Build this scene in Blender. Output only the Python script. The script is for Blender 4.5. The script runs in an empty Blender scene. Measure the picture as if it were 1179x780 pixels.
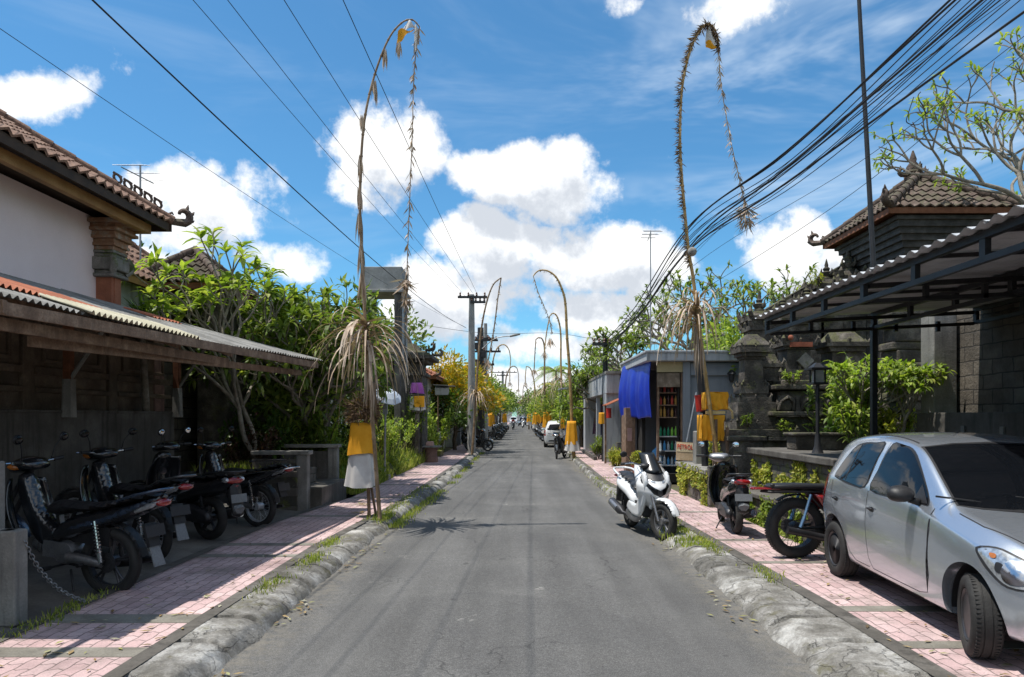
import bpy, bmesh, math, random
import numpy as np
from mathutils import Vector, Matrix, noise
from mathutils.bvhtree import BVHTree
PI = math.pi
S = bpy.context.scene
COL = S.collection
R = random.Random(7)

# ---------------------------------------------------------------- camera
F = 800.0            # focal length in photo pixels (photo 1179 wide)
CZ = 1.8
cam_d = bpy.data.cameras.new('camera')
cam_d.lens = F / 1179 * 36
cam_d.sensor_width = 36
cam_d.shift_x = -(597 - 589.5) / 1179
cam_d.shift_y = (480 - 390) / 1179
cam_d.clip_start = 0.1
cam_d.clip_end = 5000
cam = bpy.data.objects.new('camera', cam_d)
COL.objects.link(cam)
cam.location = (0, 0, CZ)
cam.rotation_euler = (PI / 2, 0, 0)
S.camera = cam

# ---------------------------------------------------------------- light
SUN_TO = Vector((-0.34, -0.04, 1.0)).normalized()
sun_d = bpy.data.lights.new('sun', 'SUN')
sun_d.energy = 3.8
sun_d.angle = math.radians(0.55)
sun_d.color = (1.0, 0.955, 0.88)
sun = bpy.data.objects.new('sun', sun_d)
COL.objects.link(sun)
sun.rotation_euler = SUN_TO.to_track_quat('Z', 'Y').to_euler()
sun.location = (-20, 5, 60)
S.view_settings.view_transform = 'Standard'
S.view_settings.look = 'None'
S.view_settings.gamma = 1
S.view_settings.use_curve_mapping = False
S.view_settings.exposure = 0.54


# ---------------------------------------------------------------- node helper
class NT:
    def __init__(s, tree):
        s.t = tree; s.n = tree.nodes; s.l = tree.links
    def node(s, typ, **kw):
        n = s.n.new(typ)
        for k, v in kw.items():
            if k.startswith('i_'):
                n.inputs[k[2:].replace('_', ' ')].default_value = v
            else:
                setattr(n, k, v)
        return n
    def link(s, a, b): s.l.new(a, b)
    def val(s, x, inp):
        if hasattr(x, 'is_linked') or hasattr(x, 'links'): s.l.new(x, inp)
        else: inp.default_value = x
    def math(s, op, a, b=None, c=None, clamp=False):
        n = s.n.new('ShaderNodeMath'); n.operation = op; n.use_clamp = clamp
        s.val(a, n.inputs[0])
        if b is not None: s.val(b, n.inputs[1])
        if c is not None: s.val(c, n.inputs[2])
        return n.outputs[0]
    def vmath(s, op, a, b=None):
        n = s.n.new('ShaderNodeVectorMath'); n.operation = op
        s.val(a, n.inputs[0])
        if b is not None: s.val(b, n.inputs[1])
        return n.outputs['Value'] if op in ('LENGTH', 'DISTANCE', 'DOT_PRODUCT') else n.outputs[0]
    def noise(s, vec, scale, detail=4, rough=.55, dist=0):
        n = s.n.new('ShaderNodeTexNoise')
        n.inputs['Scale'].default_value = scale; n.inputs['Detail'].default_value = detail
        n.inputs['Roughness'].default_value = rough; n.inputs['Distortion'].default_value = dist
        if vec is not None: s.l.new(vec, n.inputs['Vector'])
        return n.outputs['Fac']
    def ramp(s, fac, stops, interp='LINEAR'):
        n = s.n.new('ShaderNodeValToRGB'); n.color_ramp.interpolation = interp
        e = n.color_ramp.elements
        while len(e) < len(stops): e.new(0.5)
        for i, (p, c) in enumerate(stops):
            e[i].position = p
            e[i].color = (c, c, c, 1) if isinstance(c, (int, float)) else (c[0], c[1], c[2], 1)
        s.val(fac, n.inputs[0])
        return n.outputs[0]
    def mix(s, fac, a, b, mode='MIX'):
        n = s.n.new('ShaderNodeMix'); n.data_type = 'RGBA'; n.blend_type = mode
        s.val(fac, n.inputs[0])
        for x, i in ((a, 6), (b, 7)):
            if isinstance(x, (tuple, list)): n.inputs[i].default_value = (x[0], x[1], x[2], 1)
            else: s.l.new(x, n.inputs[i])
        return n.outputs[2]
    def sstep(s, x, lo, hi):
        n = s.n.new('ShaderNodeMapRange'); n.interpolation_type = 'SMOOTHSTEP'
        s.val(x, n.inputs[0]); n.inputs[1].default_value = lo; n.inputs[2].default_value = hi
        return n.outputs[0]


# ---------------------------------------------------------------- sky
def build_sky():
    w = bpy.data.worlds.new('World'); S.world = w; w.use_nodes = True
    w.cycles.sampling_method = 'NONE'
    S.cycles.max_bounces = 6; S.cycles.diffuse_bounces = 3; S.cycles.glossy_bounces = 3; S.cycles.transmission_bounces = 3; S.cycles.transparent_max_bounces = 4
    S.cycles.caustics_reflective = False; S.cycles.caustics_refractive = False
    w.node_tree.nodes.clear()
    g = bpy.data.node_groups.new('cloud_density', 'ShaderNodeTree')
    g.interface.new_socket('Vector', in_out='INPUT', socket_type='NodeSocketVector')
    g.interface.new_socket('Density', in_out='OUTPUT', socket_type='NodeSocketFloat')
    k = NT(g)
    gi = k.node('NodeGroupInput'); go = k.node('NodeGroupOutput')
    v = gi.outputs[0]
    nz = k.node('ShaderNodeTexNoise'); nz.inputs['Scale'].default_value = 4.5; nz.inputs['Detail'].default_value = 1
    k.link(v, nz.inputs['Vector'])
    warp = k.vmath('MULTIPLY', k.vmath('SUBTRACT', nz.outputs['Color'], (.5, .5, .5)), (.13, .13, .10))
    vv = k.vmath('ADD', v, warp)
    blobs = [(38, 108, 66, 38, 1), (225, 240, 104, 52, 1), (292, 205, 40, 32, .9), (325, 288, 56, 26, .8),
             (440, 185, 66, 56, .95), (420, 225, 50, 30, .7), (565, 212, 60, 32, 1), (640, 202, 74, 42, 1.05), (704, 183, 15, 11, .8),
             (565, 290, 66, 40, 1), (665, 285, 92, 40, 1.1), (498, 345, 60, 50, .95), (590, 345, 60, 30, .8), (700, 350, 90, 34, .9), (750, 300, 50, 28, .9), (800, 318, 30, 18, .7), (610, 240, 40, 18, .6),
             (722, 10, 34, 18, .8), (860, 14, 66, 30, .6), (905, 285, 46, 40, 1), (950, 312, 70, 34, .9), (1100, 255, 45, 40, .7),
             (560, 385, 50, 26, .85), (640, 395, 90, 26, .8), (600, 440, 190, 24, .85), (480, 425, 60, 24, .8), (960, 420, 140, 40, .7), (200, 330, 80, 40, .5)]
    acc = None
    for (px, py, rx, ry, a) in blobs:
        c = Vector(((px - 597) / F, 1.0, (480 - py) / F)); L = c.length; c /= L
        sc = (F * L / rx, F * L / ((rx + ry) / 2), F * L / ry)
        d = k.vmath('MULTIPLY', k.vmath('SUBTRACT', vv, tuple(c)), sc)
        l2 = k.vmath('DOT_PRODUCT', d, d)
        f = k.math('MULTIPLY', k.math('SUBTRACT', 1.0, k.math('MULTIPLY', l2, .54), clamp=True), a)
        acc = f if acc is None else k.math('MAXIMUM', acc, f)
    # free clouds over the rest of the sky (behind and beside the camera), unseen, coverage raised for fill light
    n3 = k.noise(v, 2.6, 1, .5)
    sx = k.node('ShaderNodeSeparateXYZ'); k.link(v, sx.inputs[0])
    away = k.sstep(sx.outputs[1], .55, .25)
    free = k.math('MULTIPLY', k.sstep(n3, .42, .60), away)
    acc = k.math('MAXIMUM', acc, free)
    fb = k.noise(v, 11, 8, .62)
    tot = k.math('ADD', acc, k.math('MULTIPLY', k.math('SUBTRACT', fb, .5), 2.1))
    k.link(k.math('SUBTRACT', tot, .42), go.inputs[0])
    t = NT(w.node_tree)
    tc = t.node('ShaderNodeTexCoord'); d = tc.outputs['Generated']
    sky = t.node('ShaderNodeTexSky'); sky.sky_type = 'NISHITA'; sky.sun_disc = False
    sky.sun_elevation = math.asin(SUN_TO.z)
    sky.sun_rotation = math.atan2(SUN_TO.x, SUN_TO.y)
    sky.air_density = 1.0; sky.dust_density = .35; sky.ozone_density = 2.2; sky.altitude = 200
    def dens(vec):
        n = t.node('ShaderNodeGroup'); n.node_tree = g; t.link(vec, n.inputs[0]); return n.outputs[0]
    d0 = dens(d)
    d1 = dens(t.vmath('ADD', d, (-.018, 0, .05)))
    alpha = t.sstep(d0, -.12, .30)
    thick = t.sstep(d1, .0, .52)  # density towards the sun: cloud self-shadow put into the colour below
    ccol = t.ramp(thick, [(0, (7.3, 7.3, 7.25)), (.3, (6.6, 6.7, 6.8)), (.65, (5.4, 5.65, 6.0)), (1, (4.2, 4.5, 4.95))])
    # ramp colours above 1 are clipped nowhere in Cycles; scale here
    skyc = t.mix(1.0, sky.outputs[0], (.45, .84, .98), 'MULTIPLY')
    mp = t.node('ShaderNodeMapping'); mp.inputs['Scale'].default_value = (1.1, 1.1, 3.6); mp.inputs['Rotation'].default_value = (0, .5, .2)
    t.link(d, mp.inputs[0])
    sx = t.node('ShaderNodeSeparateXYZ'); t.link(d, sx.inputs[0])
    ci = t.math('MULTIPLY', t.sstep(t.noise(mp.outputs[0], 2.4, 5, .62, .6), .46, .78), t.math('ADD', .16, t.math('MULTIPLY', t.sstep(sx.outputs[0], .0, .35), .5)))
    skyc = t.mix(ci, skyc, (5.4, 6.2, 7.0))
    out = t.mix(alpha, skyc, ccol)
    bg = t.node('ShaderNodeBackground'); bg.inputs['Strength'].default_value = .113
    t.link(out, bg.inputs[0])
    o = t.node('ShaderNodeOutputWorld'); t.link(bg.outputs[0], o.inputs[0])
build_sky()


# ---------------------------------------------------------------- materials
MATS = {}
def mat(name, col, rough=.75, col2=None, scale=2.5, var=.3, fine=.25, fscale=60, bump=.15, metal=0, spec=.4,
        coat=0, moss=0, mosscol=(.07, .10, .02), streak=0, emis=None, dirt=0):
    if name in MATS: return MATS[name]
    m = bpy.data.materials.new(name); m.use_nodes = True
    t = NT(m.node_tree); b = t.n['Principled BSDF']
    tc = t.node('ShaderNodeTexCoord'); oi = t.node('ShaderNodeObjectInfo')
    off = t.math('MULTIPLY', oi.outputs['Random'], 37.0)
    v = t.vmath('ADD', tc.outputs['Object'], off)
    if col2 is None: col2 = tuple(min(1, c * (1 + var)) for c in col)
    dark = tuple(c * (1 - var) for c in col)
    n1 = t.noise(v, scale, 6, .6)
    c = t.ramp(n1, [(.3, dark), (.5, col), (.7, col2)])
    nf = t.noise(v, fscale, 3, .6)
    if fine:
        f = t.ramp(nf, [(.25, 1 - fine), (.75, 1 + fine * .6)])
        c = t.mix(1.0, c, f, 'MULTIPLY')
    if streak:
        mp = t.node('ShaderNodeMapping'); mp.inputs['Scale'].default_value = (6, 6, .5); t.link(v, mp.inputs[0])
        sfac = t.math('MULTIPLY', t.sstep(t.noise(mp.outputs[0], 1.6, 5, .6), .48, .7), streak)
        c = t.mix(sfac, c, tuple(x * .35 for x in col))
    if dirt:
        dfac = t.math('MULTIPLY', t.sstep(t.noise(v, 1.3, 8, .65), .5, .68), dirt)
        c = t.mix(dfac, c, (.06, .055, .045))
    if moss:
        ge = t.node('ShaderNodeNewGeometry'); sp = t.node('ShaderNodeSeparateXYZ'); t.link(ge.outputs['Normal'], sp.inputs[0])
        up = t.sstep(sp.outputs[2], -.3, .9)
        mf = t.sstep(t.math('ADD', t.noise(v, 3.2, 8, .65), t.math('MULTIPLY', up, .16)), .62 - moss * .25, .72 - moss * .2)
        mc = t.mix(t.noise(v, 25, 3), tuple(x * .4 for x in mosscol), tuple(x * 1.5 for x in mosscol))
        c = t.mix(t.math('MULTIPLY', mf, .9), c, mc)
    t.link(c, b.inputs['Base Color'])
    if rough < .5:
        b.inputs['Roughness'].default_value = rough
    else:
        t.link(t.ramp(nf, [(.2, rough - .12), (.8, min(1, rough + .1))]), b.inputs['Roughness'])
    b.inputs['Metallic'].default_value = metal
    b.inputs['Specular IOR Level'].default_value = spec
    b.inputs['Coat Weight'].default_value = coat
    b.inputs['Coat Roughness'].default_value = .05
    if bump:
        bn = t.node('ShaderNodeBump'); bn.inputs['Strength'].default_value = bump; bn.inputs['Distance'].default_value = .02
        t.link(t.math('ADD', t.math('MULTIPLY', nf, .5), t.noise(v, fscale * .25, 5, .6)), bn.inputs['Height'])
        t.link(bn.outputs[0], b.inputs['Normal'])
    if emis:
        b.inputs['Emission Color'].default_value = (*emis[:3], 1); b.inputs['Emission Strength'].default_value = emis[3]
    MATS[name] = m
    return m

def leafmat(name, cols, trans=.35, rough=.45, var=.5):
    if name in MATS: return MATS[name]
    m = bpy.data.materials.new(name); m.use_nodes = True
    t = NT(m.node_tree); b = t.n['Principled BSDF']
    ge = t.node('ShaderNodeNewGeometry'); tc = t.node('ShaderNodeTexCoord')
    r = ge.outputs['Random Per Island']
    n = len(cols)
    c = t.ramp(r, [(i / max(1, n - 1), cols[i]) for i in range(n)])
    big = t.ramp(t.noise(tc.outputs['Object'], 1.4, 3), [(.3, 1 - var * .5), (.7, 1 + var * .5)])
    c = t.mix(1.0, c, big, 'MULTIPLY')
    t.link(c, b.inputs['Base Color']); b.inputs['Roughness'].default_value = rough
    b.inputs['Specular IOR Level'].default_value = .35
    tr = t.node('ShaderNodeBsdfTranslucent')
    t.link(t.mix(1.0, c, (1.5, 1.6, .7), 'MULTIPLY'), tr.inputs[0])
    mx = t.node('ShaderNodeMixShader'); mx.inputs[0].default_value = trans
    t.link(b.outputs[0], mx.inputs[1]); t.link(tr.outputs[0], mx.inputs[2])
    t.link(mx.outputs[0], t.n['Material Output'].inputs[0])
    MATS[name] = m
    return m


# ---------------------------------------------------------------- objects
ORG = {}
def tag(o, label, cat, group=None, kind=None):
    if label: o['label'] = label
    if cat: o['category'] = cat
    if group: o['group'] = group
    if kind: o['kind'] = kind
    return o
def thing(name, label, cat, loc=(0, 0, 0), group=None):
    o = bpy.data.objects.new(name, None); COL.objects.link(o)
    o.empty_display_size = .2
    o.location = loc; ORG[o.name] = Vector(loc)
    return tag(o, label, cat, group)
def children(o): return [c for c in bpy.data.objects if c.parent == o]
def copy_tree(root, loc=None, rotz=None, label=None, group=None, scale=None, remat=None):
    def rec(o, parent):
        c = o.copy(); COL.objects.link(c); c.parent = parent
        if remat:
            for i, sl in enumerate(c.material_slots):
                if sl.material and sl.material.name in remat:
                    sl.link = 'OBJECT'; sl.material = MATS[remat[sl.material.name]] 
        for ch in KIDS.get(o.name, []): rec(ch, c)
        return c
    if not KIDS: pass
    c = rec(root, None)
    if loc is not None: c.location = loc
    if rotz is not None: c.rotation_euler = (0, 0, rotz)
    if scale is not None: c.scale = (scale,) * 3
    if label: c['label'] = label
    if group: c['group'] = group
    return c
KIDS = {}

class MB:
    def __init__(s): s.v = []; s.f = []; s.mi = []; s.cur = 0
    def add(s, vs, fs):
        b = len(s.v); s.v.extend([tuple(p) for p in vs])
        for f in fs: s.f.append(tuple(i + b for i in f)); s.mi.append(s.cur)
        return s
    def box(s, c, d, rz=0, top=1.0, rx=0, ry=0):
        hx, hy, hz = d[0] / 2, d[1] / 2, d[2] / 2
        pts = [(-hx, -hy, -hz), (hx, -hy, -hz), (hx, hy, -hz), (-hx, hy, -hz)]
        pts += [(x * top, y * top, hz) for x, y, z in pts[:4]]
        M = Matrix.Rotation(rz, 3, 'Z') @ Matrix.Rotation(ry, 3, 'Y') @ Matrix.Rotation(rx, 3, 'X')
        c = Vector(c)
        return s.add([c + M @ Vector(p) for p in pts], [(0, 3, 2, 1), (4, 5, 6, 7), (0, 1, 5, 4), (1, 2, 6, 5), (2, 3, 7, 6), (3, 0, 4, 7)])
    def quad(s, a, b, c, d): return s.add([a, b, c, d], [(0, 1, 2, 3)])
    def tube(s, pts, r, seg=8, cap=True):
        pts = [Vector(p) for p in pts]; n = len(pts)
        rr = r if isinstance(r, (list, tuple)) else [r] * n
        prev = None; rings = []
        for i, p in enumerate(pts):
            d = (pts[min(i + 1, n - 1)] - pts[max(i - 1, 0)])
            if d.length < 1e-9: d = Vector((0, 0, 1))
            d.normalize()
            if prev is None:
                a = Vector((0, 0, 1)) if abs(d.z) < .9 else Vector((1, 0, 0))
                u = d.cross(a).normalized()
            else:
                u = (prev - d * prev.dot(d))
                u = u.normalized() if u.length > 1e-6 else d.orthogonal().normalized()
            prev = u; w = d.cross(u)
            rings.append([p + (u * math.cos(2 * PI * k / seg) + w * math.sin(2 * PI * k / seg)) * rr[i] for k in range(seg)])
        vs = [q for ring in rings for q in ring]
        fs = [(i * seg + k, i * seg + (k + 1) % seg, (i + 1) * seg + (k + 1) % seg, (i + 1) * seg + k) for i in range(n - 1) for k in range(seg)]
        if cap: fs += [tuple(reversed(range(seg))), tuple(range((n - 1) * seg, n * seg))]
        return s.add(vs, fs)
    def lathe(s, prof, c=(0, 0, 0), axis='Z', seg=24, close=False, sx=1, sy=1):
        c = Vector(c); vs = []; n = len(prof)
        for (r, h) in prof:
            for k in range(seg):
                a = 2 * PI * k / seg
                x, y = r * math.cos(a) * sx, r * math.sin(a) * sy
                q = (x, y, h) if axis == 'Z' else ((x, h, y) if axis == 'Y' else (h, x, y))
                vs.append(c + Vector(q))
        fs = [(i * seg + k, i * seg + (k + 1) % seg, (i + 1) * seg + (k + 1) % seg, (i + 1) * seg + k) for i in range(n - 1) for k in range(seg)]
        if close: fs += [((n - 1) * seg + k, (n - 1) * seg + (k + 1) % seg, (k + 1) % seg, k) for k in range(seg)]
        else: fs += [tuple(range(seg)), tuple(range((n - 1) * seg, n * seg))]
        return s.add(vs, fs)
    def ball(s, c, r, seg=12, rings=8, M=None):
        c = Vector(c); r = r if isinstance(r, (tuple, list)) else (r, r, r)
        vs = []
        for i in range(rings + 1):
            th = PI * i / rings
            for k in range(seg):
                a = 2 * PI * k / seg
                p = Vector((r[0] * math.sin(th) * math.cos(a), r[1] * math.sin(th) * math.sin(a), r[2] * math.cos(th)))
                vs.append(c + (M @ p if M else p))
        fs = [(i * seg + k, (i + 1) * seg + k, (i + 1) * seg + (k + 1) % seg, i * seg + (k + 1) % seg) for i in range(rings) for k in range(seg)]
        return s.add(vs, fs)
    def grid(s, fn, nu, nv):
        vs = [fn(i / nu, j / nv) for j in range(nv + 1) for i in range(nu + 1)]
        fs = [(j * (nu + 1) + i, j * (nu + 1) + i + 1, (j + 1) * (nu + 1) + i + 1, (j + 1) * (nu + 1) + i) for j in range(nv) for i in range(nu)]
        return s.add(vs, fs)
    def prism(s, pts, y0, y1):       # outline in x,z; extruded along y
        n = len(pts)
        vs = [(x, y0, z) for x, z in pts] + [(x, y1, z) for x, z in pts]
        return s.add(vs, [tuple(range(n)), tuple(reversed(range(n, 2 * n)))] + [(i, i + n, (i + 1) % n + n, (i + 1) % n) for i in range(n)])
    def build(s, name, m, parent=None, smooth=False, bevel=0, loc=None, subsurf=0, weld=True, solid=0, fixn=True, struct=False):
        me = bpy.data.meshes.new(name)
        if parent is not None:
            r = parent
            while r.parent: r = r.parent
            o0 = ORG.get(r.name, Vector((0, 0, 0)))
        elif loc is not None: o0 = Vector(loc)
        elif struct: o0 = Vector((0, 0, 0))
        else:
            A = np.array(s.v); o0 = Vector(((A[:, 0].min() + A[:, 0].max()) / 2, (A[:, 1].min() + A[:, 1].max()) / 2, A[:, 2].min()))
        A = np.array(s.v, dtype=float) - np.array(o0)
        me.from_pydata(A.tolist(), [], s.f)
        ms = m if isinstance(m, (list, tuple)) else [m]
        for q in ms: me.materials.append(q)
        if len(ms) > 1: me.polygons.foreach_set('material_index', s.mi)
        if weld and len(s.v) < 30000:
            bm = bmesh.new(); bm.from_mesh(me)
            bmesh.ops.remove_doubles(bm, verts=bm.verts, dist=1e-5)
            if fixn: bmesh.ops.recalc_face_normals(bm, faces=bm.faces)
            bm.to_mesh(me); bm.free()
        if smooth:
            me.polygons.foreach_set('use_smooth', [True] * len(me.polygons))
            if smooth != 'all':
                try: me.set_sharp_from_angle(angle=math.radians(60))
                except Exception: pass
        me.update()
        o = bpy.data.objects.new(name, me); COL.objects.link(o)
        if parent is not None:
            o.parent = parent; KIDS.setdefault(parent.name, []).append(o)
        else:
            o.location = o0; ORG[o.name] = Vector(o0)
        if solid:
            q = o.modifiers.new('s', 'SOLIDIFY'); q.thickness = solid; q.offset = 0
        if bevel:
            q = o.modifiers.new('b', 'BEVEL'); q.width = bevel; q.segments = 2; q.limit_method = 'ANGLE'; q.angle_limit = math.radians(40)
        if subsurf:
            q = o.modifiers.new('u', 'SUBSURF'); q.levels = subsurf; q.render_levels = subsurf
        return o

def P(px, py, Y): return Vector(((px - 597) * Y / F, Y, CZ - (py - 480) * Y / F))
def PX(px, Y): return (px - 597) * Y / F
def PZ(py, Y): return CZ - (py - 480) * Y / F
def crom(pts, n=8, closed=False):
    pts = [Vector(p) for p in pts]; out = []; N = len(pts)
    rng = range(N) if closed else range(N - 1)
    for i in rng:
        if closed: p0, p1, p2, p3 = pts[(i - 1) % N], pts[i], pts[(i + 1) % N], pts[(i + 2) % N]
        else: p0, p1, p2, p3 = pts[max(i - 1, 0)], pts[i], pts[i + 1], pts[min(i + 2, N - 1)]
        for k in range(n):
            t = k / n
            out.append(.5 * ((2 * p1) + (p2 - p0) * t + (2 * p0 - 5 * p1 + 4 * p2 - p3) * t * t + (3 * p1 - p0 - 3 * p2 + p3) * t ** 3))
    if not closed: out.append(pts[-1])
    return out
def crom2(pts, n=6): return [(p.x, p.y) for p in crom([(a, b, 0) for a, b in pts], n, True)]

def cut_poly(outline, step):
    bm = bmesh.new()
    vs = [bm.verts.new((x, 0, z)) for x, z in outline]
    f = bm.faces.new(vs)
    bmesh.ops.triangulate(bm, faces=[f])
    xs = [p[0] for p in outline]; zs = [p[1] for p in outline]
    x = min(xs) + step
    while x < max(xs) - 1e-4:
        bmesh.ops.bisect_plane(bm, geom=bm.verts[:] + bm.edges[:] + bm.faces[:], plane_co=(x, 0, 0), plane_no=(1, 0, 0)); x += step
    z = min(zs) + step
    while z < max(zs) - 1e-4:
        bmesh.ops.bisect_plane(bm, geom=bm.verts[:] + bm.edges[:] + bm.faces[:], plane_co=(0, 0, z), plane_no=(0, 0, 1)); z += step
    bmesh.ops.remove_doubles(bm, verts=bm.verts, dist=1e-5)
    V = [(v.co.x, v.co.z) for v in bm.verts]
    for i, v in enumerate(bm.verts): v.index = i
    Fc = [tuple(v.index for v in f.verts) for f in bm.faces]
    bm.free()
    return V, Fc
def dist_outline(V, outline):
    P_ = np.array(V); A = np.array(outline); B = np.roll(A, -1, 0)
    best = np.full(len(P_), 1e9)
    for a, b in zip(A, B):
        ab = b - a; L = (ab * ab).sum()
        if L < 1e-12: continue
        t = np.clip(((P_ - a) @ ab) / L, 0, 1)
        best = np.minimum(best, np.linalg.norm(P_ - (a + t[:, None] * ab), axis=1))
    return best
def inflate(mb, outline, w, r=None, step=None, yc=0.0, one=False, flat=0.0, fn=None):
    """pillow of an x,z outline, half width w (number or function of x,z)"""
    ww = w if callable(w) else (lambda x, z: w)
    r = r or (ww(*outline[0])); step = step or max(.012, r / 2.5)
    V, Fc = cut_poly(outline, step)
    D = dist_outline(V, outline)
    def side(sg):
        out = []
        for (x, z), d in zip(V, D):
            q = min(d / r, 1); h = math.sqrt(max(0, 1 - (1 - q) ** 2))
            h = flat + (1 - flat) * h
            p = Vector((x, yc + sg * ww(x, z) * h, z))
            out.append(fn(p) if fn else p)
        return out
    mb.add(side(1), Fc)
    if not one:
        mb.add(side(-1), [tuple(reversed(f)) for f in Fc])
        if flat:
            n = len(outline)
            o1 = []
            for sg in (1, -1):
                for x, z in outline:
                    p = Vector((x, yc + sg * ww(x, z) * flat, z)); o1.append(fn(p) if fn else p)
            mb.add(o1, [(i, (i + 1) % n, (i + 1) % n + n, i + n) for i in range(n)])
    return mb
def loft(mb, secs, seg=16, cap=True):
    """secs: list of (center, halfwidth_y, halfheight, tilt, exponent); sections stand across x"""
    rings = []
    for (c, wy, wz, tilt, ex) in secs:
        c = Vector(c); ring = []
        for k in range(seg):
            a = 2 * PI * k / seg; ca, sa = math.cos(a), math.sin(a)
            y = wy * math.copysign(abs(ca) ** (2 / ex), ca); z = wz * math.copysign(abs(sa) ** (2 / ex), sa)
            ring.append(c + Vector((z * math.sin(tilt), y, z * math.cos(tilt))))
        rings.append(ring)
    n = len(rings); vs = [p for r_ in rings for p in r_]
    fs = [(i * seg + k, i * seg + (k + 1) % seg, (i + 1) * seg + (k + 1) % seg, (i + 1) * seg + k) for i in range(n - 1) for k in range(seg)]
    if cap: fs += [tuple(reversed(range(seg))), tuple(range((n - 1) * seg, n * seg))]
    return mb.add(vs, fs)
def text_mesh(name, txt, size, m, parent, M, depth=.004, align='CENTER'):
    cu = bpy.data.curves.new(name, 'FONT'); cu.body = txt; cu.size = size; cu.extrude = depth; cu.align_x = align; cu.align_y = 'CENTER'
    cu.resolution_u = 3
    tmp = bpy.data.objects.new('tmp_text', cu); COL.objects.link(tmp)
    dg = bpy.context.evaluated_depsgraph_get()
    me = bpy.data.meshes.new_from_object(tmp.evaluated_get(dg))
    bpy.data.objects.remove(tmp)
    r = parent
    while r.parent: r = r.parent
    me.transform(Matrix.Translation(-ORG.get(r.name, Vector((0, 0, 0)))) @ M)
    me.materials.clear(); me.materials.append(m)
    o = bpy.data.objects.new(name, me); COL.objects.link(o); o.parent = parent
    KIDS.setdefault(parent.name, []).append(o)
    return o
# ---------------------------------------------------------------- shared materials
stone = mat('temple_stone', (.085, .074, .062), .9, (.21, .185, .155), 3.5, .5, fine=.4, fscale=35, bump=.9, moss=.16, mosscol=(.10, .10, .045))
stone_mossy = mat('mossy_stone', (.08, .074, .062), .95, (.15, .14, .12), 4, .4, fine=.4, fscale=40, bump=.8, moss=.7, mosscol=(.15, .15, .03))
stone_pale = mat('pale_stone', (.22, .205, .18), .9, (.34, .32, .29), 3, .4, fine=.3, fscale=50, bump=.4, moss=.3, streak=.5)
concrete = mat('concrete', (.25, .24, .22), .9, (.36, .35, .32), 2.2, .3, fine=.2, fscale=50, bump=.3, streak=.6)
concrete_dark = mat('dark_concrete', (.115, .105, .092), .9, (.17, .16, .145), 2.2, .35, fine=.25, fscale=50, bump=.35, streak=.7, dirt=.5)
brick_dark = None
wood = mat('weathered_wood', (.22, .14, .09), .8, (.34, .24, .165), 6, .35, fine=.35, fscale=50, bump=.35, streak=.5)
wood_red = mat('red_brown_wood', (.20, .075, .035), .75, (.28, .12, .06), 5, .3, bump=.2)
bamboo = mat('bamboo', (.42, .27, .10), .55, (.55, .38, .17), 5, .3, fine=.2, fscale=30, bump=.1)
bamboo_grey = mat('weathered_bamboo', (.25, .17, .10), .7, (.38, .28, .18), 5, .35, fine=.25, fscale=30, bump=.2)
dry_leaf = leafmat('dry_palm_leaf', [(.36, .26, .18), (.52, .41, .31), (.22, .14, .09), (.60, .50, .41)], .08, .6)
dry_dark = leafmat('dark_dry_leaf', [(.10, .065, .04), (.22, .14, .085), (.05, .035, .025), (.30, .20, .13)], .15, .7)
cloth_yellow = mat('yellow_cloth', (.80, .36, .015), .8, (.88, .43, .03), 3, .12, fine=.06, fscale=200, bump=.1)
cloth_white = mat('white_cloth', (.62, .60, .58), .85, (.74, .73, .71), 3, .12, fine=.08, fscale=160, bump=.1)
black_metal = mat('black_metal', (.018, .018, .02), .45, (.03, .03, .033), 6, .3, fine=.1, bump=.05, spec=.5)
grey_metal = mat('grey_metal', (.30, .31, .32), .45, None, 6, .2, metal=.7, bump=.05)
cable_m = mat('cable_rubber', (.012, .012, .014), .7, bump=0, fine=0)
pole_conc = mat('grey_pole_concrete', (.30, .30, .29), .85, (.38, .38, .37), 4, .2, bump=.2)
plaster_white = mat('white_plaster', (.62, .60, .58), .9, (.72, .70, .68), 1.5, .15, fine=.08, bump=.15, streak=.5)
plaster_grey = mat('grey_blue_plaster', (.25, .28, .31), .85, (.28, .31, .34), 1.5, .08, fine=.06, bump=.1, streak=.12)
plaster_light = mat('light_grey_plaster', (.42, .44, .46), .85, (.43, .45, .46), 1.5, .1, fine=.08, bump=.15, streak=.6)
red_paint = mat('red_paint', (.45, .03, .02), .4, None, 4, .15)
interior_shade = mat('painted_interior_shade', (.02, .018, .016), .9, None, 3, .3)  # near-black colour: shade of shop interiors and doorway painted in
rust = mat('rusty_sheet', (.34, .10, .045), .8, (.46, .17, .09), 2.4, .4, fine=.3, fscale=30, bump=.2)
green_leaf = leafmat('green_leaf', [(.06, .10, .018), (.12, .18, .032), (.19, .26, .05), (.32, .36, .09)], .36, .5)
bright_leaf = leafmat('bright_green_leaf', [(.10, .16, .022), (.18, .26, .035), (.28, .37, .06), (.42, .45, .11)], .4, .5)
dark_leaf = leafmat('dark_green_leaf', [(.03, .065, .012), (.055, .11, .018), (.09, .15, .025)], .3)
gold_leaf = leafmat('gold_croton_leaf', [(.10, .17, .02), (.40, .30, .02), (.60, .38, .02), (.16, .22, .03), (.62, .30, .015)], .35)
grass_leaf = leafmat('grass_blade', [(.14, .20, .03), (.24, .31, .05), (.38, .42, .08), (.50, .48, .16)], .4, .6)
bark = mat('grey_bark', (.24, .21, .17), .9, (.36, .33, .28), 8, .35, fine=.3, fscale=60, bump=.5)
bark_dark = mat('brown_bark', (.10, .075, .05), .9, (.16, .12, .09), 8, .35, fine=.3, fscale=60, bump=.5)

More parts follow.
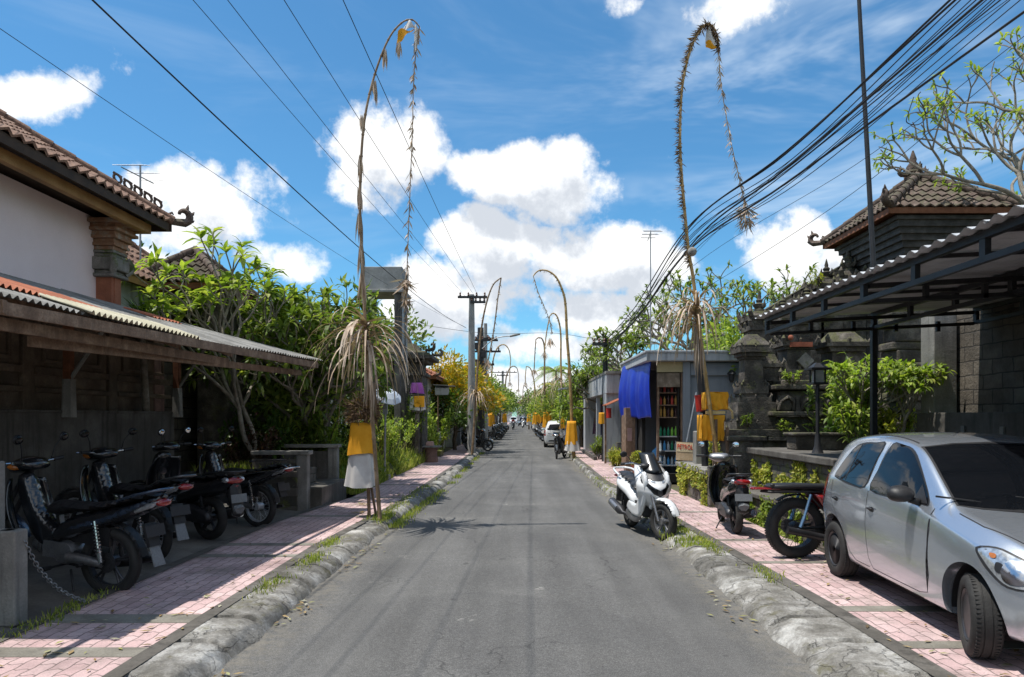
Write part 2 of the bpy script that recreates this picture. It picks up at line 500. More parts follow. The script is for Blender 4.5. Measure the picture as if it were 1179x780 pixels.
def asphalt_mat():
    m = bpy.data.materials.new('asphalt'); m.use_nodes = True; t = NT(m.node_tree); b = t.n['Principled BSDF']
    v = t.node('ShaderNodeTexCoord').outputs['Object']
    c = t.ramp(t.noise(v, .55, 6, .6), [(.3, (.092, .090, .088)), (.55, (.114, .112, .108)), (.75, (.142, .138, .131))])
    sp = t.noise(v, 130, 2, .7)
    c = t.mix(1, c, t.ramp(sp, [(.3, .55), (.5, 1), (.68, 1.75)]), 'MULTIPLY')
    c = t.mix(1, c, t.ramp(t.noise(v, 28, 4, .7), [(.3, .82), (.7, 1.16)]), 'MULTIPLY')
    mp = t.node('ShaderNodeMapping'); mp.inputs['Scale'].default_value = (1.7, .12, 1); t.link(v, mp.inputs[0])
    c = t.mix(1, c, t.ramp(t.noise(mp.outputs[0], 1.5, 4, .5), [(.35, .84), (.65, 1.12)]), 'MULTIPLY')
    # pale scuffs of dried cement
    sc = t.math('MULTIPLY', t.sstep(t.noise(v, 1.1, 7, .62, .4), .63, .70), t.sstep(t.noise(v, 14, 5, .7), .48, .62))
    c = t.mix(t.math('MULTIPLY', sc, .7), c, (.36, .35, .32))
    pt = t.sstep(t.noise(v, .28, 1, .3), .52, .535)
    c = t.mix(t.math('MULTIPLY', pt, .16), c, (.05, .05, .052))
    ps = t.sstep(t.noise(v, 3.6, 3, .5), .70, .74)
    c = t.mix(t.math('MULTIPLY', ps, .45), c, (.03, .03, .03))
    # dark stains and thin cracks
    st = t.sstep(t.noise(v, .9, 3, .5), .66, .74)
    c = t.mix(t.math('MULTIPLY', st, .25), c, (.035, .035, .035))
    vo = t.node('ShaderNodeTexVoronoi'); vo.feature = 'DISTANCE_TO_EDGE'; vo.inputs['Scale'].default_value = .9
    nn = t.node('ShaderNodeTexNoise'); nn.inputs['Scale'].default_value = 3.5; nn.inputs['Detail'].default_value = 6; t.link(v, nn.inputs[0])
    t.link(t.vmath('ADD', v, t.vmath('MULTIPLY', t.vmath('SUBTRACT', nn.outputs['Color'], (.5, .5, .5)), (.55, .55, 0))), vo.inputs['Vector'])
    ck = t.math('MULTIPLY', t.sstep(vo.outputs['Distance'], .007, .001), t.sstep(t.noise(v, .35, 2), .44, .56))
    c = t.mix(t.math('MULTIPLY', ck, .6), c, (.03, .03, .03))
    sx = t.node('ShaderNodeSeparateXYZ'); t.link(v, sx.inputs[0])
    ed = t.math('MULTIPLY', t.sstep(t.math('ADD', t.math('ABSOLUTE', sx.outputs[0]), t.math('MULTIPLY', t.noise(v, 2.2, 6, .7), .8)), 2.05, 2.55), t.sstep(t.noise(v, 9, 5, .7), .36, .6))
    c = t.mix(t.math('MULTIPLY', ed, .55), c, (.20, .18, .145))
    t.link(c, b.inputs['Base Color']); b.inputs['Roughness'].default_value = .88; b.inputs['Specular IOR Level'].default_value = .3
    bn = t.node('ShaderNodeBump'); bn.inputs['Strength'].default_value = .45; bn.inputs['Distance'].default_value = .008
    t.link(t.math('ADD', sp, t.noise(v, 6, 4)), bn.inputs['Height']); t.link(bn.outputs[0], b.inputs['Normal'])
    return m
def paver_mat():
    m = bpy.data.materials.new('pink_pavers'); m.use_nodes = True; t = NT(m.node_tree); b = t.n['Principled BSDF']
    v = t.node('ShaderNodeTexCoord').outputs['Object']
    s = t.node('ShaderNodeSeparateXYZ'); t.link(v, s.inputs[0])
    # zig-zag sided interlocking blocks
    k = 1 / .21
    wob = t.math('MULTIPLY', t.math('PINGPONG', t.math('MULTIPLY', s.outputs[1], k * 1.0), .5), .07)
    x2 = t.math('ADD', t.math('MULTIPLY', s.outputs[0], 1), t.math('MULTIPLY', wob, .35))
    wob2 = t.math('MULTIPLY', t.math('PINGPONG', t.math('MULTIPLY', s.outputs[0], k * 2.0), .5), .05)
    y2 = t.math('ADD', s.outputs[1], wob2)
    cx = t.node('ShaderNodeCombineXYZ'); t.link(y2, cx.inputs[0]); t.link(x2, cx.inputs[1])
    br = t.node('ShaderNodeTexBrick'); br.offset = .5; br.squash = 1
    br.inputs['Scale'].default_value = 1; br.inputs['Brick Width'].default_value = .20; br.inputs['Row Height'].default_value = .115
    br.inputs['Mortar Size'].default_value = .006; br.inputs['Mortar Smooth'].default_value = .3
    br.inputs['Color1'].default_value = (.46, .315, .31, 1); br.inputs['Color2'].default_value = (.57, .42, .41, 1); br.inputs['Mortar'].default_value = (.20, .15, .14, 1)
    t.link(cx.outputs[0], br.inputs['Vector'])
    c = t.mix(1, br.outputs['Color'], t.ramp(t.noise(v, 1.2, 7, .65), [(.3, .60), (.5, .98), (.7, 1.18)]), 'MULTIPLY')
    c = t.mix(t.math('MULTIPLY', t.sstep(t.noise(v, 1.7, 9, .72), .50, .64), .6), c, (.20, .165, .14))
    c = t.mix(1, c, t.ramp(t.noise(v, 90, 3, .7), [(.3, .8), (.7, 1.15)]), 'MULTIPLY')
    t.link(c, b.inputs['Base Color']); b.inputs['Roughness'].default_value = .88
    bn = t.node('ShaderNodeBump'); bn.inputs['Strength'].default_value = .6; bn.inputs['Distance'].default_value = .012
    t.link(t.math('SUBTRACT', t.math('MULTIPLY', t.noise(v, 30, 4), .4), t.math('MULTIPLY', br.outputs['Fac'], .8)), bn.inputs['Height']); t.link(bn.outputs[0], b.inputs['Normal'])
    return m
def kerb_mat():
    m = bpy.data.materials.new('kerb_stone'); m.use_nodes = True; t = NT(m.node_tree); b = t.n['Principled BSDF']
    v = t.node('ShaderNodeTexCoord').outputs['Object']
    c = t.ramp(t.noise(v, 2.6, 9, .68), [(.32, (.10, .094, .08)), (.45, (.19, .18, .16)), (.54, (.30, .288, .265)), (.64, (.50, .49, .465))])
    c = t.mix(1, c, t.ramp(t.noise(v, 55, 4, .7), [(.3, .68), (.7, 1.2)]), 'MULTIPLY')
    c = t.mix(t.math('MULTIPLY', t.sstep(t.noise(v, 3.4, 8, .7), .55, .66), .7), c, (.13, .12, .06))
    vo = t.node('ShaderNodeTexVoronoi'); vo.feature = 'DISTANCE_TO_EDGE'; vo.inputs['Scale'].default_value = 3.4
    nn = t.node('ShaderNodeTexNoise'); nn.inputs['Scale'].default_value = 5; nn.inputs['Detail'].default_value = 6; t.link(v, nn.inputs[0])
    t.link(t.vmath('ADD', v, t.vmath('MULTIPLY', t.vmath('SUBTRACT', nn.outputs['Color'], (.5, .5, .5)), (.4, .4, .2))), vo.inputs['Vector'])
    ck = t.math('MULTIPLY', t.sstep(vo.outputs['Distance'], .022, .006), t.sstep(t.noise(v, 1.6, 2), .38, .5))
    c = t.mix(t.math('MULTIPLY', ck, .4), c, (.03, .028, .025))
    s = t.node('ShaderNodeSeparateXYZ'); t.link(v, s.inputs[0]); wn = t.node('ShaderNodeTexWhiteNoise'); wn.noise_dimensions = '1D'; t.link(t.math('FLOOR', t.math('MULTIPLY', s.outputs[1], 1.55)), wn.inputs['W'])
    c = t.mix(1, c, t.ramp(wn.outputs['Value'], [(0, .62), (1, 1.25)]), 'MULTIPLY')
    t.link(c, b.inputs['Base Color']); b.inputs['Roughness'].default_value = .92
    bn = t.node('ShaderNodeBump'); bn.inputs['Strength'].default_value = .8; bn.inputs['Distance'].default_value = .03
    t.link(t.math('SUBTRACT', t.noise(v, 22, 9, .78), ck), bn.inputs['Height']); t.link(bn.outputs[0], b.inputs['Normal'])
    return m
def brick_mat(name, c1, c2, mortar, w=.30, h=.14, axis='y', moss=0):
    m = bpy.data.materials.new(name); m.use_nodes = True; t = NT(m.node_tree); b = t.n['Principled BSDF']
    v = t.node('ShaderNodeTexCoord').outputs['Object']
    s = t.node('ShaderNodeSeparateXYZ'); t.link(v, s.inputs[0])
    cx = t.node('ShaderNodeCombineXYZ'); t.link(s.outputs[1 if axis == 'y' else 0], cx.inputs[0]); t.link(s.outputs[2], cx.inputs[1])
    nn = t.node('ShaderNodeTexNoise'); nn.inputs['Scale'].default_value = 5; nn.inputs['Detail'].default_value = 4; t.link(v, nn.inputs[0])
    vv = t.vmath('ADD', cx.outputs[0], t.vmath('MULTIPLY', t.vmath('SUBTRACT', nn.outputs['Color'], (.5, .5, .5)), (.07, .05, 0)))
    br = t.node('ShaderNodeTexBrick'); br.inputs['Scale'].default_value = 1; br.inputs['Brick Width'].default_value = w; br.inputs['Row Height'].default_value = h
    br.inputs['Mortar Size'].default_value = .012; br.inputs['Mortar Smooth'].default_value = .4
    br.inputs['Color1'].default_value = (*c1, 1); br.inputs['Color2'].default_value = (*c2, 1); br.inputs['Mortar'].default_value = (*mortar, 1)
    t.link(vv, br.inputs['Vector'])
    c = t.mix(1, br.outputs['Color'], t.ramp(t.noise(v, 2.3, 8, .7), [(.3, .45), (.5, .95), (.7, 1.5)]), 'MULTIPLY')
    if moss:
        c = t.mix(t.math('MULTIPLY', t.sstep(t.noise(v, 2.8, 8, .7), .5, .62), moss), c, (.12, .14, .03))
    t.link(c, b.inputs['Base Color']); b.inputs['Roughness'].default_value = .95
    bn = t.node('ShaderNodeBump'); bn.inputs['Strength'].default_value = .9; bn.inputs['Distance'].default_value = .03
    t.link(t.math('SUBTRACT', t.math('MULTIPLY', t.noise(v, 18, 6, .7), .8), br.outputs['Fac']), bn.inputs['Height']); t.link(bn.outputs[0], b.inputs['Normal'])
    MATS[name] = m
    return m
asphalt = asphalt_mat(); paver = paver_mat(); kerbm = kerb_mat()
brick_dark = brick_mat('dark_stone_blocks', (.10, .085, .07), (.15, .13, .105), (.05, .045, .04), .42, .22, 'y')
brick_moss = brick_mat('mossy_stone_blocks', (.15, .135, .115), (.10, .09, .078), (.06, .055, .045), .34, .17, 'y', .8)
soil = mat('soil', (.10, .085, .05), .95, (.08, .11, .035), .6, .3, fine=.4, fscale=30, bump=.5)
dirt_conc = mat('dirty_yard_concrete', (.15, .14, .125), .9, (.21, .20, .18), 1.4, .35, fine=.25, fscale=40, bump=.3, dirt=.6)

# ---------------------------------------------------------------- ground and street
def n2(x, y, s=1.0, z=0.0): return noise.noise(Vector((x * s, y * s, z)))
def roadL(Y): return -2.10 if Y < 10 else (-2.10 + (Y - 10) * .03 if Y < 18 else -1.86)
def roadR(Y): return 2.06 if Y < 13 else (2.06 - (Y - 13) * .012 if Y < 18 else min(2.25, 2.0 + (Y - 18) * .02))
def walkL(Y): return -2.60 if Y < 9 else (-2.60 + (Y - 9) * .065 if Y < 13.5 else (-2.31 + (Y - 13.5) * .012 if Y < 25 else -2.17))
def walkR(Y): return 2.72 if Y < 6 else (2.72 - (Y - 6) * .034 if Y < 12 else (2.52 - (Y - 12) * .05 if Y < 18 else 2.22 + min(.25, (Y - 18) * .012)))
def innerL(Y): return -3.85 if Y < 11 else (-3.85 + (Y - 11) * .12 if Y < 14.5 else -3.43)
def innerR(Y): return 5.6 if Y < 9 else (5.6 - (Y - 9) * 1.2 if Y < 10.6 else (3.66 - (Y - 10.6) * .05 if Y < 15 else 3.44))
WZ = .13
g = MB(); g.grid(lambda u, v: (-1500 + 3000 * u, -300 + 3300 * v, -.06), 8, 8)
tag(g.build('ground', soil, struct=True), None, None, kind='structure')
def ysteps(): return [-6, -3, 0] + [2 + i * .5 for i in range(60)] + [34 + i * 4 for i in range(20)] + [130, 200, 320]
YS = ysteps()
g = MB(); g.grid(lambda u, v: (-2.5 + 5.2 * u, -6 + 326 * v, .012 * math.cos((u - .5) * PI)), 12, 60)
tag(g.build('road', asphalt, struct=True, smooth=True), None, None, kind='structure')
def strip(name, fa, fb, z, m, ys=YS, zb=None):
    g = MB(); n = len(ys)
    vs = []
    for y in ys: vs += [(fa(y), y, z(y) if callable(z) else z), (fb(y), y, (zb if zb is not None else z))]
    g.add(vs, [(2 * i, 2 * i + 1, 2 * i + 3, 2 * i + 2) for i in range(n - 1)])
    o = g.build(name, m, struct=True)
    return tag(o, None, None, kind='structure')
strip('pavement', lambda y: innerL(y) - .02, lambda y: walkL(y) + .03, WZ, paver)
strip('pavement', lambda y: walkR(y) - .03, lambda y: innerR(y) + .1, WZ, paver)
yard = MB(); yard.add([(-7.2, -4, .40), (-3.9, -4, .06), (-3.9, 12.8, .06), (-7.2, 12.8, .40)], [(0, 1, 2, 3)])
tag(yard.build('parking_yard', dirt_conc, struct=True), None, None, kind='structure')
# cast concrete bands across the pavements
g = MB()
for (y0, y1) in ((4.55, 4.72), (4.82, 5.02), (5.62, 5.86), (8.25, 8.42), (9.0, 9.16), (11.6, 11.75), (14.2, 14.35), (17.0, 17.15), (20, 20.15), (24, 24.15)):
    if y0 == 4.55: continue
    g.box(((innerL(y0) + walkL(y0)) / 2, (y0 + y1) / 2, WZ - .046), (abs(innerL(y0) - walkL(y0)), y1 - y0, .1))
for (y0, y1) in ((5.0, 5.16), (5.95, 6.12), (7.9, 8.02), (9.35, 9.47), (12.1, 12.25), (15, 15.15), (19, 19.15)):
    g.box(((innerR(y0) + walkR(y0)) / 2, (y0 + y1) / 2, WZ - .046), (abs(innerR(y0) - walkR(y0)), y1 - y0, .1))
tag(g.build('pavement_band', mat('band_concrete', (.20, .185, .155), .9, (.27, .255, .22), 3, .35, fine=.3, bump=.3, dirt=.5), struct=True), None, None, kind='structure')
# long edging of the pavements
strip('pavement_edging', lambda y: walkL(y) - .07, lambda y: walkL(y) + .06, WZ + .006, concrete_dark)
strip('pavement_edging', lambda y: walkR(y) - .06, lambda y: walkR(y) + .09, WZ + .006, concrete_dark)
strip('pavement_edging', lambda y: innerL(y) - .10, lambda y: innerL(y) + .03, WZ + .008, concrete_dark, [2 + .5 * i for i in range(24)])
def kerb(fin, fout, y0, y1, step, amp, sgn):
    ny = int((y1 - y0) / step); nu = 12
    def fn(u, v):
        y = y0 + v * (y1 - y0)
        xi, xo = fin(y), fout(y)
        xo += sgn * .05 * n2(y, 3, 1.7) + sgn * .03 * n2(y, 9, 6)
        x = xi + (xo - xi) * u
        base = WZ * (1 - max(0, (u - .5) / .5) ** 2.4) if u < 1 else -.03
        j = abs(((y * 1.55 + .35 * n2(0, y, .6)) % 1) - .5)
        gro = -.085 * max(0, 1 - (.5 - j) / .045) if 0.03 < u < 1 else 0
        dz = 0 if u == 0 else amp * (.2 * n2(x, y, 3) + .3 * n2(x, y, 9) + .4 * n2(x, y, 22)) + (u - .5) * .05 * n2(math.floor(y * 1.55), 7, 3.3) + .03 * round(1.5 * n2(5, math.floor(y * 1.55), 3.7))
        return (x, y, base + dz * min(1, u * 5) * (1 if u < 1 else 0) + gro)
    g = MB(); g.grid(fn, nu, ny)
    o = g.build('kerb', kerbm, struct=True, smooth=True)
    tag(o, None, None, kind='structure')
kerb(lambda y: walkL(y) + .02, roadL, 1.5, 14, .03, .030, 1)
kerb(lambda y: walkL(y) + .02, roadL, 14, 60, .12, .03, 1)
kerb(lambda y: walkL(y) + .02, roadL, 60, 300, 2, .02, 1)
kerb(lambda y: walkR(y) - .02, roadR, 1.5, 14, .03, .030, -1)
kerb(lambda y: walkR(y) - .02, roadR, 14, 60, .12, .03, -1)
kerb(lambda y: walkR(y) - .02, roadR, 60, 300, 2, .02, -1)

# leaf litter in the gutters and on the pavements
def litter():
    r = random.Random(44); V, Fs = [], []
    for i in range(1500):
        sd = r.choice((-1, 1)); y = 4 + 26 * r.random() ** 1.5
        e = (roadL(y) if sd < 0 else roadR(y)); q = r.random()
        x = e - sd * abs(r.gauss(0, .12)) if q < .6 else ((walkL(y) - r.random() * 1.0) if sd < 0 else (walkR(y) + r.random() * .9))
        z = .022 if q < .6 else WZ + .012
        if q < .6 and n2(y, sd, 1.3) < -.1: continue
        a = r.uniform(0, 2 * PI); L = r.uniform(.015, .05); W = L * .35; c, s = math.cos(a), math.sin(a); b = len(V)
        V.extend([(x - c * L, y - s * L, z), (x + s * W, y - c * W, z + .004), (x + c * L, y + s * L, z + .008 * r.random()), (x - s * W, y + c * W, z + .004)]); Fs.append((b, b + 1, b + 2, b + 3))
    g = MB(); g.v = V; g.f = Fs; g.mi = [0] * len(Fs)
    tag(g.build('leaf_litter', leafmat('litter', [(.20, .12, .05), (.34, .25, .12), (.10, .07, .04), (.30, .30, .10), (.45, .42, .36)], .05, .8), struct=True, weld=False), 'dry leaves and bits of litter scattered along gutters and pavements', 'leaf litter', kind='stuff')
litter()
# grass: one mass per side
def blades(mb, n, fpos, h, w, rng):
    for _ in range(n):
        p = fpos(rng)
        if p is None: continue
        x, y, z = p; a = rng.uniform(0, 2 * PI); hh = h * rng.uniform(.5, 1.4); ww = w * rng.uniform(.7, 1.3)
        lx, ly = math.cos(a) * hh * rng.uniform(.1, .7), math.sin(a) * hh * rng.uniform(.1, .7)
        b = rng.uniform(0, 2 * PI); dx, dy = math.cos(b) * ww, math.sin(b) * ww
        mb.add([(x - dx, y - dy, z), (x + dx, y + dy, z), (x + lx * .4 + dx * .7, y + ly * .4 + dy * .7, z + hh * .6), (x + lx * .4 - dx * .7, y + ly * .4 - dy * .7, z + hh * .6), (x + lx, y + ly, z + hh)],
               [(0, 1, 2, 3), (3, 2, 4)])
g = MB(); rg = random.Random(3)
def kerbgrass(rg):
    y = 11.0 + 24 * rg.random() ** 1.4; side = -1
    if n2(y, 1, .9) + .25 * n2(y, 7, 4) < -.05: return None
    c = (roadL(y) + .02) if rg.random() < .6 else walkL(y) + .05
    return (c + rg.gauss(.03, .08), y, .02 if c > -2.2 else .12)
blades(g, 4200, kerbgrass, .06, .008, rg)
def kerbgrassr(rg):
    y = 9 + 26 * rg.random() ** 1.3
    if n2(y, 4, .8) + .3 * n2(y, 2, 3) < .0: return None
    return (roadR(y) + .12 + rg.gauss(.1, .12), y, .10)
blades(g, 3600, kerbgrassr, .055, .007, rg)
def clumps(rg):
    c = rg.choice([(-2.45, 6.9), (-2.5, 9.2), (-2.4, 8.1), (-3.85, 5.6), (-3.9, 6.2), (2.5, 9.4), (2.62, 7.3), (2.5, 11.2), (-4.0, 4.9), (2.42, 10.2), (2.45, 8.8), (-2.2, 11.4), (-2.25, 11.7)])
    return (c[0] + rg.gauss(0, .06), c[1] + rg.gauss(0, .22), .12)
blades(g, 2600, clumps, .05, .006, rg)
tag(g.build('grass', grass_leaf, struct=True, weld=False), 'short green grass growing along the kerbs', 'grass', kind='stuff')
# ---------------------------------------------------------------- foliage
def leaf(V, Fs, p, d, up, L, W, droop=.25):
    """one leaf, folded on its midrib"""
    s = d.cross(up)
    if s.length < 1e-4: s = d.orthogonal()
    s.normalize(); n = s.cross(d)
    b = len(V)
    m1 = p + d * L * .38 + n * L * .05; m2 = p + d * L * .72 - n * L * droop * .25
    t = p + d * L - n * L * droop
    V.extend([tuple(p), tuple(m1 + s * W * .5 + n * W * .12), tuple(m2 + s * W * .36 + n * W * .08), tuple(t), tuple(m2 - s * W * .36 + n * W * .08), tuple(m1 - s * W * .5 + n * W * .12), tuple(m1), tuple(m2)])
    Fs.extend([(b, b + 6, b + 1), (b, b + 5, b + 6), (b + 6, b + 7, b + 2, b + 1), (b + 6, b + 5, b + 4, b + 7), (b + 7, b + 3, b + 2), (b + 7, b + 4, b + 3)])
def leaf4(V, Fs, p, d, s, L, W):
    b = len(V)
    V.extend([tuple(p), tuple(p + d * L * .5 + s * W * .5), tuple(p + d * L), tuple(p + d * L * .5 - s * W * .5)])
    Fs.append((b, b + 1, b + 2, b + 3))
def raw(name, V, Fs, m, parent):
    g = MB(); g.v = V; g.f = Fs; g.mi = [0] * len(Fs)
    return g.build(name, m, parent, weld=False)
def rnd_dir(r, zmin=-1, zmax=1):
    z = r.uniform(zmin, zmax); a = r.uniform(0, 2 * PI); q = math.sqrt(1 - z * z)
    return Vector((q * math.cos(a), q * math.sin(a), z))
def clump_tree(name, label, cat, base, h, crown, leafm, n=4500, L=.16, W=.07, trunk_r=.12, barkm=None, group=None, seed=1, lean=(0, 0), clump=.55, nclump=34, open_=0.0, low=.35):
    """tapered trunk, limbs to leaf clumps spread through an uneven crown volume. crown = (rx, ry, rz)"""
    r = random.Random(seed); base = Vector(base)
    t = thing(name, label, cat, base, group)
    barkm = barkm or bark_dark
    g = MB(); top = base + Vector((lean[0], lean[1], h - crown[2] * 1.0))
    fork = base + (top - base) * low
    pts = crom([base, base + (fork - base) * .5 + Vector((r.uniform(-.1, .1), r.uniform(-.1, .1), 0)), fork, (fork + top) / 2 + Vector((r.uniform(-.2, .2), r.uniform(-.2, .2), 0)), top], 4)
    g.tube(pts, [trunk_r * (1.25 - 1.0 * i / (len(pts) - 1)) for i in range(len(pts))], 8)
    g.build('trunk', barkm, t, smooth=True)
    V, Fs = [], []; gl = MB()
    cl = []
    for i in range(nclump):
        d = rnd_dir(r, -.75, 1); rad = r.uniform(.45, 1.0) ** .6
        rad *= 1 + .25 * noise.noise(d * 1.7 + Vector((seed, 0, 0)))
        c = top + Vector((d.x * crown[0] * rad, d.y * crown[1] * rad, d.z * crown[2] * rad))
        cl.append((c, r.uniform(.6, 1.25)))
        s0 = fork + (top - fork) * r.uniform(0, .9)
        mid = (s0 + c) / 2 + Vector((0, 0, -.12 * crown[2]))
        if i % 2 == 0 or nclump < 20:
            q = crom([s0, mid, c], 4); gl.tube(q, [trunk_r * .35 * (1 - .8 * k / (len(q) - 1)) for k in range(len(q))], 5)
    gl.build('limb', barkm, t, smooth=True)
    cr = clump * min(crown) 
    for i in range(n):
        c, s = cl[i % len(cl)]
        d = rnd_dir(r, -.8, 1); q = r.random() ** .45
        p = c + Vector((d.x * cr * s * 1.15, d.y * cr * s * 1.15, d.z * cr * s * .8)) * q
        o = (d + rnd_dir(r) * .8 + Vector((0, 0, .15))).normalized()
        sd = o.cross(rnd_dir(r)); 
        if sd.length < .01: continue
        leaf4(V, Fs, p, o, sd.normalized(), L * r.uniform(.6, 1.3), W * r.uniform(.7, 1.3))
    raw('crown', V, Fs, leafm, t)
    return t
def frangipani(label, base, h, spread, levels=5, leafm=None, nleaf=9, L=.26, W=.075, r0=.11, seed=2, lean=Vector((0, 0, 1)), group=None, bare=0.0, decay=.78, len0=None, barkm=None, ang=.75, name='frangipani_tree', cat='tree', trunks=1, flat=0.0, extra=0):
    r = random.Random(seed); base = Vector(base)
    t = thing(name, label, cat, base, group)
    g = MB(); V, Fs = [], []; leafm = leafm or green_leaf
    T = [MB()]
    def grow(p, d, rad, ln, lv):
        bend = rnd_dir(r) * ln * .10
        e = p + d * ln
        pts = crom([p, (p + e) / 2 + bend, e], 3)
        (T[-1] if lv == levels else g).tube(pts, [rad * (1 - .22 * k / (len(pts) - 1)) for k in range(len(pts))], 7 if lv > 2 else 5)
        if lv == 0 or (extra and lv == 1):
            nl = 0 if r.random() < bare else nleaf
            for k in range(nl):
                a = 2 * PI * k / max(1, nl) * 1.618 * 2 + r.uniform(-.4, .4)
                u = d.orthogonal().normalized(); w = d.cross(u)
                el = r.uniform(.15, 1.0)
                o = (u * math.cos(a) + w * math.sin(a)) * (1 - el * .5) + d * el * .9 + Vector((0, 0, -.05))
                o.normalize()
                leaf(V, Fs, e - d * r.uniform(0, .06), o, Vector((0, 0, 1)), L * r.uniform(.6, 1.15), W * r.uniform(.8, 1.2), r.uniform(.1, .45))
            if lv == 0: return
        nb = 3 if r.random() < .45 else 2
        a0 = r.uniform(0, 2 * PI); u = d.orthogonal().normalized(); w = d.cross(u)
        for k in range(nb):
            a = a0 + 2 * PI * k / nb + r.uniform(-.4, .4)
            sp = ang * r.uniform(.7, 1.2)
            nd = d * math.cos(sp) + (u * math.cos(a) + w * math.sin(a)) * math.sin(sp)
            nd += Vector((nd.x * spread, nd.y * spread, .28 - flat)) 
            grow(e, nd.normalized(), rad * .72, ln * decay * r.uniform(.8, 1.15), lv - 1)
    ln = len0 or h * .32
    for k in range(trunks):
        T.append(MB())
        d0 = Vector(lean) + rnd_dir(r) * (.12 if trunks == 1 else .38); d0.z = abs(d0.z) + .2
        grow(base + Vector((r.uniform(-.2, .2), r.uniform(-.2, .2), 0)) * (trunks - 1), d0.normalized(), r0, ln, levels)
    for tr in T[1:]: tr.build('trunk', barkm or bark, t, smooth=True)
    g.build('branch', barkm or bark, t, smooth=True)
    raw('crown', V, Fs, leafm, t)
    return t
def bush(label, base, rx, ry, h, leafm, n=900, L=.14, W=.05, seed=1, name='bush', cat='bush', group=None, stems=9, upright=.3):
    r = random.Random(seed); base = Vector(base); t = thing(name, label, cat, base, group)
    g = MB(); V, Fs = [], []
    tips = []
    for i in range(stems):
        a = r.uniform(0, 2 * PI); q = r.random() ** .5
        e = base + Vector((rx * q * math.cos(a), ry * q * math.sin(a), h * r.uniform(.6, 1) * (1 - .3 * q)))
        s = base + Vector((rx * q * .4 * math.cos(a), ry * q * .4 * math.sin(a), 0))
        pts = crom([s, (s + e) / 2 + rnd_dir(r) * .06, e], 3); g.tube(pts, [.016 * (1 - .6 * k / (len(pts) - 1)) for k in range(len(pts))], 5)
        tips.append((s, e))
    g.build('stem', bark_dark, t, smooth=True)
    for i in range(n):
        s, e = tips[i % stems]; q = r.uniform(.25, 1.05)
        p = s + (e - s) * q + rnd_dir(r) * r.uniform(0, .28) * min(rx, ry, h)
        o = (rnd_dir(r) + Vector((0, 0, upright)) + (e - s).normalized() * .3).normalized()
        leaf(V, Fs, p, o, Vector((0, 0, 1)), L * r.uniform(.6, 1.3), W * r.uniform(.7, 1.2), r.uniform(0, .4))
    raw('foliage', V, Fs, leafm, t)
    return t
def palm(label, base, h, nf=18, L=2.2, seed=1, leafm=None, group=None, lean=(0, 0)):
    r = random.Random(seed); base = Vector(base); t = thing('palm_tree', label, 'palm tree', base, group)
    top = base + Vector((lean[0], lean[1], h)); g = MB()
    g.tube(crom([base, (base + top) / 2 + Vector((.15, 0, 0)), top], 6), [.14 - .05 * k / 12 for k in range(13)], 8)
    g.build('trunk', bark, t, smooth=True)
    V, Fs = [], []; ribs = MB()
    for i in range(nf):
        a = 2 * PI * i / nf * 1.618 + r.uniform(-.2, .2); el = r.uniform(.1, 1.2)
        d = Vector((math.cos(a), math.sin(a), 0)); pts = []
        for k in range(9):
            q = k / 8; pts.append(top + d * L * q * math.cos(el * .6) + Vector((0, 0, L * (q * math.sin(el) * .8 - q * q * (.9 - .2 * el)))))
        ribs.tube(pts, [.02 * (1 - .8 * k / 8) for k in range(9)], 4)
        sd = d.cross(Vector((0, 0, 1)))
        for k in range(2, 33):
            q = k / 33 * 8; j = int(q); p = pts[j].lerp(pts[min(j + 1, 8)], q - j); f = (pts[min(j + 1, 8)] - pts[j]).normalized() if j < 8 else d
            for sg in (1, -1):
                o = (f * .5 + sd * sg * .75 + Vector((0, 0, -.35))).normalized(); ll = L * .26 * math.sin(PI * min(1, .15 + k / 36))
                leaf4(V, Fs, p, o, f, ll, .05)
    ribs.build('frond_rib', bark_dark, t, smooth=True)
    raw('fronds', V, Fs, leafm or green_leaf, t)
    return t
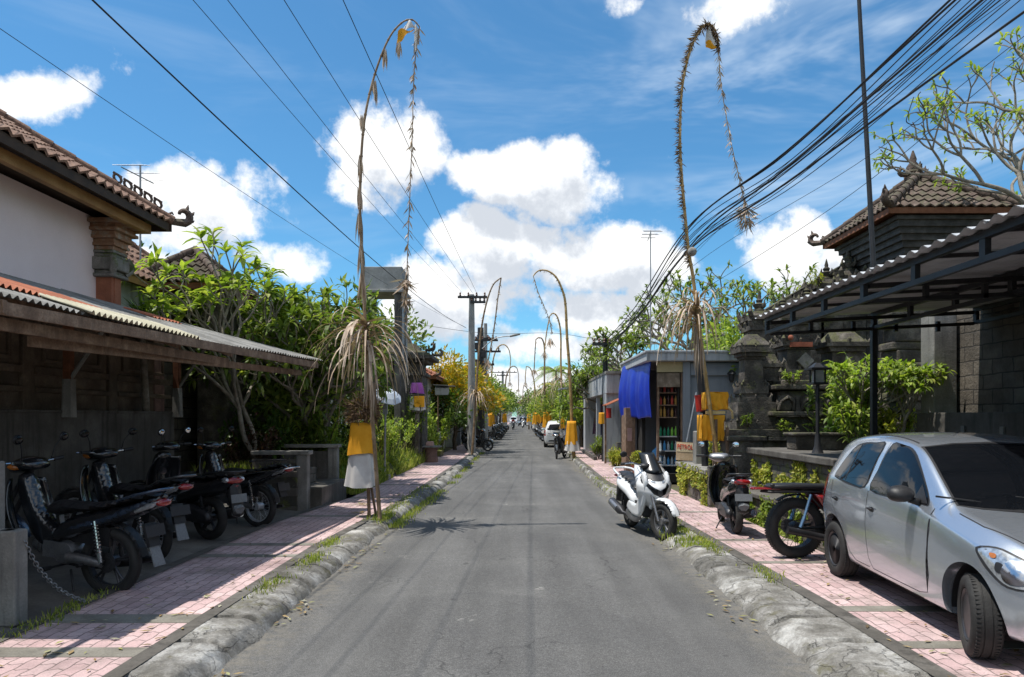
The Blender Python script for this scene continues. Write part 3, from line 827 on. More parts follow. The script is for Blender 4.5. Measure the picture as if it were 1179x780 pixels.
# ---------------------------------------------------------------- roofs and masonry helpers
tile_m = mat('roof_tile', (.20, .115, .08), .85, (.32, .21, .15), 9, .45, fine=.35, fscale=25, bump=.3, moss=.0)
tile_dark = mat('dark_roof_tile', (.105, .075, .06), .9, (.19, .145, .12), 8, .45, fine=.35, fscale=25, bump=.4, moss=.02, mosscol=(.09, .08, .05))
tile_red = mat('red_roof_tile', (.30, .12, .075), .85, (.40, .19, .13), 7, .4, fine=.3, fscale=25, bump=.2)
def roof_face(mb, A, B, C, D, tw=.2, tl=.27, amp=.028, seed=0):
    """pantiled slope: A-B eave, D-C ridge; every course overlaps the one below"""
    A, B, C, D = map(Vector, (A, B, C, D)); U = (B - A).normalized(); N = U.cross(D - A).normalized()
    if N.z < 0: N = -N
    W = N.cross(U).normalized()
    if W.dot(D - A) < 0: W = -W
    H = (D - A).dot(W); rows = max(1, int(H / tl)); r = random.Random(seed)
    la, lb = 0.0, (B - A).dot(U); ld, lc = (D - A).dot(U), (C - A).dot(U)
    lo, hi = min(la, ld), max(lb, lc); ncol = int((hi - lo) / tw) + 1; sub = 4
    for j in range(rows):
        v0, v1 = j / rows, min(1.0, (j + 1.12) / rows)
        l0, r0_, l1, r1 = la + (ld - la) * v0, lb + (lc - lb) * v0, la + (ld - la) * v1, lb + (lc - lb) * v1
        vs = []; n = ncol * sub
        jit = [r.uniform(-.006, .006) for _ in range(ncol + 1)]
        for i in range(n + 1):
            u = lo + i * tw / sub; ph = i / sub
            hgt = amp * math.cos(2 * PI * ph) + jit[min(ncol, i // sub)]
            u0 = min(max(u, l0), r0_); u1 = min(max(u, l1), r1)
            p0 = A + U * u0 + W * H * v0 + N * (hgt + .038); p1 = A + U * u1 + W * H * v1 + N * (hgt)
            pl = A + U * u0 + W * H * v0 + N * (hgt + .002)
            vs += [pl, p0, p1]
        fs = []
        for i in range(n):
            a = 3 * i; u = lo + (i + .5) * tw / sub
            if u < min(l0, l1) - tw or u > max(r0_, r1) + tw: continue
            fs += [(a, a + 3, a + 4, a + 1), (a + 1, a + 4, a + 5, a + 2)]
        mb.add(vs, fs)
def ridge_caps(mb, a, b, rad=.075, ln=.3):
    a, b = Vector(a), Vector(b); n = max(1, int((b - a).length / ln)); d = (b - a) / n
    for i in range(n):
        p = a + d * i; mb.tube([p, p + d * 1.12], [rad * 1.08, rad * .86], 8)
def curl(mb, p, d, s=.3):
    """flame-shaped corner ornament: scroll with spikes"""
    p = Vector(p); d = Vector(d).normalized(); up = Vector((0, 0, 1)); pts = []
    for k in range(15):
        a = -1.2 + k * .38; rr = s * (.42 - .02 * k)
        pts.append(p + d * (s * .55 + rr * math.cos(a)) + up * (s * .42 + rr * math.sin(a)))
    pts = [p - d * s * .6, p + d * s * .1 - up * s * .02] + pts[:12]
    mb.tube(pts, [s * .2] * 2 + [s * (.24 - .014 * k) for k in range(12)], 6)
    for k in (4, 6, 8):
        q = pts[k]; o = (q - (p + d * s * .55 + up * s * .42)).normalized(); mb.tube([q, q + o * s * .22, q + o * s * .3 + up * s * .12], [s * .12, s * .09, s * .02], 5)
    for k in range(4):
        q = p - d * s * (.15 + .5 * k) + up * s * .05
        mb.tube([q, q + up * s * .3 - d * s * .05, q + up * s * .42 + d * s * .12, q + up * s * .3 + d * s * .2], [s * .1, s * .09, s * .07, s * .04], 5)
def hip_roof(t, x0, x1, y0, y1, z, rise, tm, over=0, ridge=None, fascia=None, orn=.25, tw=.2, tl=.27, cap=.075, seed=0, orn_m=None, finial=0):
    cx, cy = (x0 + x1) / 2, (y0 + y1) / 2; dx, dy = x1 - x0, y1 - y0
    if abs(dx - dy) < .05: ra = rb = Vector((cx, cy, z + rise))
    elif dx > dy: ra, rb = Vector((x0 + dy / 2, cy, z + rise)), Vector((x1 - dy / 2, cy, z + rise))
    else: ra, rb = Vector((cx, y0 + dx / 2, z + rise)), Vector((cx, y1 - dx / 2, z + rise))
    c = [Vector((x0, y0, z)), Vector((x1, y0, z)), Vector((x1, y1, z)), Vector((x0, y1, z))]
    g = MB()
    if dx >= dy:
        quads = [(c[0], c[1], rb, ra), (c[1], c[2], rb, rb), (c[2], c[3], ra, rb), (c[3], c[0], ra, ra)]; hips = [(c[0], ra), (c[3], ra), (c[1], rb), (c[2], rb)]
    else:
        quads = [(c[0], c[1], ra, ra), (c[1], c[2], rb, ra), (c[2], c[3], rb, rb), (c[3], c[0], ra, rb)]; hips = [(c[0], ra), (c[1], ra), (c[2], rb), (c[3], rb)]
    for i, q in enumerate(quads): roof_face(g, *q, tw=tw, tl=tl, seed=seed + i)
    rf = g.build('roof', tm, t, weld=False)
    g = MB()
    for a, b in hips: ridge_caps(g, a + Vector((0, 0, .05)), b + Vector((0, 0, .06)), cap)
    if (ra - rb).length > .1: ridge_caps(g, ra + Vector((0, 0, .06)), rb + Vector((0, 0, .06)), cap * 1.15)
    g.build('ridge_caps', tm, rf, smooth=True, weld=False)
    if orn:
        for a, b in hips:
            g = MB(); curl(g, a + Vector((0, 0, .05)), Vector(((a - b).x, (a - b).y, 0)), orn); g.build('corner_ornament', orn_m or tile_dark, rf, smooth=True, weld=False)
    if finial:
        g = MB(); f = finial
        top = (ra + rb) / 2
        g.lathe([(f * .3, 0), (f * .32, f * .1), (f * .18, f * .16), (f * .28, f * .3), (f * .2, f * .42), (f * .25, f * .52), (f * .12, f * .7), (f * .14, f * .8), (f * .03, f * 1.15)], top, seg=8)
        for k in range(4):
            a = k * PI / 2; curl(g, top + Vector((math.cos(a) * f * .2, math.sin(a) * f * .2, f * .2)), (math.cos(a), math.sin(a), 0), f * .35)
        g.build('finial', orn_m or tile_dark, rf, smooth=True, weld=False)
    g = MB(); e = .04
    g.box((cx, y0 + e, z - .07), (dx, .03, .13)); g.box((cx, y1 - e, z - .07), (dx, .03, .13))
    g.box((x0 + e, cy, z - .07), (.03, dy - .12, .13)); g.box((x1 - e, cy, z - .07), (.03, dy - .12, .13))
    g.box((cx, cy, z - .02), (dx - .14, dy - .14, .03))
    g.build('fascia', fascia or wood_red, rf)
    return rf
def stack(mb, x, y, z, lv, ang=0, deco=0):
    """stepped masonry: lv = [(width x, width y, height, top ratio)...] from the bottom"""
    for l in lv:
        wx, wy, h = l[:3]; tp = l[3] if len(l) > 3 else 1
        mb.box((x, y, z + h / 2), (wx, wy, h), rz=ang, top=tp); z += h
        if deco and h < .15 and wx > .3 and tp == 1:
            for sx in (-1, 0, 1):
                for sy in (-1, 0, 1):
                    if sx or sy:
                        q = Vector((x + sx * wx * .46, y + sy * wy * .46, z)); k = deco * (1.3 if sx and sy else 1)
                        mb.tube([q - Vector((0, 0, .02)), q + Vector((sx * k * .25, sy * k * .25, k * .5)), q + Vector((sx * k * .1, sy * k * .1, k))], [k * .34, k * .3, k * .05], 5)
    return z
def flame(mb, x, y, z, s):
    """carved stone finial"""
    mb.lathe([(s * .34, 0), (s * .36, s * .12), (s * .2, s * .2), (s * .3, s * .36), (s * .34, s * .46), (s * .16, s * .56), (s * .22, s * .7), (s * .10, s * .82), (s * .12, s * .92), (s * .02, s * 1.3)], (x, y, z), seg=7)
    for k in range(4):
        a = k * PI / 2 + .4
        q = Vector((x + math.cos(a) * s * .28, y + math.sin(a) * s * .28, z + s * .3))
        mb.tube([q, q + Vector((math.cos(a) * s * .16, math.sin(a) * s * .16, s * .12)), q + Vector((math.cos(a) * s * .12, math.sin(a) * s * .12, s * .38))], [s * .1, s * .09, s * .02], 5)
def corrugated(mb, P00, P10, P11, P01, pitch, amp, n_len=6, thick=.006, seed=0, sag=.01):
    """waves run from edge 0 to edge 1 (P00->P01); they are spaced along P00->P10"""
    P00, P10, P11, P01 = map(Vector, (P00, P10, P11, P01)); r = random.Random(seed)
    W = (P10 - P00).length; nw = max(2, int(W / pitch)); nu = nw * 6
    N = (P10 - P00).cross(P01 - P00).normalized()
    if N.z < 0: N = -N
    for off in (0, -thick):
        def fn(u, v):
            p = P00.lerp(P10, u).lerp(P01.lerp(P11, u), v)
            return p + N * (amp * math.sin(2 * PI * nw * u) + off + sag * noise.noise(Vector((u * W * .7, v * 3, seed))))
        mb.grid(fn, nu, n_len)
    b = len(mb.v)
# ---------------------------------------------------------------- vehicles
tyre_m = mat('tyre_rubber', (.028, .027, .026), .8, (.05, .048, .045), 5, .3, fine=.2, fscale=90, bump=.25)
chrome = mat('chrome', (.62, .63, .65), .18, None, 5, .05, metal=1, fine=0, bump=0)
alloy = mat('cast_alloy', (.30, .30, .31), .42, None, 6, .2, metal=.8, bump=.05)
alloy_dark = mat('dark_alloy', (.06, .06, .065), .4, None, 6, .2, metal=.5, bump=.05)
black_plastic = mat('black_plastic', (.020, .020, .022), .5, (.035, .035, .037), 5, .3, fine=.1, bump=.08)
vinyl = mat('seat_vinyl', (.017, .017, .019), .42, (.03, .03, .032), 5, .2, fine=.12, fscale=120, bump=.12)
def paint(name, col, metal=.0, rough=.28, dirt=.12):
    return mat(name, col, rough, tuple(min(1, c * 1.05) for c in col), 2, .05, fine=.03, fscale=200, bump=0, metal=metal, coat=.9, spec=.5, dirt=dirt)
p_silver = paint('silver_paint', (.56, .61, .68), .78, .24, .0)
p_white = paint('white_paint', (.74, .75, .76), 0, .3)
p_black = paint('black_paint', (.014, .015, .018), .1, .2, 0)
p_navy = paint('dark_blue_paint', (.05, .075, .12), .5, .25, 0)
p_greyd = paint('dark_grey_paint', (.07, .075, .08), .4, .3)
p_red = paint('red_bike_paint', (.35, .02, .02), 0, .3)
p_blue = paint('blue_bike_paint', (.03, .10, .30), 0, .3)
glass_dark = mat('tinted_glass', (.005, .006, .008), .03, None, 3, .1, fine=0, bump=0, spec=.3)
lens_clear = mat('clear_lens', (.52, .55, .58), .12, (.70, .73, .76), 22, .5, metal=.6, fine=0, bump=0, coat=1)
lens_red = mat('red_lens', (.25, .010, .010), .15, None, 10, .3, fine=0, bump=0, coat=1)
lens_amber = mat('amber_lens', (.40, .13, .02), .15, None, 10, .3, fine=0, bump=0, coat=1)
plate_m = mat('number_plate', (.03, .03, .033), .5, None, 5, .1)
plate_grey = mat('grey_plate', (.17, .18, .19), .5, None, 5, .1)
rim_white = mat('pale_wheel_rim', (.55, .57, .60), .3, None, 5, .1, metal=.4, bump=0)

def lathe_tyre(g, c, R_, w, rr, seg=36):
    prof = []
    for k in range(13):
        a = -PI * .12 + (PI * 1.24) * k / 12
        prof.append((R_ - (R_ - rr) * .5 + (R_ - rr) * .5 * math.sin(a) * 1.0, w / 2 * math.cos(a)))
    prof = [(rr, w * .36)] + [(rr + (R_ - rr) * q, w * x) for q, x in ((.25, .47), (.55, .5), (.82, .44), (.95, .28), (1, .1), (1, -.1), (.95, -.28), (.82, -.44), (.55, -.5), (.25, -.47))] + [(rr, -w * .36)]
    g.lathe(prof, c, 'Y', seg, close=True)
def xf(g, M):
    g.v = [tuple(M @ Vector(p)) for p in g.v]; return g
def bike_wheel(t, x, R_, w, style, rimm, M=None, hub=.05):
    c = (x, 0, R_)
    g = MB(); rr = R_ - w * .85
    g.lathe([(rr + .008, w * .34), (rr - .018, w * .26), (rr - .018, -w * .26), (rr + .008, -w * .34)], c, 'Y', 36, close=True)
    g.lathe([(hub, .055), (hub * 1.1, .02), (hub * 1.1, -.02), (hub, -.055)], c, 'Y', 16)
    if style == 'spoke':
        for k in range(28):
            a = 2 * PI * k / 28; b = a + (.5 if k % 2 else -.5); sy = .035 if k % 4 < 2 else -.035
            g.tube([(x + hub * math.cos(a), sy, R_ + hub * math.sin(a)), (x + rr * math.cos(b), 0, R_ + rr * math.sin(b))], .0022, 3)
    else:
        n = 5
        for k in range(n):
            for dd in (-.14, .14):
                a = 2 * PI * k / n + .3; 
                p = [(x + q * math.cos(a + dd * (q / rr)), 0, R_ + q * math.sin(a + dd * (q / rr))) for q in (hub * .8, rr * .6, rr)]
                g.tube(p, [.017, .012, .014], 6)
        g.lathe([(.085, .050), (.085, .046)], c, 'Y', 20)
    wh_g = g; ty = MB(); lathe_tyre(ty, c, R_, w, rr)
    if M: xf(wh_g, M); xf(ty, M)
    wh = wh_g.build('wheel', rimm, t, smooth=True)
    ty.build('tyre', tyre_m, wh, smooth=True)
    return wh
def coil(g, a, b, r, n=9):
    a, b = Vector(a), Vector(b); d = (b - a); u = d.normalized().orthogonal().normalized(); w = d.normalized().cross(u); pts = []
    for k in range(n * 8 + 1):
        q = k / (n * 8); th = q * n * 2 * PI
        pts.append(a + d * q + (u * math.cos(th) + w * math.sin(th)) * r)
    g.tube(pts, r * .2, 4)
def arc(cx, cz, r, a0, a1, n=10): return [(cx + r * math.cos(math.radians(a0 + (a1 - a0) * k / n)), cz + r * math.sin(math.radians(a0 + (a1 - a0) * k / n))) for k in range(n + 1)]
def fender_outline(cx, cz, r, th, a0, a1): return arc(cx, cz, r + th, a0, a1) + list(reversed(arc(cx, cz, r, a0, a1)))
def mirrors(t, x, z, M, glassm=glass_dark, h=.2, yb=.2, blue=False):
    for sg in (1, -1):
        g = MB(); g.tube([(x, sg * yb, z), (x - .01, sg * (yb + .03), z + h * .6), (x - .03, sg * (yb + .09), z + h)], .006, 6)
        g.ball((x - .03, sg * (yb + .12), z + h + .01), (.018, .062, .045), 14, 8)
        mr = xf(g, M).build('mirror', black_plastic, t, smooth='all')
        q = MB(); q.ball((x - .042, sg * (yb + .12), z + h + .01), (.009, .054, .038), 14, 6); xf(q, M).build('mirror_glass', glassm, mr, smooth='all')

def underbone(label, loc, rotz, body=None, side=None, rim='cast', rimm=None, group=None, style='wave', tail_rail=False, flap=True, steer=.35, seatlen=0):
    """step-through motorcycle; x forward, rear axle above the origin"""
    body = body or p_black; side = side or p_navy; rimm = rimm or alloy_dark
    t = thing('motorbike', label, 'motorbike', (0, 0, 0), group)
    Rr, WB = .285, 1.24
    SM = Matrix.Translation((WB, 0, 0)) @ Matrix.Rotation(steer, 4, 'Z') @ Matrix.Translation((-WB, 0, 0))
    bike_wheel(t, 0, Rr, .085, rim, rimm)
    bike_wheel(t, WB, Rr, .075, rim, rimm, SM)
    g = MB(); inflate(g, crom2([(-.50, .90), (-.32, .74), (-.02, .60), (.28, .47), (.50, .40), (.54, .50), (.40, .63), (.1, .73), (-.2, .82), (-.40, .90)], 5), lambda x, z: .115 if x > -.2 else max(.03, .115 + (x + .2) * .27), .07, .035)
    bd = g.build('tail_body', body, t, smooth=True)
    g = MB()
    for sg in (1, -1):
        inflate(g, crom2([(-.46, .885), (-.2, .73), (.1, .60), (.36, .52), (.30, .58), (.0, .69), (-.28, .82)], 5), .02, .02, .035, yc=sg * .105)
    g.build('side_panel', side, bd, smooth=True)
    g = MB(); inflate(g, crom2([(.64, .68), (.55, .755), (.3, .765), (.05, .80), (-.15, .87), (-.38, .915), (-.43, .89), (-.2, .82), (.1, .72), (.4, .66), (.58, .62)], 5), lambda x, z: .10 if x > .45 else .135, .07, .035)
    g.build('seat', vinyl, t, smooth=True)
    # spine and leg shield
    g = MB(); inflate(g, crom2([(.50, .50), (.62, .58), (.74, .72), (.86, .95), (.96, .93), (.94, .76), (.84, .55), (.70, .36), (.56, .36)], 5), .075, .05, .035); g.build('spine_cover', body, t, smooth=True)
    g = MB()
    for sg in (1, -1):
        g.grid(lambda u, v: (lambda xx, zz, yy: (xx - .10 * u * u + .02, sg * yy * (.35 + .65 * u), zz))(.98 - .22 * (1 - v) ** 1.4, .26 + .64 * v, .13 + .10 * math.sin(v * PI * .85)), 6, 14)
    o = g.build('leg_shield', body, t, smooth=True, solid=.012)
    # head unit
    H = Matrix(SM)
    g = MB(); loft(g, [((.84, 0, 1.02), .10, .03, 0, 2.3), ((.90, 0, 1.03), .17, .055, 0, 2.4), ((.98, 0, 1.015), .165, .075, 0, 2.4), ((1.06, 0, .99), .12, .06, 0, 2.3), ((1.10, 0, .975), .07, .03, 0, 2)], 20)
    g.ball((.93, 0, 1.06), (.08, .09, .03), 14, 8)
    hc = xf(g, H).build('headlight_cowl', body, t, smooth='all')
    g = MB(); g.ball((1.06, 0, .985), (.06, .105, .05), 16, 10); xf(g, H).build('headlight', lens_clear, hc, smooth='all')
    for sg in (1, -1):
        g = MB(); g.ball((1.0, sg * .14, 1.0), (.06, .035, .028), 12, 8); xf(g, H).build('indicator', lens_amber, hc, smooth='all')
    g = MB(); g.tube([(.88, -.34, 1.06), (.90, -.18, 1.045), (.93, 0, 1.02), (.90, .18, 1.045), (.88, .34, 1.06)], .012, 8)
    hb = xf(g, H).build('handlebar', chrome, t, smooth=True)
    for sg in (1, -1):
        g = MB(); g.tube([(.88, sg * .34, 1.06), (.892, sg * .23, 1.05)], .019, 8); xf(g, H).build('grip', black_plastic, hb, smooth=True)
        g = MB(); g.tube([(.95, sg * .33, 1.05), (.93, sg * .2, 1.05), (.91, sg * .16, 1.04)], .007, 6); xf(g, H).build('brake_lever', chrome, hb)
    mirrors(t, .90, 1.05, H)
    g = MB()
    for sg in (1, -1): g.tube([(.985, sg * .07, .86), (1.12, sg * .07, .52), (1.235, sg * .07, .285)], [.022, .024, .02], 8)
    g.tube([(.93, 0, 1.0), (1.0, 0, .80)], .03, 8)
    xf(g, H).build('front_fork', alloy_dark, t, smooth=True)
    g = MB(); inflate(g, fender_outline(WB, Rr, Rr + .02, .035, 15, 165), .058, .03, .03, flat=.4); xf(g, H).build('front_fender', side, t, smooth=True)
    # engine
    g = MB(); g.lathe([(.02, .11), (.09, .10), (.105, .06), (.105, -.06), (.09, -.11), (.02, -.12)], (.40, 0, .33), 'Y', 20)
    g.box((.52, 0, .34), (.2, .15, .14)); g.lathe([(.055, .0), (.06, .02), (.06, .16), (.05, .2)], (.56, 0, .35), 'X', 14)
    for k in range(5): g.lathe([(.075, 0), (.075, .008)], (.60 + k * .022, 0, .35), 'X', 14)
    g.tube([(.32, .12, .31), (.10, .115, .30), (0, .10, .285)], [.045, .04, .035], 8)
    en = g.build('engine', alloy, t, smooth=True)
    g = MB(); g.tube([(.42, -.26, .22), (.42, .26, .22)], .011, 6); g.tube([(.15, -.2, .27), (.15, .2, .27)], .010, 6)
    for sg in (1, -1):
        g.tube([(.42, sg * .26, .22), (.42, sg * .19, .22)], .02, 6); g.tube([(.15, sg * .2, .27), (.15, sg * .13, .27)], .018, 6)
    g.tube([(.30, .10, .20), (.20, .16, .04)], .010, 6)
    g.build('foot_pegs', black_plastic, t)
    g = MB()
    for sg in (1, -1): g.tube([(0, sg * .085, .285), (.30, sg * .07, .34)], .02, 6)
    g.tube([(.45, 0, .5), (.15, 0, .62), (-.30, 0, .76)], .028, 6); g.box((.2, 0, .5), (.42, .10, .16))
    g.build('frame', black_plastic, t)
    for sg in (1, -1):
        g = MB(); g.tube([(.0, sg * .12, .30), (.03, sg * .12, .42)], .018, 8); g.tube([(.03, sg * .12, .42), (.085, sg * .12, .64)], .010, 6); coil(g, (.02, sg * .12, .38), (.08, sg * .12, .62), .024)
        g.build('rear_shock', chrome if sg > 0 else black_metal, t)
    g = MB(); g.tube(crom([(.62, -.05, .30), (.60, -.11, .20), (.42, -.14, .17), (.22, -.15, .21), (-.28, -.16, .31)], 4), [.018] * 9 + [.03, .042, .045, .045, .045, .045, .03, .02][:8], 10)
    ex = g.build('exhaust', black_metal, t, smooth=True)
    g = MB(); g.tube([(.08, -.175, .262), (-.14, -.185, .305)], [.04, .04], 10); g.build('heat_shield', alloy, ex, smooth=True)
    g = MB(); inflate(g, fender_outline(0, Rr, Rr + .035, .018, 35, 165), .062, .02, .035, flat=.6)
    g.box((-.37, 0, .56), (.03, .13, .2), ry=.35)
    fd = g.build('rear_fender', black_plastic, t)
    g = MB(); g.box((-.405, 0, .60), (.006, .22, .10), ry=.3); g.build('number_plate', plate_m, fd)
    if flap:
        g = MB(); g.box((-.42, 0, .43), (.012, .13, .26), ry=.42, top=.75); g.build('mud_flap', plate_grey, fd)
    g = MB(); g.ball((-.46, 0, .845), (.05, .085, .035), 14, 8); tl = g.build('tail_lamp', lens_red, t, smooth='all')
    for sg in (1, -1):
        g = MB(); inflate(g, [(-.49, .87), (-.42, .80), (-.26, .735), (-.24, .76), (-.36, .83)], .02, .015, .015, yc=sg * .075); g.build('rear_indicator', lens_clear, tl, smooth=True)
    g = MB()
    if tail_rail:
        pts = crom([(.25, .15, .70), (-.1, .165, .78), (-.42, .16, .84), (-.56, .09, .88), (-.58, 0, .885), (-.56, -.09, .88), (-.42, -.16, .84), (-.1, -.165, .78), (.25, -.15, .70)], 5)
        g.tube(pts, .012, 8); g.tube([(-.52, .1, .885), (-.3, .13, .95), (.1, .13, .90)], .009, 6); g.tube([(-.52, -.1, .885), (-.3, -.13, .95), (.1, -.13, .90)], .009, 6)
    else:
        for sg in (1, -1): g.tube(crom([(-.12, sg * .12, .83), (-.3, sg * .15, .90), (-.47, sg * .10, .955), (-.5, sg * .0, .96)], 4), .013, 7)
    g.build('grab_rail', chrome if tail_rail else side, t, smooth=True)
    t.location = loc; t.rotation_euler = (0, 0, rotz)
    return t

def autoscooter(label, loc, rotz, body=None, accent=None, group=None, steer=-.3, mirror='blue'):
    body = body or p_black; accent = accent or alloy
    t = thing('scooter', label, 'scooter', (0, 0, 0), group); Rr, WB = .26, 1.25
    SM = Matrix.Translation((WB - .1, 0, 0)) @ Matrix.Rotation(steer, 4, 'Z') @ Matrix.Translation((-WB + .1, 0, 0))
    bike_wheel(t, 0, Rr, .10, 'cast', alloy_dark); bike_wheel(t, WB, Rr, .09, 'cast', alloy_dark, SM)
    g = MB(); inflate(g, crom2([(-.40, .80), (-.36, .66), (-.12, .55), (.2, .46), (.42, .36), (.50, .44), (.46, .62), (.3, .70), (0, .74), (-.25, .82)], 5), lambda x, z: .15 if x > -.15 else max(.05, .15 + (x + .15) * .3), .09, .035)
    bd = g.build('rear_body', body, t, smooth=True)
    g = MB(); inflate(g, crom2([(.55, .70), (.42, .77), (.1, .77), (-.1, .82), (-.33, .86), (-.36, .82), (-.1, .75), (.3, .70), (.5, .64)], 5), lambda x, z: .11 if x > .4 else .145, .07, .035); g.build('seat', vinyl, t, smooth=True)
    g = MB(); g.tube(crom([(.0, .14, .80), (-.25, .16, .86), (-.42, .10, .88), (-.45, 0, .88), (-.42, -.10, .88), (-.25, -.16, .86), (0, -.14, .80)], 4), .014, 7); g.build('grab_rail', black_metal, t, smooth=True)
    g = MB(); g.box((.68, 0, .30), (.42, .30, .07)); inflate(g, [(.48, .27), (.9, .27), (.95, .34), (.45, .40)], .15, .04, .03)
    g.build('floorboard', black_plastic, t, bevel=.01)
    g = MB()
    def sh(u, v):
        uu = 2 * u - 1; w = .12 + .12 * math.sin(PI * (.12 + .75 * v)); x = .93 + .10 * math.sin(v * 2.4) - .10 * v
        return (x + .02 - .12 * uu * uu, w * uu, .30 + .62 * v)
    g.grid(sh, 14, 14); g.build('leg_shield', body, t, smooth=True, solid=.014)
    g = MB(); inflate(g, crom2([(.88, .35), (.9, .7), (.84, .95), (.97, .95), (1.04, .7), (1.0, .45)], 4), .10, .05, .035); g.build('front_cowl', body, t, smooth=True)
    H = SM
    g = MB(); loft(g, [((.80, 0, 1.03), .09, .03, 0, 2.4), ((.86, 0, 1.05), .16, .05, 0, 2.4), ((.95, 0, 1.04), .17, .065, 0, 2.4), ((1.04, 0, 1.0), .12, .05, 0, 2.2), ((1.08, 0, .98), .05, .02, 0, 2)], 20); hc = xf(g, H).build('handlebar_cover', accent, t, smooth='all')
    g = MB(); g.ball((1.03, 0, 1.0), (.055, .11, .045), 14, 8); xf(g, H).build('headlight', lens_clear, hc, smooth='all')
    g = MB(); g.tube([(.83, -.33, 1.06), (.87, -.15, 1.06), (.87, .15, 1.06), (.83, .33, 1.06)], .012, 8); hb = xf(g, H).build('handlebar', black_metal, t)
    for sg in (1, -1):
        g = MB(); g.tube([(.83, sg * .34, 1.06), (.845, sg * .22, 1.06)], .02, 8); xf(g, H).build('grip', black_plastic, hb, smooth=True)
        g = MB(); g.tube([(.90, sg * .32, 1.05), (.89, sg * .18, 1.055)], .006, 6); xf(g, H).build('brake_lever', chrome, hb)
    mirrors(t, .86, 1.06, H, MATS.get('sky_mirror') or mat('sky_mirror', (.75, .8, .85), .03, None, metal=1, fine=0, bump=0), .17, .14)
    g = MB()
    for sg in (1, -1): g.tube([(1.08, sg * .07, .62), (1.245, sg * .07, .265)], .02, 7)
    xf(g, H).build('front_fork', alloy_dark, t)
    g = MB(); inflate(g, fender_outline(WB, Rr, Rr + .02, .035, 5, 160), .062, .03, .03, flat=.4); xf(g, H).build('front_fender', body, t, smooth=True)
    g = MB(); inflate(g, crom2([(-.12, .24), (-.1, .36), (.25, .42), (.48, .36), (.46, .24), (.2, .20)], 4), .05, .03, .03, yc=.12); g.box((.3, 0, .32), (.3, .2, .16)); en = g.build('engine', alloy_dark, t, smooth=True)
    g = MB(); g.tube([(.0, .10, .30), (.04, .10, .42), (.10, .10, .62)], [.018, .016, .010], 7); coil(g, (.01, .10, .36), (.09, .10, .60), .026); g.build('rear_shock', black_metal, t)
    g = MB(); g.tube(crom([(.40, -.08, .22), (.25, -.14, .18), (.08, -.165, .27), (-.1, -.17, .30), (-.30, -.17, .34)], 4), [.016] * 6 + [.03, .06, .065, .065, .065, .065, .065, .065, .065, .06, .05][:11], 12)
    ex = g.build('exhaust', alloy_dark, t, smooth=True)
    g = MB(); g.tube([(-.285, -.17, .335), (-.325, -.17, .343)], [.052, .045], 12); g.build('exhaust_tip', chrome, ex, smooth=True)
    g = MB(); g.tube([(.36, -.2, .29), (.36, .2, .29)], .014, 6); g.tube([(.35, .12, .22), (.25, .24, .03)], .010, 6); g.build('foot_pegs', black_metal, t)
    g = MB(); inflate(g, [(-.40, .74), (-.30, .62), (-.36, .50), (-.46, .34), (-.50, .35), (-.44, .62)], .085, .03, .03); fd = g.build('rear_fender', black_plastic, t, smooth=True)
    g = MB(); g.box((-.465, 0, .565), (.006, .23, .10), ry=.25); g.build('number_plate', plate_grey, fd)
    g = MB(); inflate(g, [(-.52, .47), (-.44, .50), (-.40, .36), (-.47, .33)], .07, .02, .03); g.build('mud_flap', plate_grey, fd)
    g = MB(); g.ball((-.37, 0, .765), (.055, .13, .042), 16, 8); g.ball((-.385, 0, .70), (.03, .06, .016), 12, 6); tl = g.build('tail_lamp', lens_red, t, smooth='all')
    for sg in (1, -1):
        g = MB(); g.ball((-.345, sg * .115, .775), (.055, .035, .034), 12, 8); g.build('rear_indicator', lens_clear, tl, smooth='all')
    t.location = loc; t.rotation_euler = (0, 0, rotz)
    return t

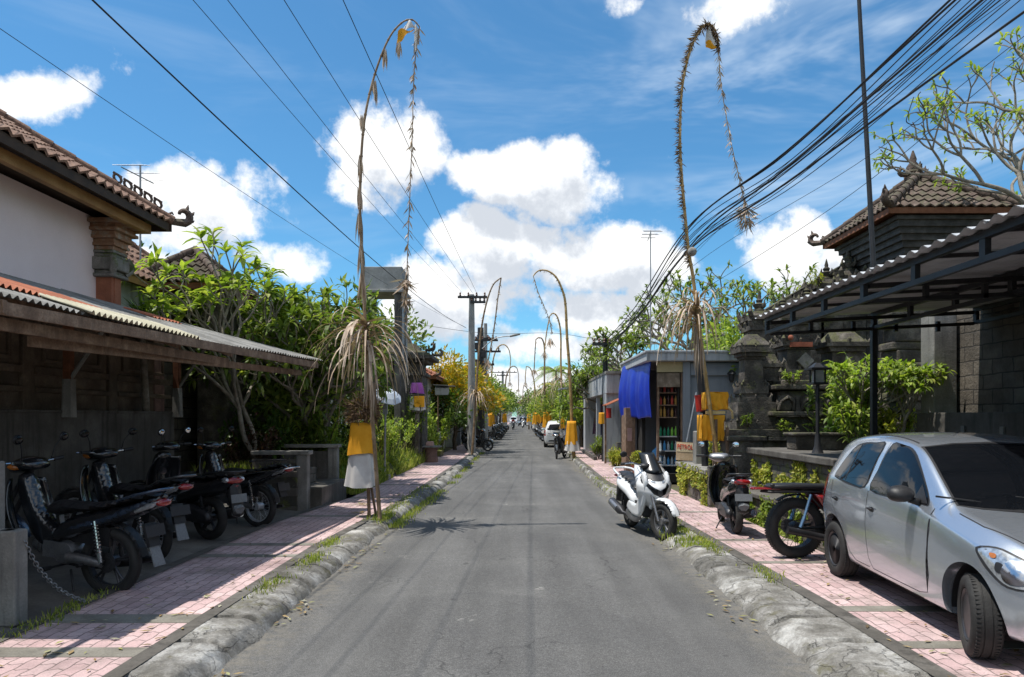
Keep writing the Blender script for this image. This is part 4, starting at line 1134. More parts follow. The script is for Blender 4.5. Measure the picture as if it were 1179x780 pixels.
def maxiscooter(label, loc, rotz, group=None, body=None, steer=.28):
    body = body or p_white; t = thing('scooter', label, 'scooter', (0, 0, 0), group); Rr, WB = .27, 1.31
    SM = Matrix.Translation((WB - .08, 0, 0)) @ Matrix.Rotation(steer, 4, 'Z') @ Matrix.Translation((-WB + .08, 0, 0))
    bike_wheel(t, 0, Rr, .13, 'cast', alloy_dark); bike_wheel(t, WB, Rr, .11, 'cast', rim_white if False else alloy, SM)
    # rear body
    g = MB(); inflate(g, crom2([(-.50, .83), (-.42, .70), (-.16, .58), (.18, .50), (.50, .40), (.62, .44), (.56, .60), (.34, .70), (.05, .76), (-.25, .84)], 5), lambda x, z: .20 if x > -.15 else max(.07, .20 + (x + .15) * .33), .11, .035)
    g.build('rear_body', body, t, smooth=True)
    g = MB(); inflate(g, crom2([(.66, .70), (.50, .78), (.2, .77), (.0, .84), (-.30, .89), (-.36, .85), (-.05, .78), (.3, .69), (.58, .62)], 5), lambda x, z: .17, .08, .035); g.build('seat', vinyl, t, smooth=True)
    g = MB(); g.tube(crom([(-.1, .17, .83), (-.38, .17, .90), (-.52, .09, .92), (-.54, 0, .92), (-.52, -.09, .92), (-.38, -.17, .90), (-.1, -.17, .83)], 4), .018, 8); g.build('grab_rail', body, t, smooth=True)
    # side and floor panels
    for sg in (1, -1):
        g = MB(); inflate(g, crom2([(.34, .36), (.44, .50), (.62, .46), (.80, .50), (.95, .78), (1.04, .98), (1.14, .84), (1.10, .62), (1.0, .42), (.86, .28), (.60, .27)], 5), .035, .03, .03, yc=sg * .17); g.build('side_panel', body, t, smooth=True)
        g = MB(); inflate(g, crom2([(.26, .24), (.34, .36), (.60, .30), (.84, .30), (.78, .20), (.50, .17)], 4), .03, .03, .03, yc=sg * .165); g.build('lower_panel', alloy, t, smooth=True)
    g = MB(); g.box((.66, 0, .40), (.56, .30, .20)); inflate(g, crom2([(.50, .42), (.62, .64), (.86, .72), (1.0, .84), (1.02, .5), (.8, .38)], 4), .09, .05, .035); g.build('centre_tunnel', black_plastic, t, bevel=.02)
    # nose
    zz = [.44, .54, .64, .74, .84, .94, 1.04]; XX = [1.04, 1.17, 1.25, 1.25, 1.17, 1.06, .96]; WW = [.15, .225, .265, .275, .265, .24, .19]
    def nose(u, v, off=0.0):
        q = v * 6; i = min(5, int(q)); f = q - i; f = f * f * (3 - 2 * f) * .4 + f * .6; uu = 2 * u - 1
        x = XX[i] + (XX[i + 1] - XX[i]) * f; w = WW[i] + (WW[i + 1] - WW[i]) * f; z = zz[i] + (zz[i + 1] - zz[i]) * f
        return Vector((x - .26 * abs(uu) ** 1.8 + off, w * uu * (1 + off * 1.2), z + .04 * abs(uu) ** 2))
    g = MB(); g.grid(lambda u, v: nose(u, v), 24, 20); ns = g.build('nose_fairing', body, t, smooth='all', solid=.012)
    g = MB(); g.grid(lambda u, v: nose(.5 + (u - .5) * (.34 + .5 * v), .28 + .16 * v + .20 * abs(2 * u - 1) * (v * .6 + .4), .012), 18, 4); g.build('beak', black_plastic, ns, smooth='all')
    for sg in (1, -1):
        g = MB(); g.grid(lambda u, v: nose(.5 + sg * (.07 + .33 * u), .40 + .06 * v + .24 * u - .05 * (1 - v), .018), 10, 3); g.build('headlight', glass_dark, ns, smooth='all')
        g = MB(); g.grid(lambda u, v: nose(.5 + sg * (.10 + .36 * u), .62 + .30 * u * u + .05 * v * (1 - .5 * u), .016), 10, 3); g.build('running_light', lens_clear, ns, smooth='all')
        g = MB(); g.grid(lambda u, v: nose(.5 + sg * (.27 + .14 * u * (1 - v)), .70 + .22 * v, .014), 5, 5); g.build('air_slot', black_plastic, ns, smooth='all')
    g = MB(); g.grid(lambda u, v: nose(.5 + (u - .5) * .5, .68 + .26 * v, .016), 12, 6); g.build('nose_panel', black_plastic, ns, smooth='all')
    g = MB(); g.grid(lambda u, v: Vector((1.09 - .30 * v - .13 * abs(2 * u - 1) ** 2, (.15 - .03 * v) * (2 * u - 1), .96 + .28 * v)), 12, 8); g.build('windscreen', mat('smoked_screen', (.015, .017, .02), .3, None, bump=0, fine=0), t, smooth='all', solid=.006)
    H = SM
    g = MB(); g.tube([(.78, -.36, 1.08), (.84, -.22, 1.10), (.90, -.06, 1.05), (.90, .06, 1.05), (.84, .22, 1.10), (.78, .36, 1.08)], .013, 8); hb = xf(g, H).build('handlebar', chrome, t)
    g = MB(); g.ball((.88, 0, 1.05), (.09, .10, .045), 12, 8); xf(g, H).build('dashboard', black_plastic, t, smooth='all')
    for sg in (1, -1):
        g = MB(); g.tube([(.775, sg * .37, 1.08), (.82, sg * .25, 1.095)], .021, 8); xf(g, H).build('grip', black_plastic, hb, smooth=True)
        g = MB(); g.tube([(.86, sg * .36, 1.09), (.88, sg * .22, 1.10)], .007, 6); xf(g, H).build('brake_lever', chrome, hb)
    mirrors(t, .86, 1.10, H, chrome, .12, .24)
    g = MB()
    for sg in (1, -1): g.tube([(1.14, sg * .085, .66), (1.305, sg * .085, .28)], [.024, .02], 8)
    xf(g, H).build('front_fork', alloy, t, smooth=True)
    g = MB(); inflate(g, fender_outline(WB, Rr, Rr + .02, .055, 20, 150), .078, .05, .03, flat=.35); xf(g, H).build('front_fender', body, t, smooth=True)
    g = MB(); inflate(g, crom2([(-.14, .24), (-.12, .36), (.28, .44), (.50, .36), (.46, .22), (.2, .18)], 4), .055, .03, .03, yc=.14); g.box((.3, 0, .34), (.34, .22, .2)); g.build('engine', alloy_dark, t, smooth=True)
    for sg in (1, -1):
        g = MB(); g.tube([(-.03, sg * .15, .30), (.06, sg * .15, .60)], .012, 7); coil(g, (-.02, sg * .15, .34), (.05, sg * .15, .58), .026); g.build('rear_shock', black_metal, t)
    g = MB(); g.tube([(.45, -.12, .22), (.15, -.19, .25), (.05, -.2, .28), (-.35, -.21, .37)], [.02, .03, .075, .07], 14); ex = g.build('exhaust', alloy_dark, t, smooth=True)
    g = MB(); g.tube([(.02, -.235, .30), (-.30, -.245, .37)], .05, 12); g.build('heat_shield', alloy, ex, smooth=True)
    g = MB(); inflate(g, [(-.44, .72), (-.3, .60), (-.40, .46), (-.52, .34), (-.55, .36), (-.5, .62)], .09, .03, .03); g.build('rear_fender', black_plastic, t, smooth=True)
    g = MB(); g.ball((-.47, 0, .80), (.05, .14, .035), 14, 8); g.build('tail_lamp', lens_red, t, smooth='all')
    g = MB(); g.tube([(.50, .13, .22), (.42, .26, .03)], .012, 6); g.build('side_stand', black_metal, t)
    t.location = loc; t.rotation_euler = (0, math.radians(0), rotz)
    return t

def custombike(label, loc, rotz):
    t = thing('motorbike', label, 'motorbike', (0, 0, 0)); Rr, WB = .355, 1.36
    for x in (0, WB):
        g = MB(); rr = .245
        g.lathe([(rr + .008, .055), (rr - .014, .05), (rr - .014, -.05), (rr + .008, -.055)], (x, 0, Rr), 'Y', 40, close=True)
        g.lathe([(.06, .07), (.075, .03), (.075, -.03), (.06, -.07)], (x, 0, Rr), 'Y', 18)
        for k in range(28):
            a = 2 * PI * k / 28; b = a + (.5 if k % 2 else -.5)
            g.tube([(x + .06 * math.cos(a), .04 * (1 if k % 4 < 2 else -1), Rr + .06 * math.sin(a)), (x + rr * math.cos(b), 0, Rr + rr * math.sin(b))], .003, 4)
        wh = g.build('wheel', alloy_dark, t, smooth=True)
        g = MB(); lathe_tyre(g, (x, 0, Rr), Rr, .145, rr, 48)
        for k in range(72):      # tread blocks on the shoulders
            a = 2 * PI * k / 72
            for sg in (1, -1): g.box((x + (Rr - .012) * math.cos(a + sg * .02), sg * .032, Rr + (Rr - .012) * math.sin(a + sg * .02)), (.022, .046, .018), ry=-a)
        g.build('tyre', tyre_m, wh, smooth=True)
    g = MB(); loft(g, [((-.36, 0, .845), .06, .012, 0, 3), ((-.30, 0, .85), .12, .03, 0, 3), ((.0, 0, .85), .13, .035, 0, 3), ((.35, 0, .83), .13, .04, 0, 3), ((.48, 0, .84), .08, .03, 0, 3)], 16); g.build('seat', vinyl, t, smooth='all')
    g = MB()
    for sg in (1, -1):
        g.tube([(.55, sg * .11, .78), (.1, sg * .12, .79), (-.35, sg * .11, .79), (-.42, 0, .79)], .014, 7)
        g.tube([(.08, sg * .12, .79), (.45, sg * .10, .42), (.75, sg * .09, .25)], .014, 7)
        g.tube([(0, sg * .10, Rr), (.48, sg * .10, .38)], .018, 7); g.tube([(.75, sg * .08, .25), (.98, 0, .72)], .015, 6)
    g.tube([(.5, 0, .78), (1.0, 0, .84)], .025, 8); g.build('frame', black_metal, t)
    for sg in (1, -1):
        g = MB(); g.tube([(0, sg * .13, Rr + .02), (.05, sg * .13, .50)], .022, 8); g.tube([(.03, sg * .13, .44), (.13, sg * .13, .76)], .019, 10); g.build('rear_shock', mat('steel_blue_shock', (.22, .36, .55), .3, None, metal=.6, bump=0), t, smooth=True)
    g = MB(); loft(g, [((.45, 0, .87), .06, .05, 0, 2.3), ((.6, 0, .90), .12, .09, 0, 2.4), ((.85, 0, .93), .13, .11, 0, 2.4), ((1.0, 0, .93), .08, .07, 0, 2.2)], 18); g.build('fuel_tank', p_red, t, smooth='all')
    g = MB(); inflate(g, [(.18, .76), (.42, .76), (.50, .55), (.34, .55)], .03, .02, .03, yc=-.12); inflate(g, [(.18, .76), (.42, .76), (.50, .55), (.34, .55)], .03, .02, .03, yc=.12); g.build('side_cover', p_red, t, smooth=True)
    g = MB(); g.box((.56, 0, .38), (.36, .24, .24)); g.lathe([(.11, .15), (.12, .1), (.12, -.1), (.11, -.15)], (.5, 0, .36), 'Y', 20); g.tube([(.62, 0, .48), (.70, 0, .74)], .07, 12)
    for k in range(6): g.lathe([(.09, 0), (.09, .01)], (.63 + k * .013, 0, .52 + k * .035), 'Z', 14)
    g.build('engine', alloy_dark, t, smooth=True)
    g = MB(); g.tube([(.72, -.05, .6), (.82, -.12, .4), (.7, -.15, .22), (.3, -.17, .25), (-.2, -.19, .36)], [.02, .02, .02, .04, .045], 10); g.build('exhaust', black_metal, t, smooth=True)
    g = MB(); g.tube([(-.05, .09, Rr), (.0, .12, Rr)], .085, 16); g.tube([(0, .11, Rr + .06), (.45, .11, .42)], .006, 4); g.tube([(0, .11, Rr - .06), (.45, .11, .32)], .006, 4); g.build('chain_drive', alloy_dark, t)
    g = MB(); g.box((-.37, 0, .825), (.30, .16, .018)); ra = g.build('tail_plate', p_red, t, bevel=.005)
    g = MB(); g.ball((-.53, 0, .825), (.025, .06, .02), 10, 6); g.build('tail_lamp', lens_red, ra, smooth='all')
    for sg in (1, -1):
        g = MB(); g.tube([(-.33, sg * .06, .83), (-.35, sg * .15, .87)], .006, 5); g.ball((-.36, sg * .16, .875), (.03, .022, .022), 10, 6); g.build('rear_indicator', black_plastic, ra, smooth='all')
    g = MB(); inflate(g, fender_outline(0, Rr, Rr + .03, .015, 60, 125), .06, .02, .03, flat=.6); g.build('rear_fender', black_plastic, t)
    g = MB()
    for sg in (1, -1): g.tube([(1.02, sg * .1, .95), (WB, sg * .1, Rr)], .022, 8)
    g.build('front_fork', alloy, t, smooth=True)
    g = MB(); g.tube([(.82, -.38, 1.06), (.95, -.2, 1.05), (1.0, 0, 1.0), (.95, .2, 1.05), (.82, .38, 1.06)], .012, 8); g.build('handlebar', black_metal, t)
    g = MB(); g.ball((1.12, 0, .93), (.09, .09, .09), 16, 10); g.build('headlight', lens_clear, t, smooth='all')
    t.location = loc; t.rotation_euler = (0, 0, rotz)
    return t

def hatchback(label, loc, rotz, pm, steer=0.0, L=3.6, group=None, mirror_m=None, hgt=1.0):
    t = thing('car', label, 'car', (0, 0, 0), group)
    AX = 1.235; RW = .285
    # x, zb, zs, ws, wm, wb, zr, wr
    ST = [(1.80, .32, .58, .46, .54, .50, .64, .36), (1.775, .24, .62, .61, .67, .62, .71, .46), (1.68, .21, .67, .72, .768, .72, .78, .54), (1.52, .20, .73, .77, .81, .77, .85, .60),
          (1.30, .19, .79, .788, .824, .79, .905, .63), (1.05, .19, .84, .79, .828, .797, .955, .645), (.86, .19, .88, .79, .828, .80, .99, .65), (.76, .19, .90, .79, .828, .80, 1.045, .665),
          (.5, .19, .93, .79, .828, .80, 1.215, .64), (.22, .19, .945, .79, .828, .80, 1.385, .60), (.02, .19, .955, .79, .828, .80, 1.465, .575), (-.35, .19, .97, .79, .828, .80, 1.515, .57),
          (-.8, .19, .99, .79, .828, .80, 1.515, .565), (-1.2, .19, 1.01, .79, .828, .79, 1.485, .56), (-1.48, .20, 1.02, .775, .815, .77, 1.44, .545), (-1.60, .22, 1.01, .75, .795, .745, 1.34, .55), (-1.70, .26, .98, .70, .76, .72, 1.14, .58), (-1.76, .30, .90, .64, .71, .66, .98, .56), (-1.79, .38, .74, .50, .60, .54, .82, .45)]
    secs = []
    for (x, zb, zs, ws, wm, wb, zr, wr) in ST:
        zr *= hgt if zr > 1.1 else 1
        zm = zb + (zs - zb) * .5
        h = [(0, zb), (ws * .7, zb), (ws - .03, zb + .01), (ws, zb + .07), (wm, zm), (wm - .004, zm + (zs - zm) * .55), (wb, zs), (wb - .022, zs + (zr - zs) * .10),
             (wr + (wb - wr) * .52, zs + (zr - zs) * .52), (wr + (wb - wr) * .10, zs + (zr - zs) * .91), (wr - .05, zr - .012), (wr * .55, zr + .006), (0, zr + .012)]
        ring = h + [(-y, z) for y, z in reversed(h[1:-1])]
        secs.append([(x, y, z) for y, z in ring])
    n = len(secs[0]); g = MB()
    vs = [p for s_ in secs for p in s_]
    fs = [(i * n + k, i * n + (k + 1) % n, (i + 1) * n + (k + 1) % n, (i + 1) * n + k) for i in range(len(secs) - 1) for k in range(n)]
    fs += [tuple(reversed(range(n))), tuple(range((len(secs) - 1) * n, len(secs) * n))]
    g.add(vs, fs); tmp = g.build('tmp_body', pm, smooth='all', loc=(0, 0, 0))
    sb = tmp.modifiers.new('s', 'SUBSURF'); sb.levels = 3; sb.render_levels = 3
    cut = []
    for sx in (AX, -AX):
        for sg in (1, -1):
            c = MB(); c.lathe([(.345, -.2), (.345, .2)], (sx, sg * .80, RW + .02), 'Y', 48)
            co = c.build('tmp_cut', pm, loc=(0, 0, 0)); cut.append(co)
            bo = tmp.modifiers.new('b', 'BOOLEAN'); bo.operation = 'DIFFERENCE'; bo.object = co; bo.solver = 'EXACT'
    dg = bpy.context.evaluated_depsgraph_get(); dg.update()
    me = bpy.data.meshes.new_from_object(tmp.evaluated_get(dg))
    sbm = None
    for m_ in list(tmp.modifiers):
        if m_.type == 'BOOLEAN': tmp.modifiers.remove(m_)
    dg.update(); mfull = bpy.data.meshes.new_from_object(tmp.evaluated_get(dg))
    bv = BVHTree.FromPolygons([v.co.copy() for v in mfull.vertices], [tuple(p.vertices) for p in mfull.polygons])
    for o in cut + [tmp]: bpy.data.objects.remove(o)
    me.polygons.foreach_set('use_smooth', [True] * len(me.polygons))
    try: me.set_sharp_from_angle(angle=math.radians(48))
    except Exception: pass
    body = bpy.data.objects.new('body', me); COL.objects.link(body); body.parent = t; KIDS.setdefault(t.name, []).append(body)
    def proj(outline, C, Rt, Up, D, off, step, name, m, parent):
        C, Rt, Up, D = Vector(C), Vector(Rt), Vector(Up), Vector(D).normalized()
        V, Fc = cut_poly(outline, step); out = []
        for a, b in V:
            o = C + Rt * a + Up * b
            h, nn, i, d = bv.ray_cast(o, D)
            if h is None: h, nn, i, d = bv.find_nearest(o + D * 2.4)
            if nn.dot(D) > 0: nn = -nn
            out.append(h + nn * off)
        gg = MB(); gg.add(out, Fc); ob = gg.build(name, m, parent, smooth='all')
        return ob
    def side(outline, sg, off, step, name, m, parent): return proj(outline, (0, sg * 3, 0), (1, 0, 0), (0, 0, 1), (0, -sg, 0), off, step, name, m, parent)
    def seam(path, w):
        L_ = []; R2 = []; 
        for i, p in enumerate(path):
            a = Vector(path[max(0, i - 1)]); b = Vector(path[min(len(path) - 1, i + 1)]); d = (b - a).normalized(); nn = Vector((-d.y, d.x))
            L_.append((p[0] + nn.x * w / 2, p[1] + nn.y * w / 2)); R2.append((p[0] - nn.x * w / 2, p[1] - nn.y * w / 2))
        return L_ + list(reversed(R2))
    def grow_(o, k):
        cx = sum(p[0] for p in o) / len(o); cy = sum(p[1] for p in o) / len(o); res = []
        for x, y in o:
            d = Vector((x - cx, y - cy)); d = d * (1 + k / max(.05, d.length)); res.append((cx + d.x, cy + d.y))
        return res
    fw = crom2([(.60, .985), (.46, 1.11), (.20, 1.285), (.02, 1.375), (-.16, 1.405), (-.33, 1.41), (-.36, 1.2), (-.37, .995), (.1, .985), (.5, .975)], 3)
    rw = crom2([(-.52, 1.008), (-.51, 1.2), (-.49, 1.41), (-.7, 1.405), (-.98, 1.385), (-1.12, 1.34), (-1.26, 1.17), (-1.30, 1.06), (-1.22, 1.035), (-.85, 1.01)], 3)
    for sg in (1, -1):
        for o_, nm in ((fw, 'front_side_window'), (rw, 'rear_side_window')):
            rb = side(grow_(o_, .020), sg, .0022, .06, nm, black_plastic, t)
            side(o_, sg, .0045, .06, 'window_glass', glass_dark, rb)
            if nm[0] == 'r': side(seam([(-.99, 1.03), (-.97, 1.39)], .022), sg, .0065, .06, 'window_divider', black_plastic, rb)
            else: side([(.60, .98), (.42, 1.12), (.40, .975)], sg, .0065, .06, 'mirror_sail', black_plastic, rb)
        side(seam([(.70, .96), (.73, .80), (.72, .45), (.66, .30), (.52, .27)], .005), sg, .0016, .05, 'front_door_seam', cable_m, t)
        side(seam([(.52, .272), (0, .268), (-.33, .27), (-.40, .36), (-.415, .7), (-.41, .99)], .0055), sg, .0016, .05, 'door_seam', cable_m, t)
        side(seam([(-.41, .27), (-.72, .27), (-.84, .33), (-.98, .52), (-1.16, .68), (-1.30, .80), (-1.33, 1.0)], .0055), sg, .0016, .05, 'rear_door_seam', cable_m, t)
        side(seam([(-.41, 1.43), (-.415, .98)], .05), sg, .002, .04, 'pillar_trim', pm, t)
        side(seam([(.55, .225), (.0, .225), (-.7, .225)], .012), sg, .002, .08, 'sill_groove', cable_m, t)
        for hx in (-.25, -1.10):
            hh = side(crom2([(hx, .80), (hx - .09, .805), (hx - .10, .835), (hx - .01, .84)], 3), sg, .002, .03, 'door_handle_recess', black_plastic, t)
            hp = hh.data.vertices[0].co
            q = MB(); q.ball((hx - .05, hp.y + sg * .016, .828), (.055, .014, .012), 12, 6); q.build('door_handle', pm if pm is not p_silver else black_plastic, hh, smooth='all')
        q = MB(); q.tube([(.50, sg * .77, .98), (.46, sg * .84, 1.0)], [.03, .025], 8)
        loft(q, [((.40, sg * .90, 1.045), .085, .055, 0, 2.4), ((.43, sg * .90, 1.045), .10, .068, 0, 2.4), ((.48, sg * .90, 1.04), .098, .06, 0, 2.3), ((.53, sg * .89, 1.035), .06, .03, 0, 2)], 18)
        mo = q.build('wing_mirror', mirror_m or black_plastic, t, smooth='all')
        q = MB(); loft(q, [((.392, sg * .90, 1.045), .075, .047, 0, 2.4), ((.398, sg * .90, 1.045), .078, .05, 0, 2.4)], 18); q.build('mirror_glass', chrome, mo, smooth=True)
        # head and tail lamps, projected on the corners
        dd = Vector((-.62, -sg * .78, 0)); Rt = Vector((.78, -sg * .62, 0))
        hl = proj(crom2([(.36, .79), (.52, .80), (.72, .735), (.86, .66), (.84, .58), (.66, .575), (.50, .62), (.42, .70)], 3), (1.75 - .78 * 1.0 + .62 * 3 - 0 * sg, sg * (.62 * 0 + .8 + .78 * 3) - sg * .0, 0), Rt, (0, 0, 1), dd, .004, .035, 'headlight', lens_clear, t) if False else None
        C0 = Vector((1.45, sg * .70, 0)) - dd * 3
        hl = proj(crom2([(-.15, .765), (-.03, .785), (.10, .755), (.26, .70), (.34, .635), (.24, .585), (.10, .58), (.0, .63), (-.09, .70)], 3), C0, Rt, (0, 0, 1), dd, .004, .035, 'headlight', lens_clear, t)
        proj(crom2([(-.175, .773), (-.035, .797), (.10, .768), (.28, .712), (.36, .635), (.26, .573), (.09, .568), (-.02, .62), (-.115, .69)], 3), C0, Rt, (0, 0, 1), dd, .0015, .035, 'headlight_seal', black_plastic, hl)
        proj(crom2([(.08, .735), (.2, .70), (.25, .65), (.18, .60), (.08, .60), (.04, .66)], 3), C0, Rt, (0, 0, 1), dd, .008, .03, 'lamp_lens', chrome, hl)
        proj(crom2([(-.06, .755), (-.02, .755), (-.01, .735), (-.04, .73)], 3), C0, Rt, (0, 0, 1), dd, .008, .03, 'turn_signal', lens_amber, hl)
        proj(crom2([(.0, .71), (.05, .70), (.04, .65), (.0, .66)], 3), C0, Rt, (0, 0, 1), dd, .007, .03, 'parking_lamp', black_plastic, hl)
        dd = Vector((.62, -sg * .78, 0)); Rt = Vector((-.78, -sg * .62, 0)); C1 = Vector((-1.62, sg * .74, 0)) - dd * 3
        tl = proj(crom2([(-.10, 1.0), (.06, 1.03), (.10, .85), (.13, .70), (-.06, .72), (-.12, .85)], 3), C1, Rt, (0, 0, 1), dd, .004, .04, 'tail_lamp', lens_red, t)
        proj(crom2([(-.05, .86), (.08, .86), (.09, .80), (-.06, .80)], 3), C1, Rt, (0, 0, 1), dd, .007, .03, 'reverse_lamp', lens_clear, tl)
    fr = lambda o, off, nm, m, pr, st=.06: proj(o, (4, 0, 0), (0, 1, 0), (0, 0, 1), (-1, 0, 0), off, st, nm, m, pr)
    bk = lambda o, off, nm, m, pr, st=.06: proj(o, (-4, 0, 0), (0, -1, 0), (0, 0, 1), (1, 0, 0), off, st, nm, m, pr)
    ws_ = [(-.645, 1.0), (-.5, .985), (-.25, .978), (0, .976), (.25, .978), (.5, .985), (.645, 1.0), (.60, 1.2), (.545, 1.405), (.3, 1.43), (0, 1.438), (-.3, 1.43), (-.545, 1.405), (-.60, 1.2)]
    wsb = fr(grow_(ws_, .015), .003, 'windscreen_seal', black_plastic, t); fr(ws_, .006, 'windscreen', glass_dark, wsb)
    g = MB()
    for yy in (.30, -.28): g.tube([(.85, yy, .985), (.80, yy - .25, 1.03), (.76, yy - .5, 1.06)], .008, 5)
    g.build('wipers', black_plastic, t)
    rw_ = [(-.54, 1.03), (0, 1.0), (.54, 1.03), (.52, 1.2), (.47, 1.345), (0, 1.37), (-.47, 1.345), (-.52, 1.2)]
    rws = bk(rw_, .004, 'rear_window', glass_dark, t)
    bk([(-.26, .80), (.26, .80), (.26, .90), (-.26, .90)], .004, 'plate_recess', black_plastic, t)
    pl = bk([(-.21, .81), (.21, .81), (.21, .885), (-.21, .885)], .009, 'number_plate', plate_m, t)
    bk(seam([(-.62, .70), (-.3, .66), (.3, .66), (.62, .70)], .012), .004, 'tailgate_seam', cable_m, t)
    bk([(-.55, .36), (.55, .36), (.5, .44), (-.5, .44)], .004, 'rear_bumper_trim', black_plastic, t)
    gr = fr([(-.42, .56), (-.5, .63), (.5, .63), (.42, .56)], .004, 'grille', black_plastic, t, .05)
    fr([(-.52, .30), (-.46, .46), (.46, .46), (.52, .30)], .004, 'lower_intake', black_plastic, t, .05)
    fr([(-.21, .47), (.21, .47), (.21, .55), (-.21, .55)], .010, 'front_plate', plate_m, t, .05)
    tp = lambda o, off, nm, m, pr: proj(o, (0, 0, 3), (1, 0, 0), (0, 1, 0), (0, 0, -1), off, .05, nm, m, pr)
    tp(seam([(1.66, -.50), (1.5, -.60), (1.2, -.675), (.92, -.69)], .008), .0018, 'bonnet_seam', cable_m, t); tp(seam([(1.66, .50), (1.5, .60), (1.2, .675), (.92, .69)], .008), .0018, 'bonnet_seam', cable_m, t)
    tp(seam([(.0, -.535), (-.6, -.53), (-1.35, -.51)], .012), .002, 'roof_channel', cable_m, t); tp(seam([(.0, .535), (-.6, .53), (-1.35, .51)], .012), .002, 'roof_channel', cable_m, t)
    # wheels
    for sx in (AX, -AX):
        for sg in (1, -1):
            st = steer if sx > 0 else 0
            cx, cy = sx, sg * .725
            M = Matrix.Translation((cx, cy, RW)) @ Matrix.Rotation(st, 4, 'Z')
            g = MB(); g.lathe([(.188, .07 * sg), (.178, .082 * sg), (.165, .075 * sg), (.160, .045 * sg), (.11, .035 * sg), (.07, .06 * sg), (.05, .062 * sg), (0.005, .06 * sg)], (0, 0, 0), 'Y', 36)
            g.lathe([(.188, .07 * sg), (.18, -.08 * sg)], (0, 0, 0), 'Y', 36)
            for k in range(12):
                a = 2 * PI * k / 12; g.ball((.135 * math.cos(a), .042 * sg, .135 * math.sin(a)), (.016, .006, .016), 8, 4)
            wh = xf(g, M).build('wheel', alloy_dark if pm is p_silver else alloy, t, smooth=True)
            g = MB(); g.lathe([(.186, .085), (.20, .092), (.235, .095), (.262, .088), (.278, .070), (.285, .045), (.285, .030), (.278, .028), (.278, .022), (.285, .020), (.285, -.02), (.278, -.022), (.278, -.028), (.285, -.030), (.285, -.045), (.278, -.07), (.262, -.088), (.235, -.095), (.2, -.092), (.186, -.085)], (0, 0, 0), 'Y', 56, close=True)
            for k in range(60):
                a = 2 * PI * k / 60
                for y_ in (.058, -.058): g.box((.281 * math.cos(a), y_, .281 * math.sin(a)), (.012, .026, .016), ry=-a)
            xf(g, M).build('tyre', tyre_m, wh, smooth=True)
            w = MB(); w.grid(lambda u, v: (sx + .342 * math.cos(-.15 + (PI + .3) * u), sg * (.50 + .235 * v), RW + .02 + .342 * math.sin(-.15 + (PI + .3) * u)), 30, 2)
            w.grid(lambda u, v: (sx + .342 * v * math.cos(-.15 + (PI + .3) * u), sg * .50, RW + .02 + .342 * v * math.sin(-.15 + (PI + .3) * u)), 30, 2)
            w.build('wheel_well', cable_m, t)
    t.location = loc; t.rotation_euler = (0, 0, rotz)
    return t
# ================================================================ LEFT SIDE
pink_wall = mat('pale_pink_plaster', (.86, .72, .70), .9, (.90, .77, .75), 1.0, .06, fine=.05, bump=.12)
terracotta = mat('terracotta_plaster', (.36, .13, .07), .85, (.44, .18, .10), 3, .25, bump=.2)
ochre_wood = mat('ochre_wood', (.34, .19, .07), .7, (.42, .25, .10), 3, .25, bump=.1)
asbestos = mat('grey_fibre_sheet', (.23, .225, .21), .9, (.33, .32, .30), 3, .35, fine=.3, fscale=40, bump=.3, dirt=.5)
cream_sheet = mat('cream_sheet', (.50, .46, .33), .8, (.58, .54, .42), 3, .2, fine=.2, fscale=40, bump=.2)
# --- pink house
t = thing('house', 'pale pink rendered house with brown tiled hip roof and a terracotta corner column', 'house', (-8.7, 5, 0))
g = MB(); g.box((-9.0, 4.9, 2.45), (4.8, 12, 4.9)); g.build('wall', pink_wall, t)
hip_roof(t, -12.2, -5.75, -3, 11.55, 5.0, 2.05, tile_m, fascia=mat('dark_eave_wood', (.05, .032, .02), .8, None, 5, .3), orn=.30, tw=.2, tl=.27, cap=.085, seed=4)
g = MB(); g.box((-6.02, 4.2, 4.84), (.10, 14.2, .15)); g.box((-8.6, 11.25, 4.84), (5.1, .10, .15)); g.build('beam', ochre_wood, t, bevel=.01)
g = MB(); g.box((-6.48, 10.98, 3.85), (.26, .26, .9)); g.box((-6.48, 10.98, 3.8), (.30, .16, .8)); cl = g.build('column', terracotta, t, bevel=.012)
g = MB(); stack(g, -6.48, 10.98, 3.98, [(.42, .42, .06), (.34, .34, .05), (.46, .46, .20), (.36, .36, .06), (.40, .40, .05)]); g.build('carved_block', stone_pale, cl, bevel=.02)
g = MB()
for a in range(4):
    g.tube(crom([(-6.48 + .24 * math.cos(a * PI / 2 + .78), 10.98 + .24 * math.sin(a * PI / 2 + .78), 4.06), (-6.48 + .34 * math.cos(a * PI / 2 + .78), 10.98 + .34 * math.sin(a * PI / 2 + .78), 4.18), (-6.48 + .26 * math.cos(a * PI / 2 + .78), 10.98 + .26 * math.sin(a * PI / 2 + .78), 4.32)], 3), .05, 6)
g.build('scroll', stone_pale, cl, smooth=True)
g = MB(); stack(g, -6.48, 10.98, 4.40, [(.36, .36, .06), (.44, .44, .05), (.40, .40, .06), (.52, .52, .05), (.48, .48, .06), (.62, .62, .05), (.56, .56, .06), (.72, .72, .06)]); g.build('capital', mat('ochre_brick_trim', (.30, .16, .09), .85, (.34, .30, .24), 9, .3, bump=.2), cl, bevel=.006)
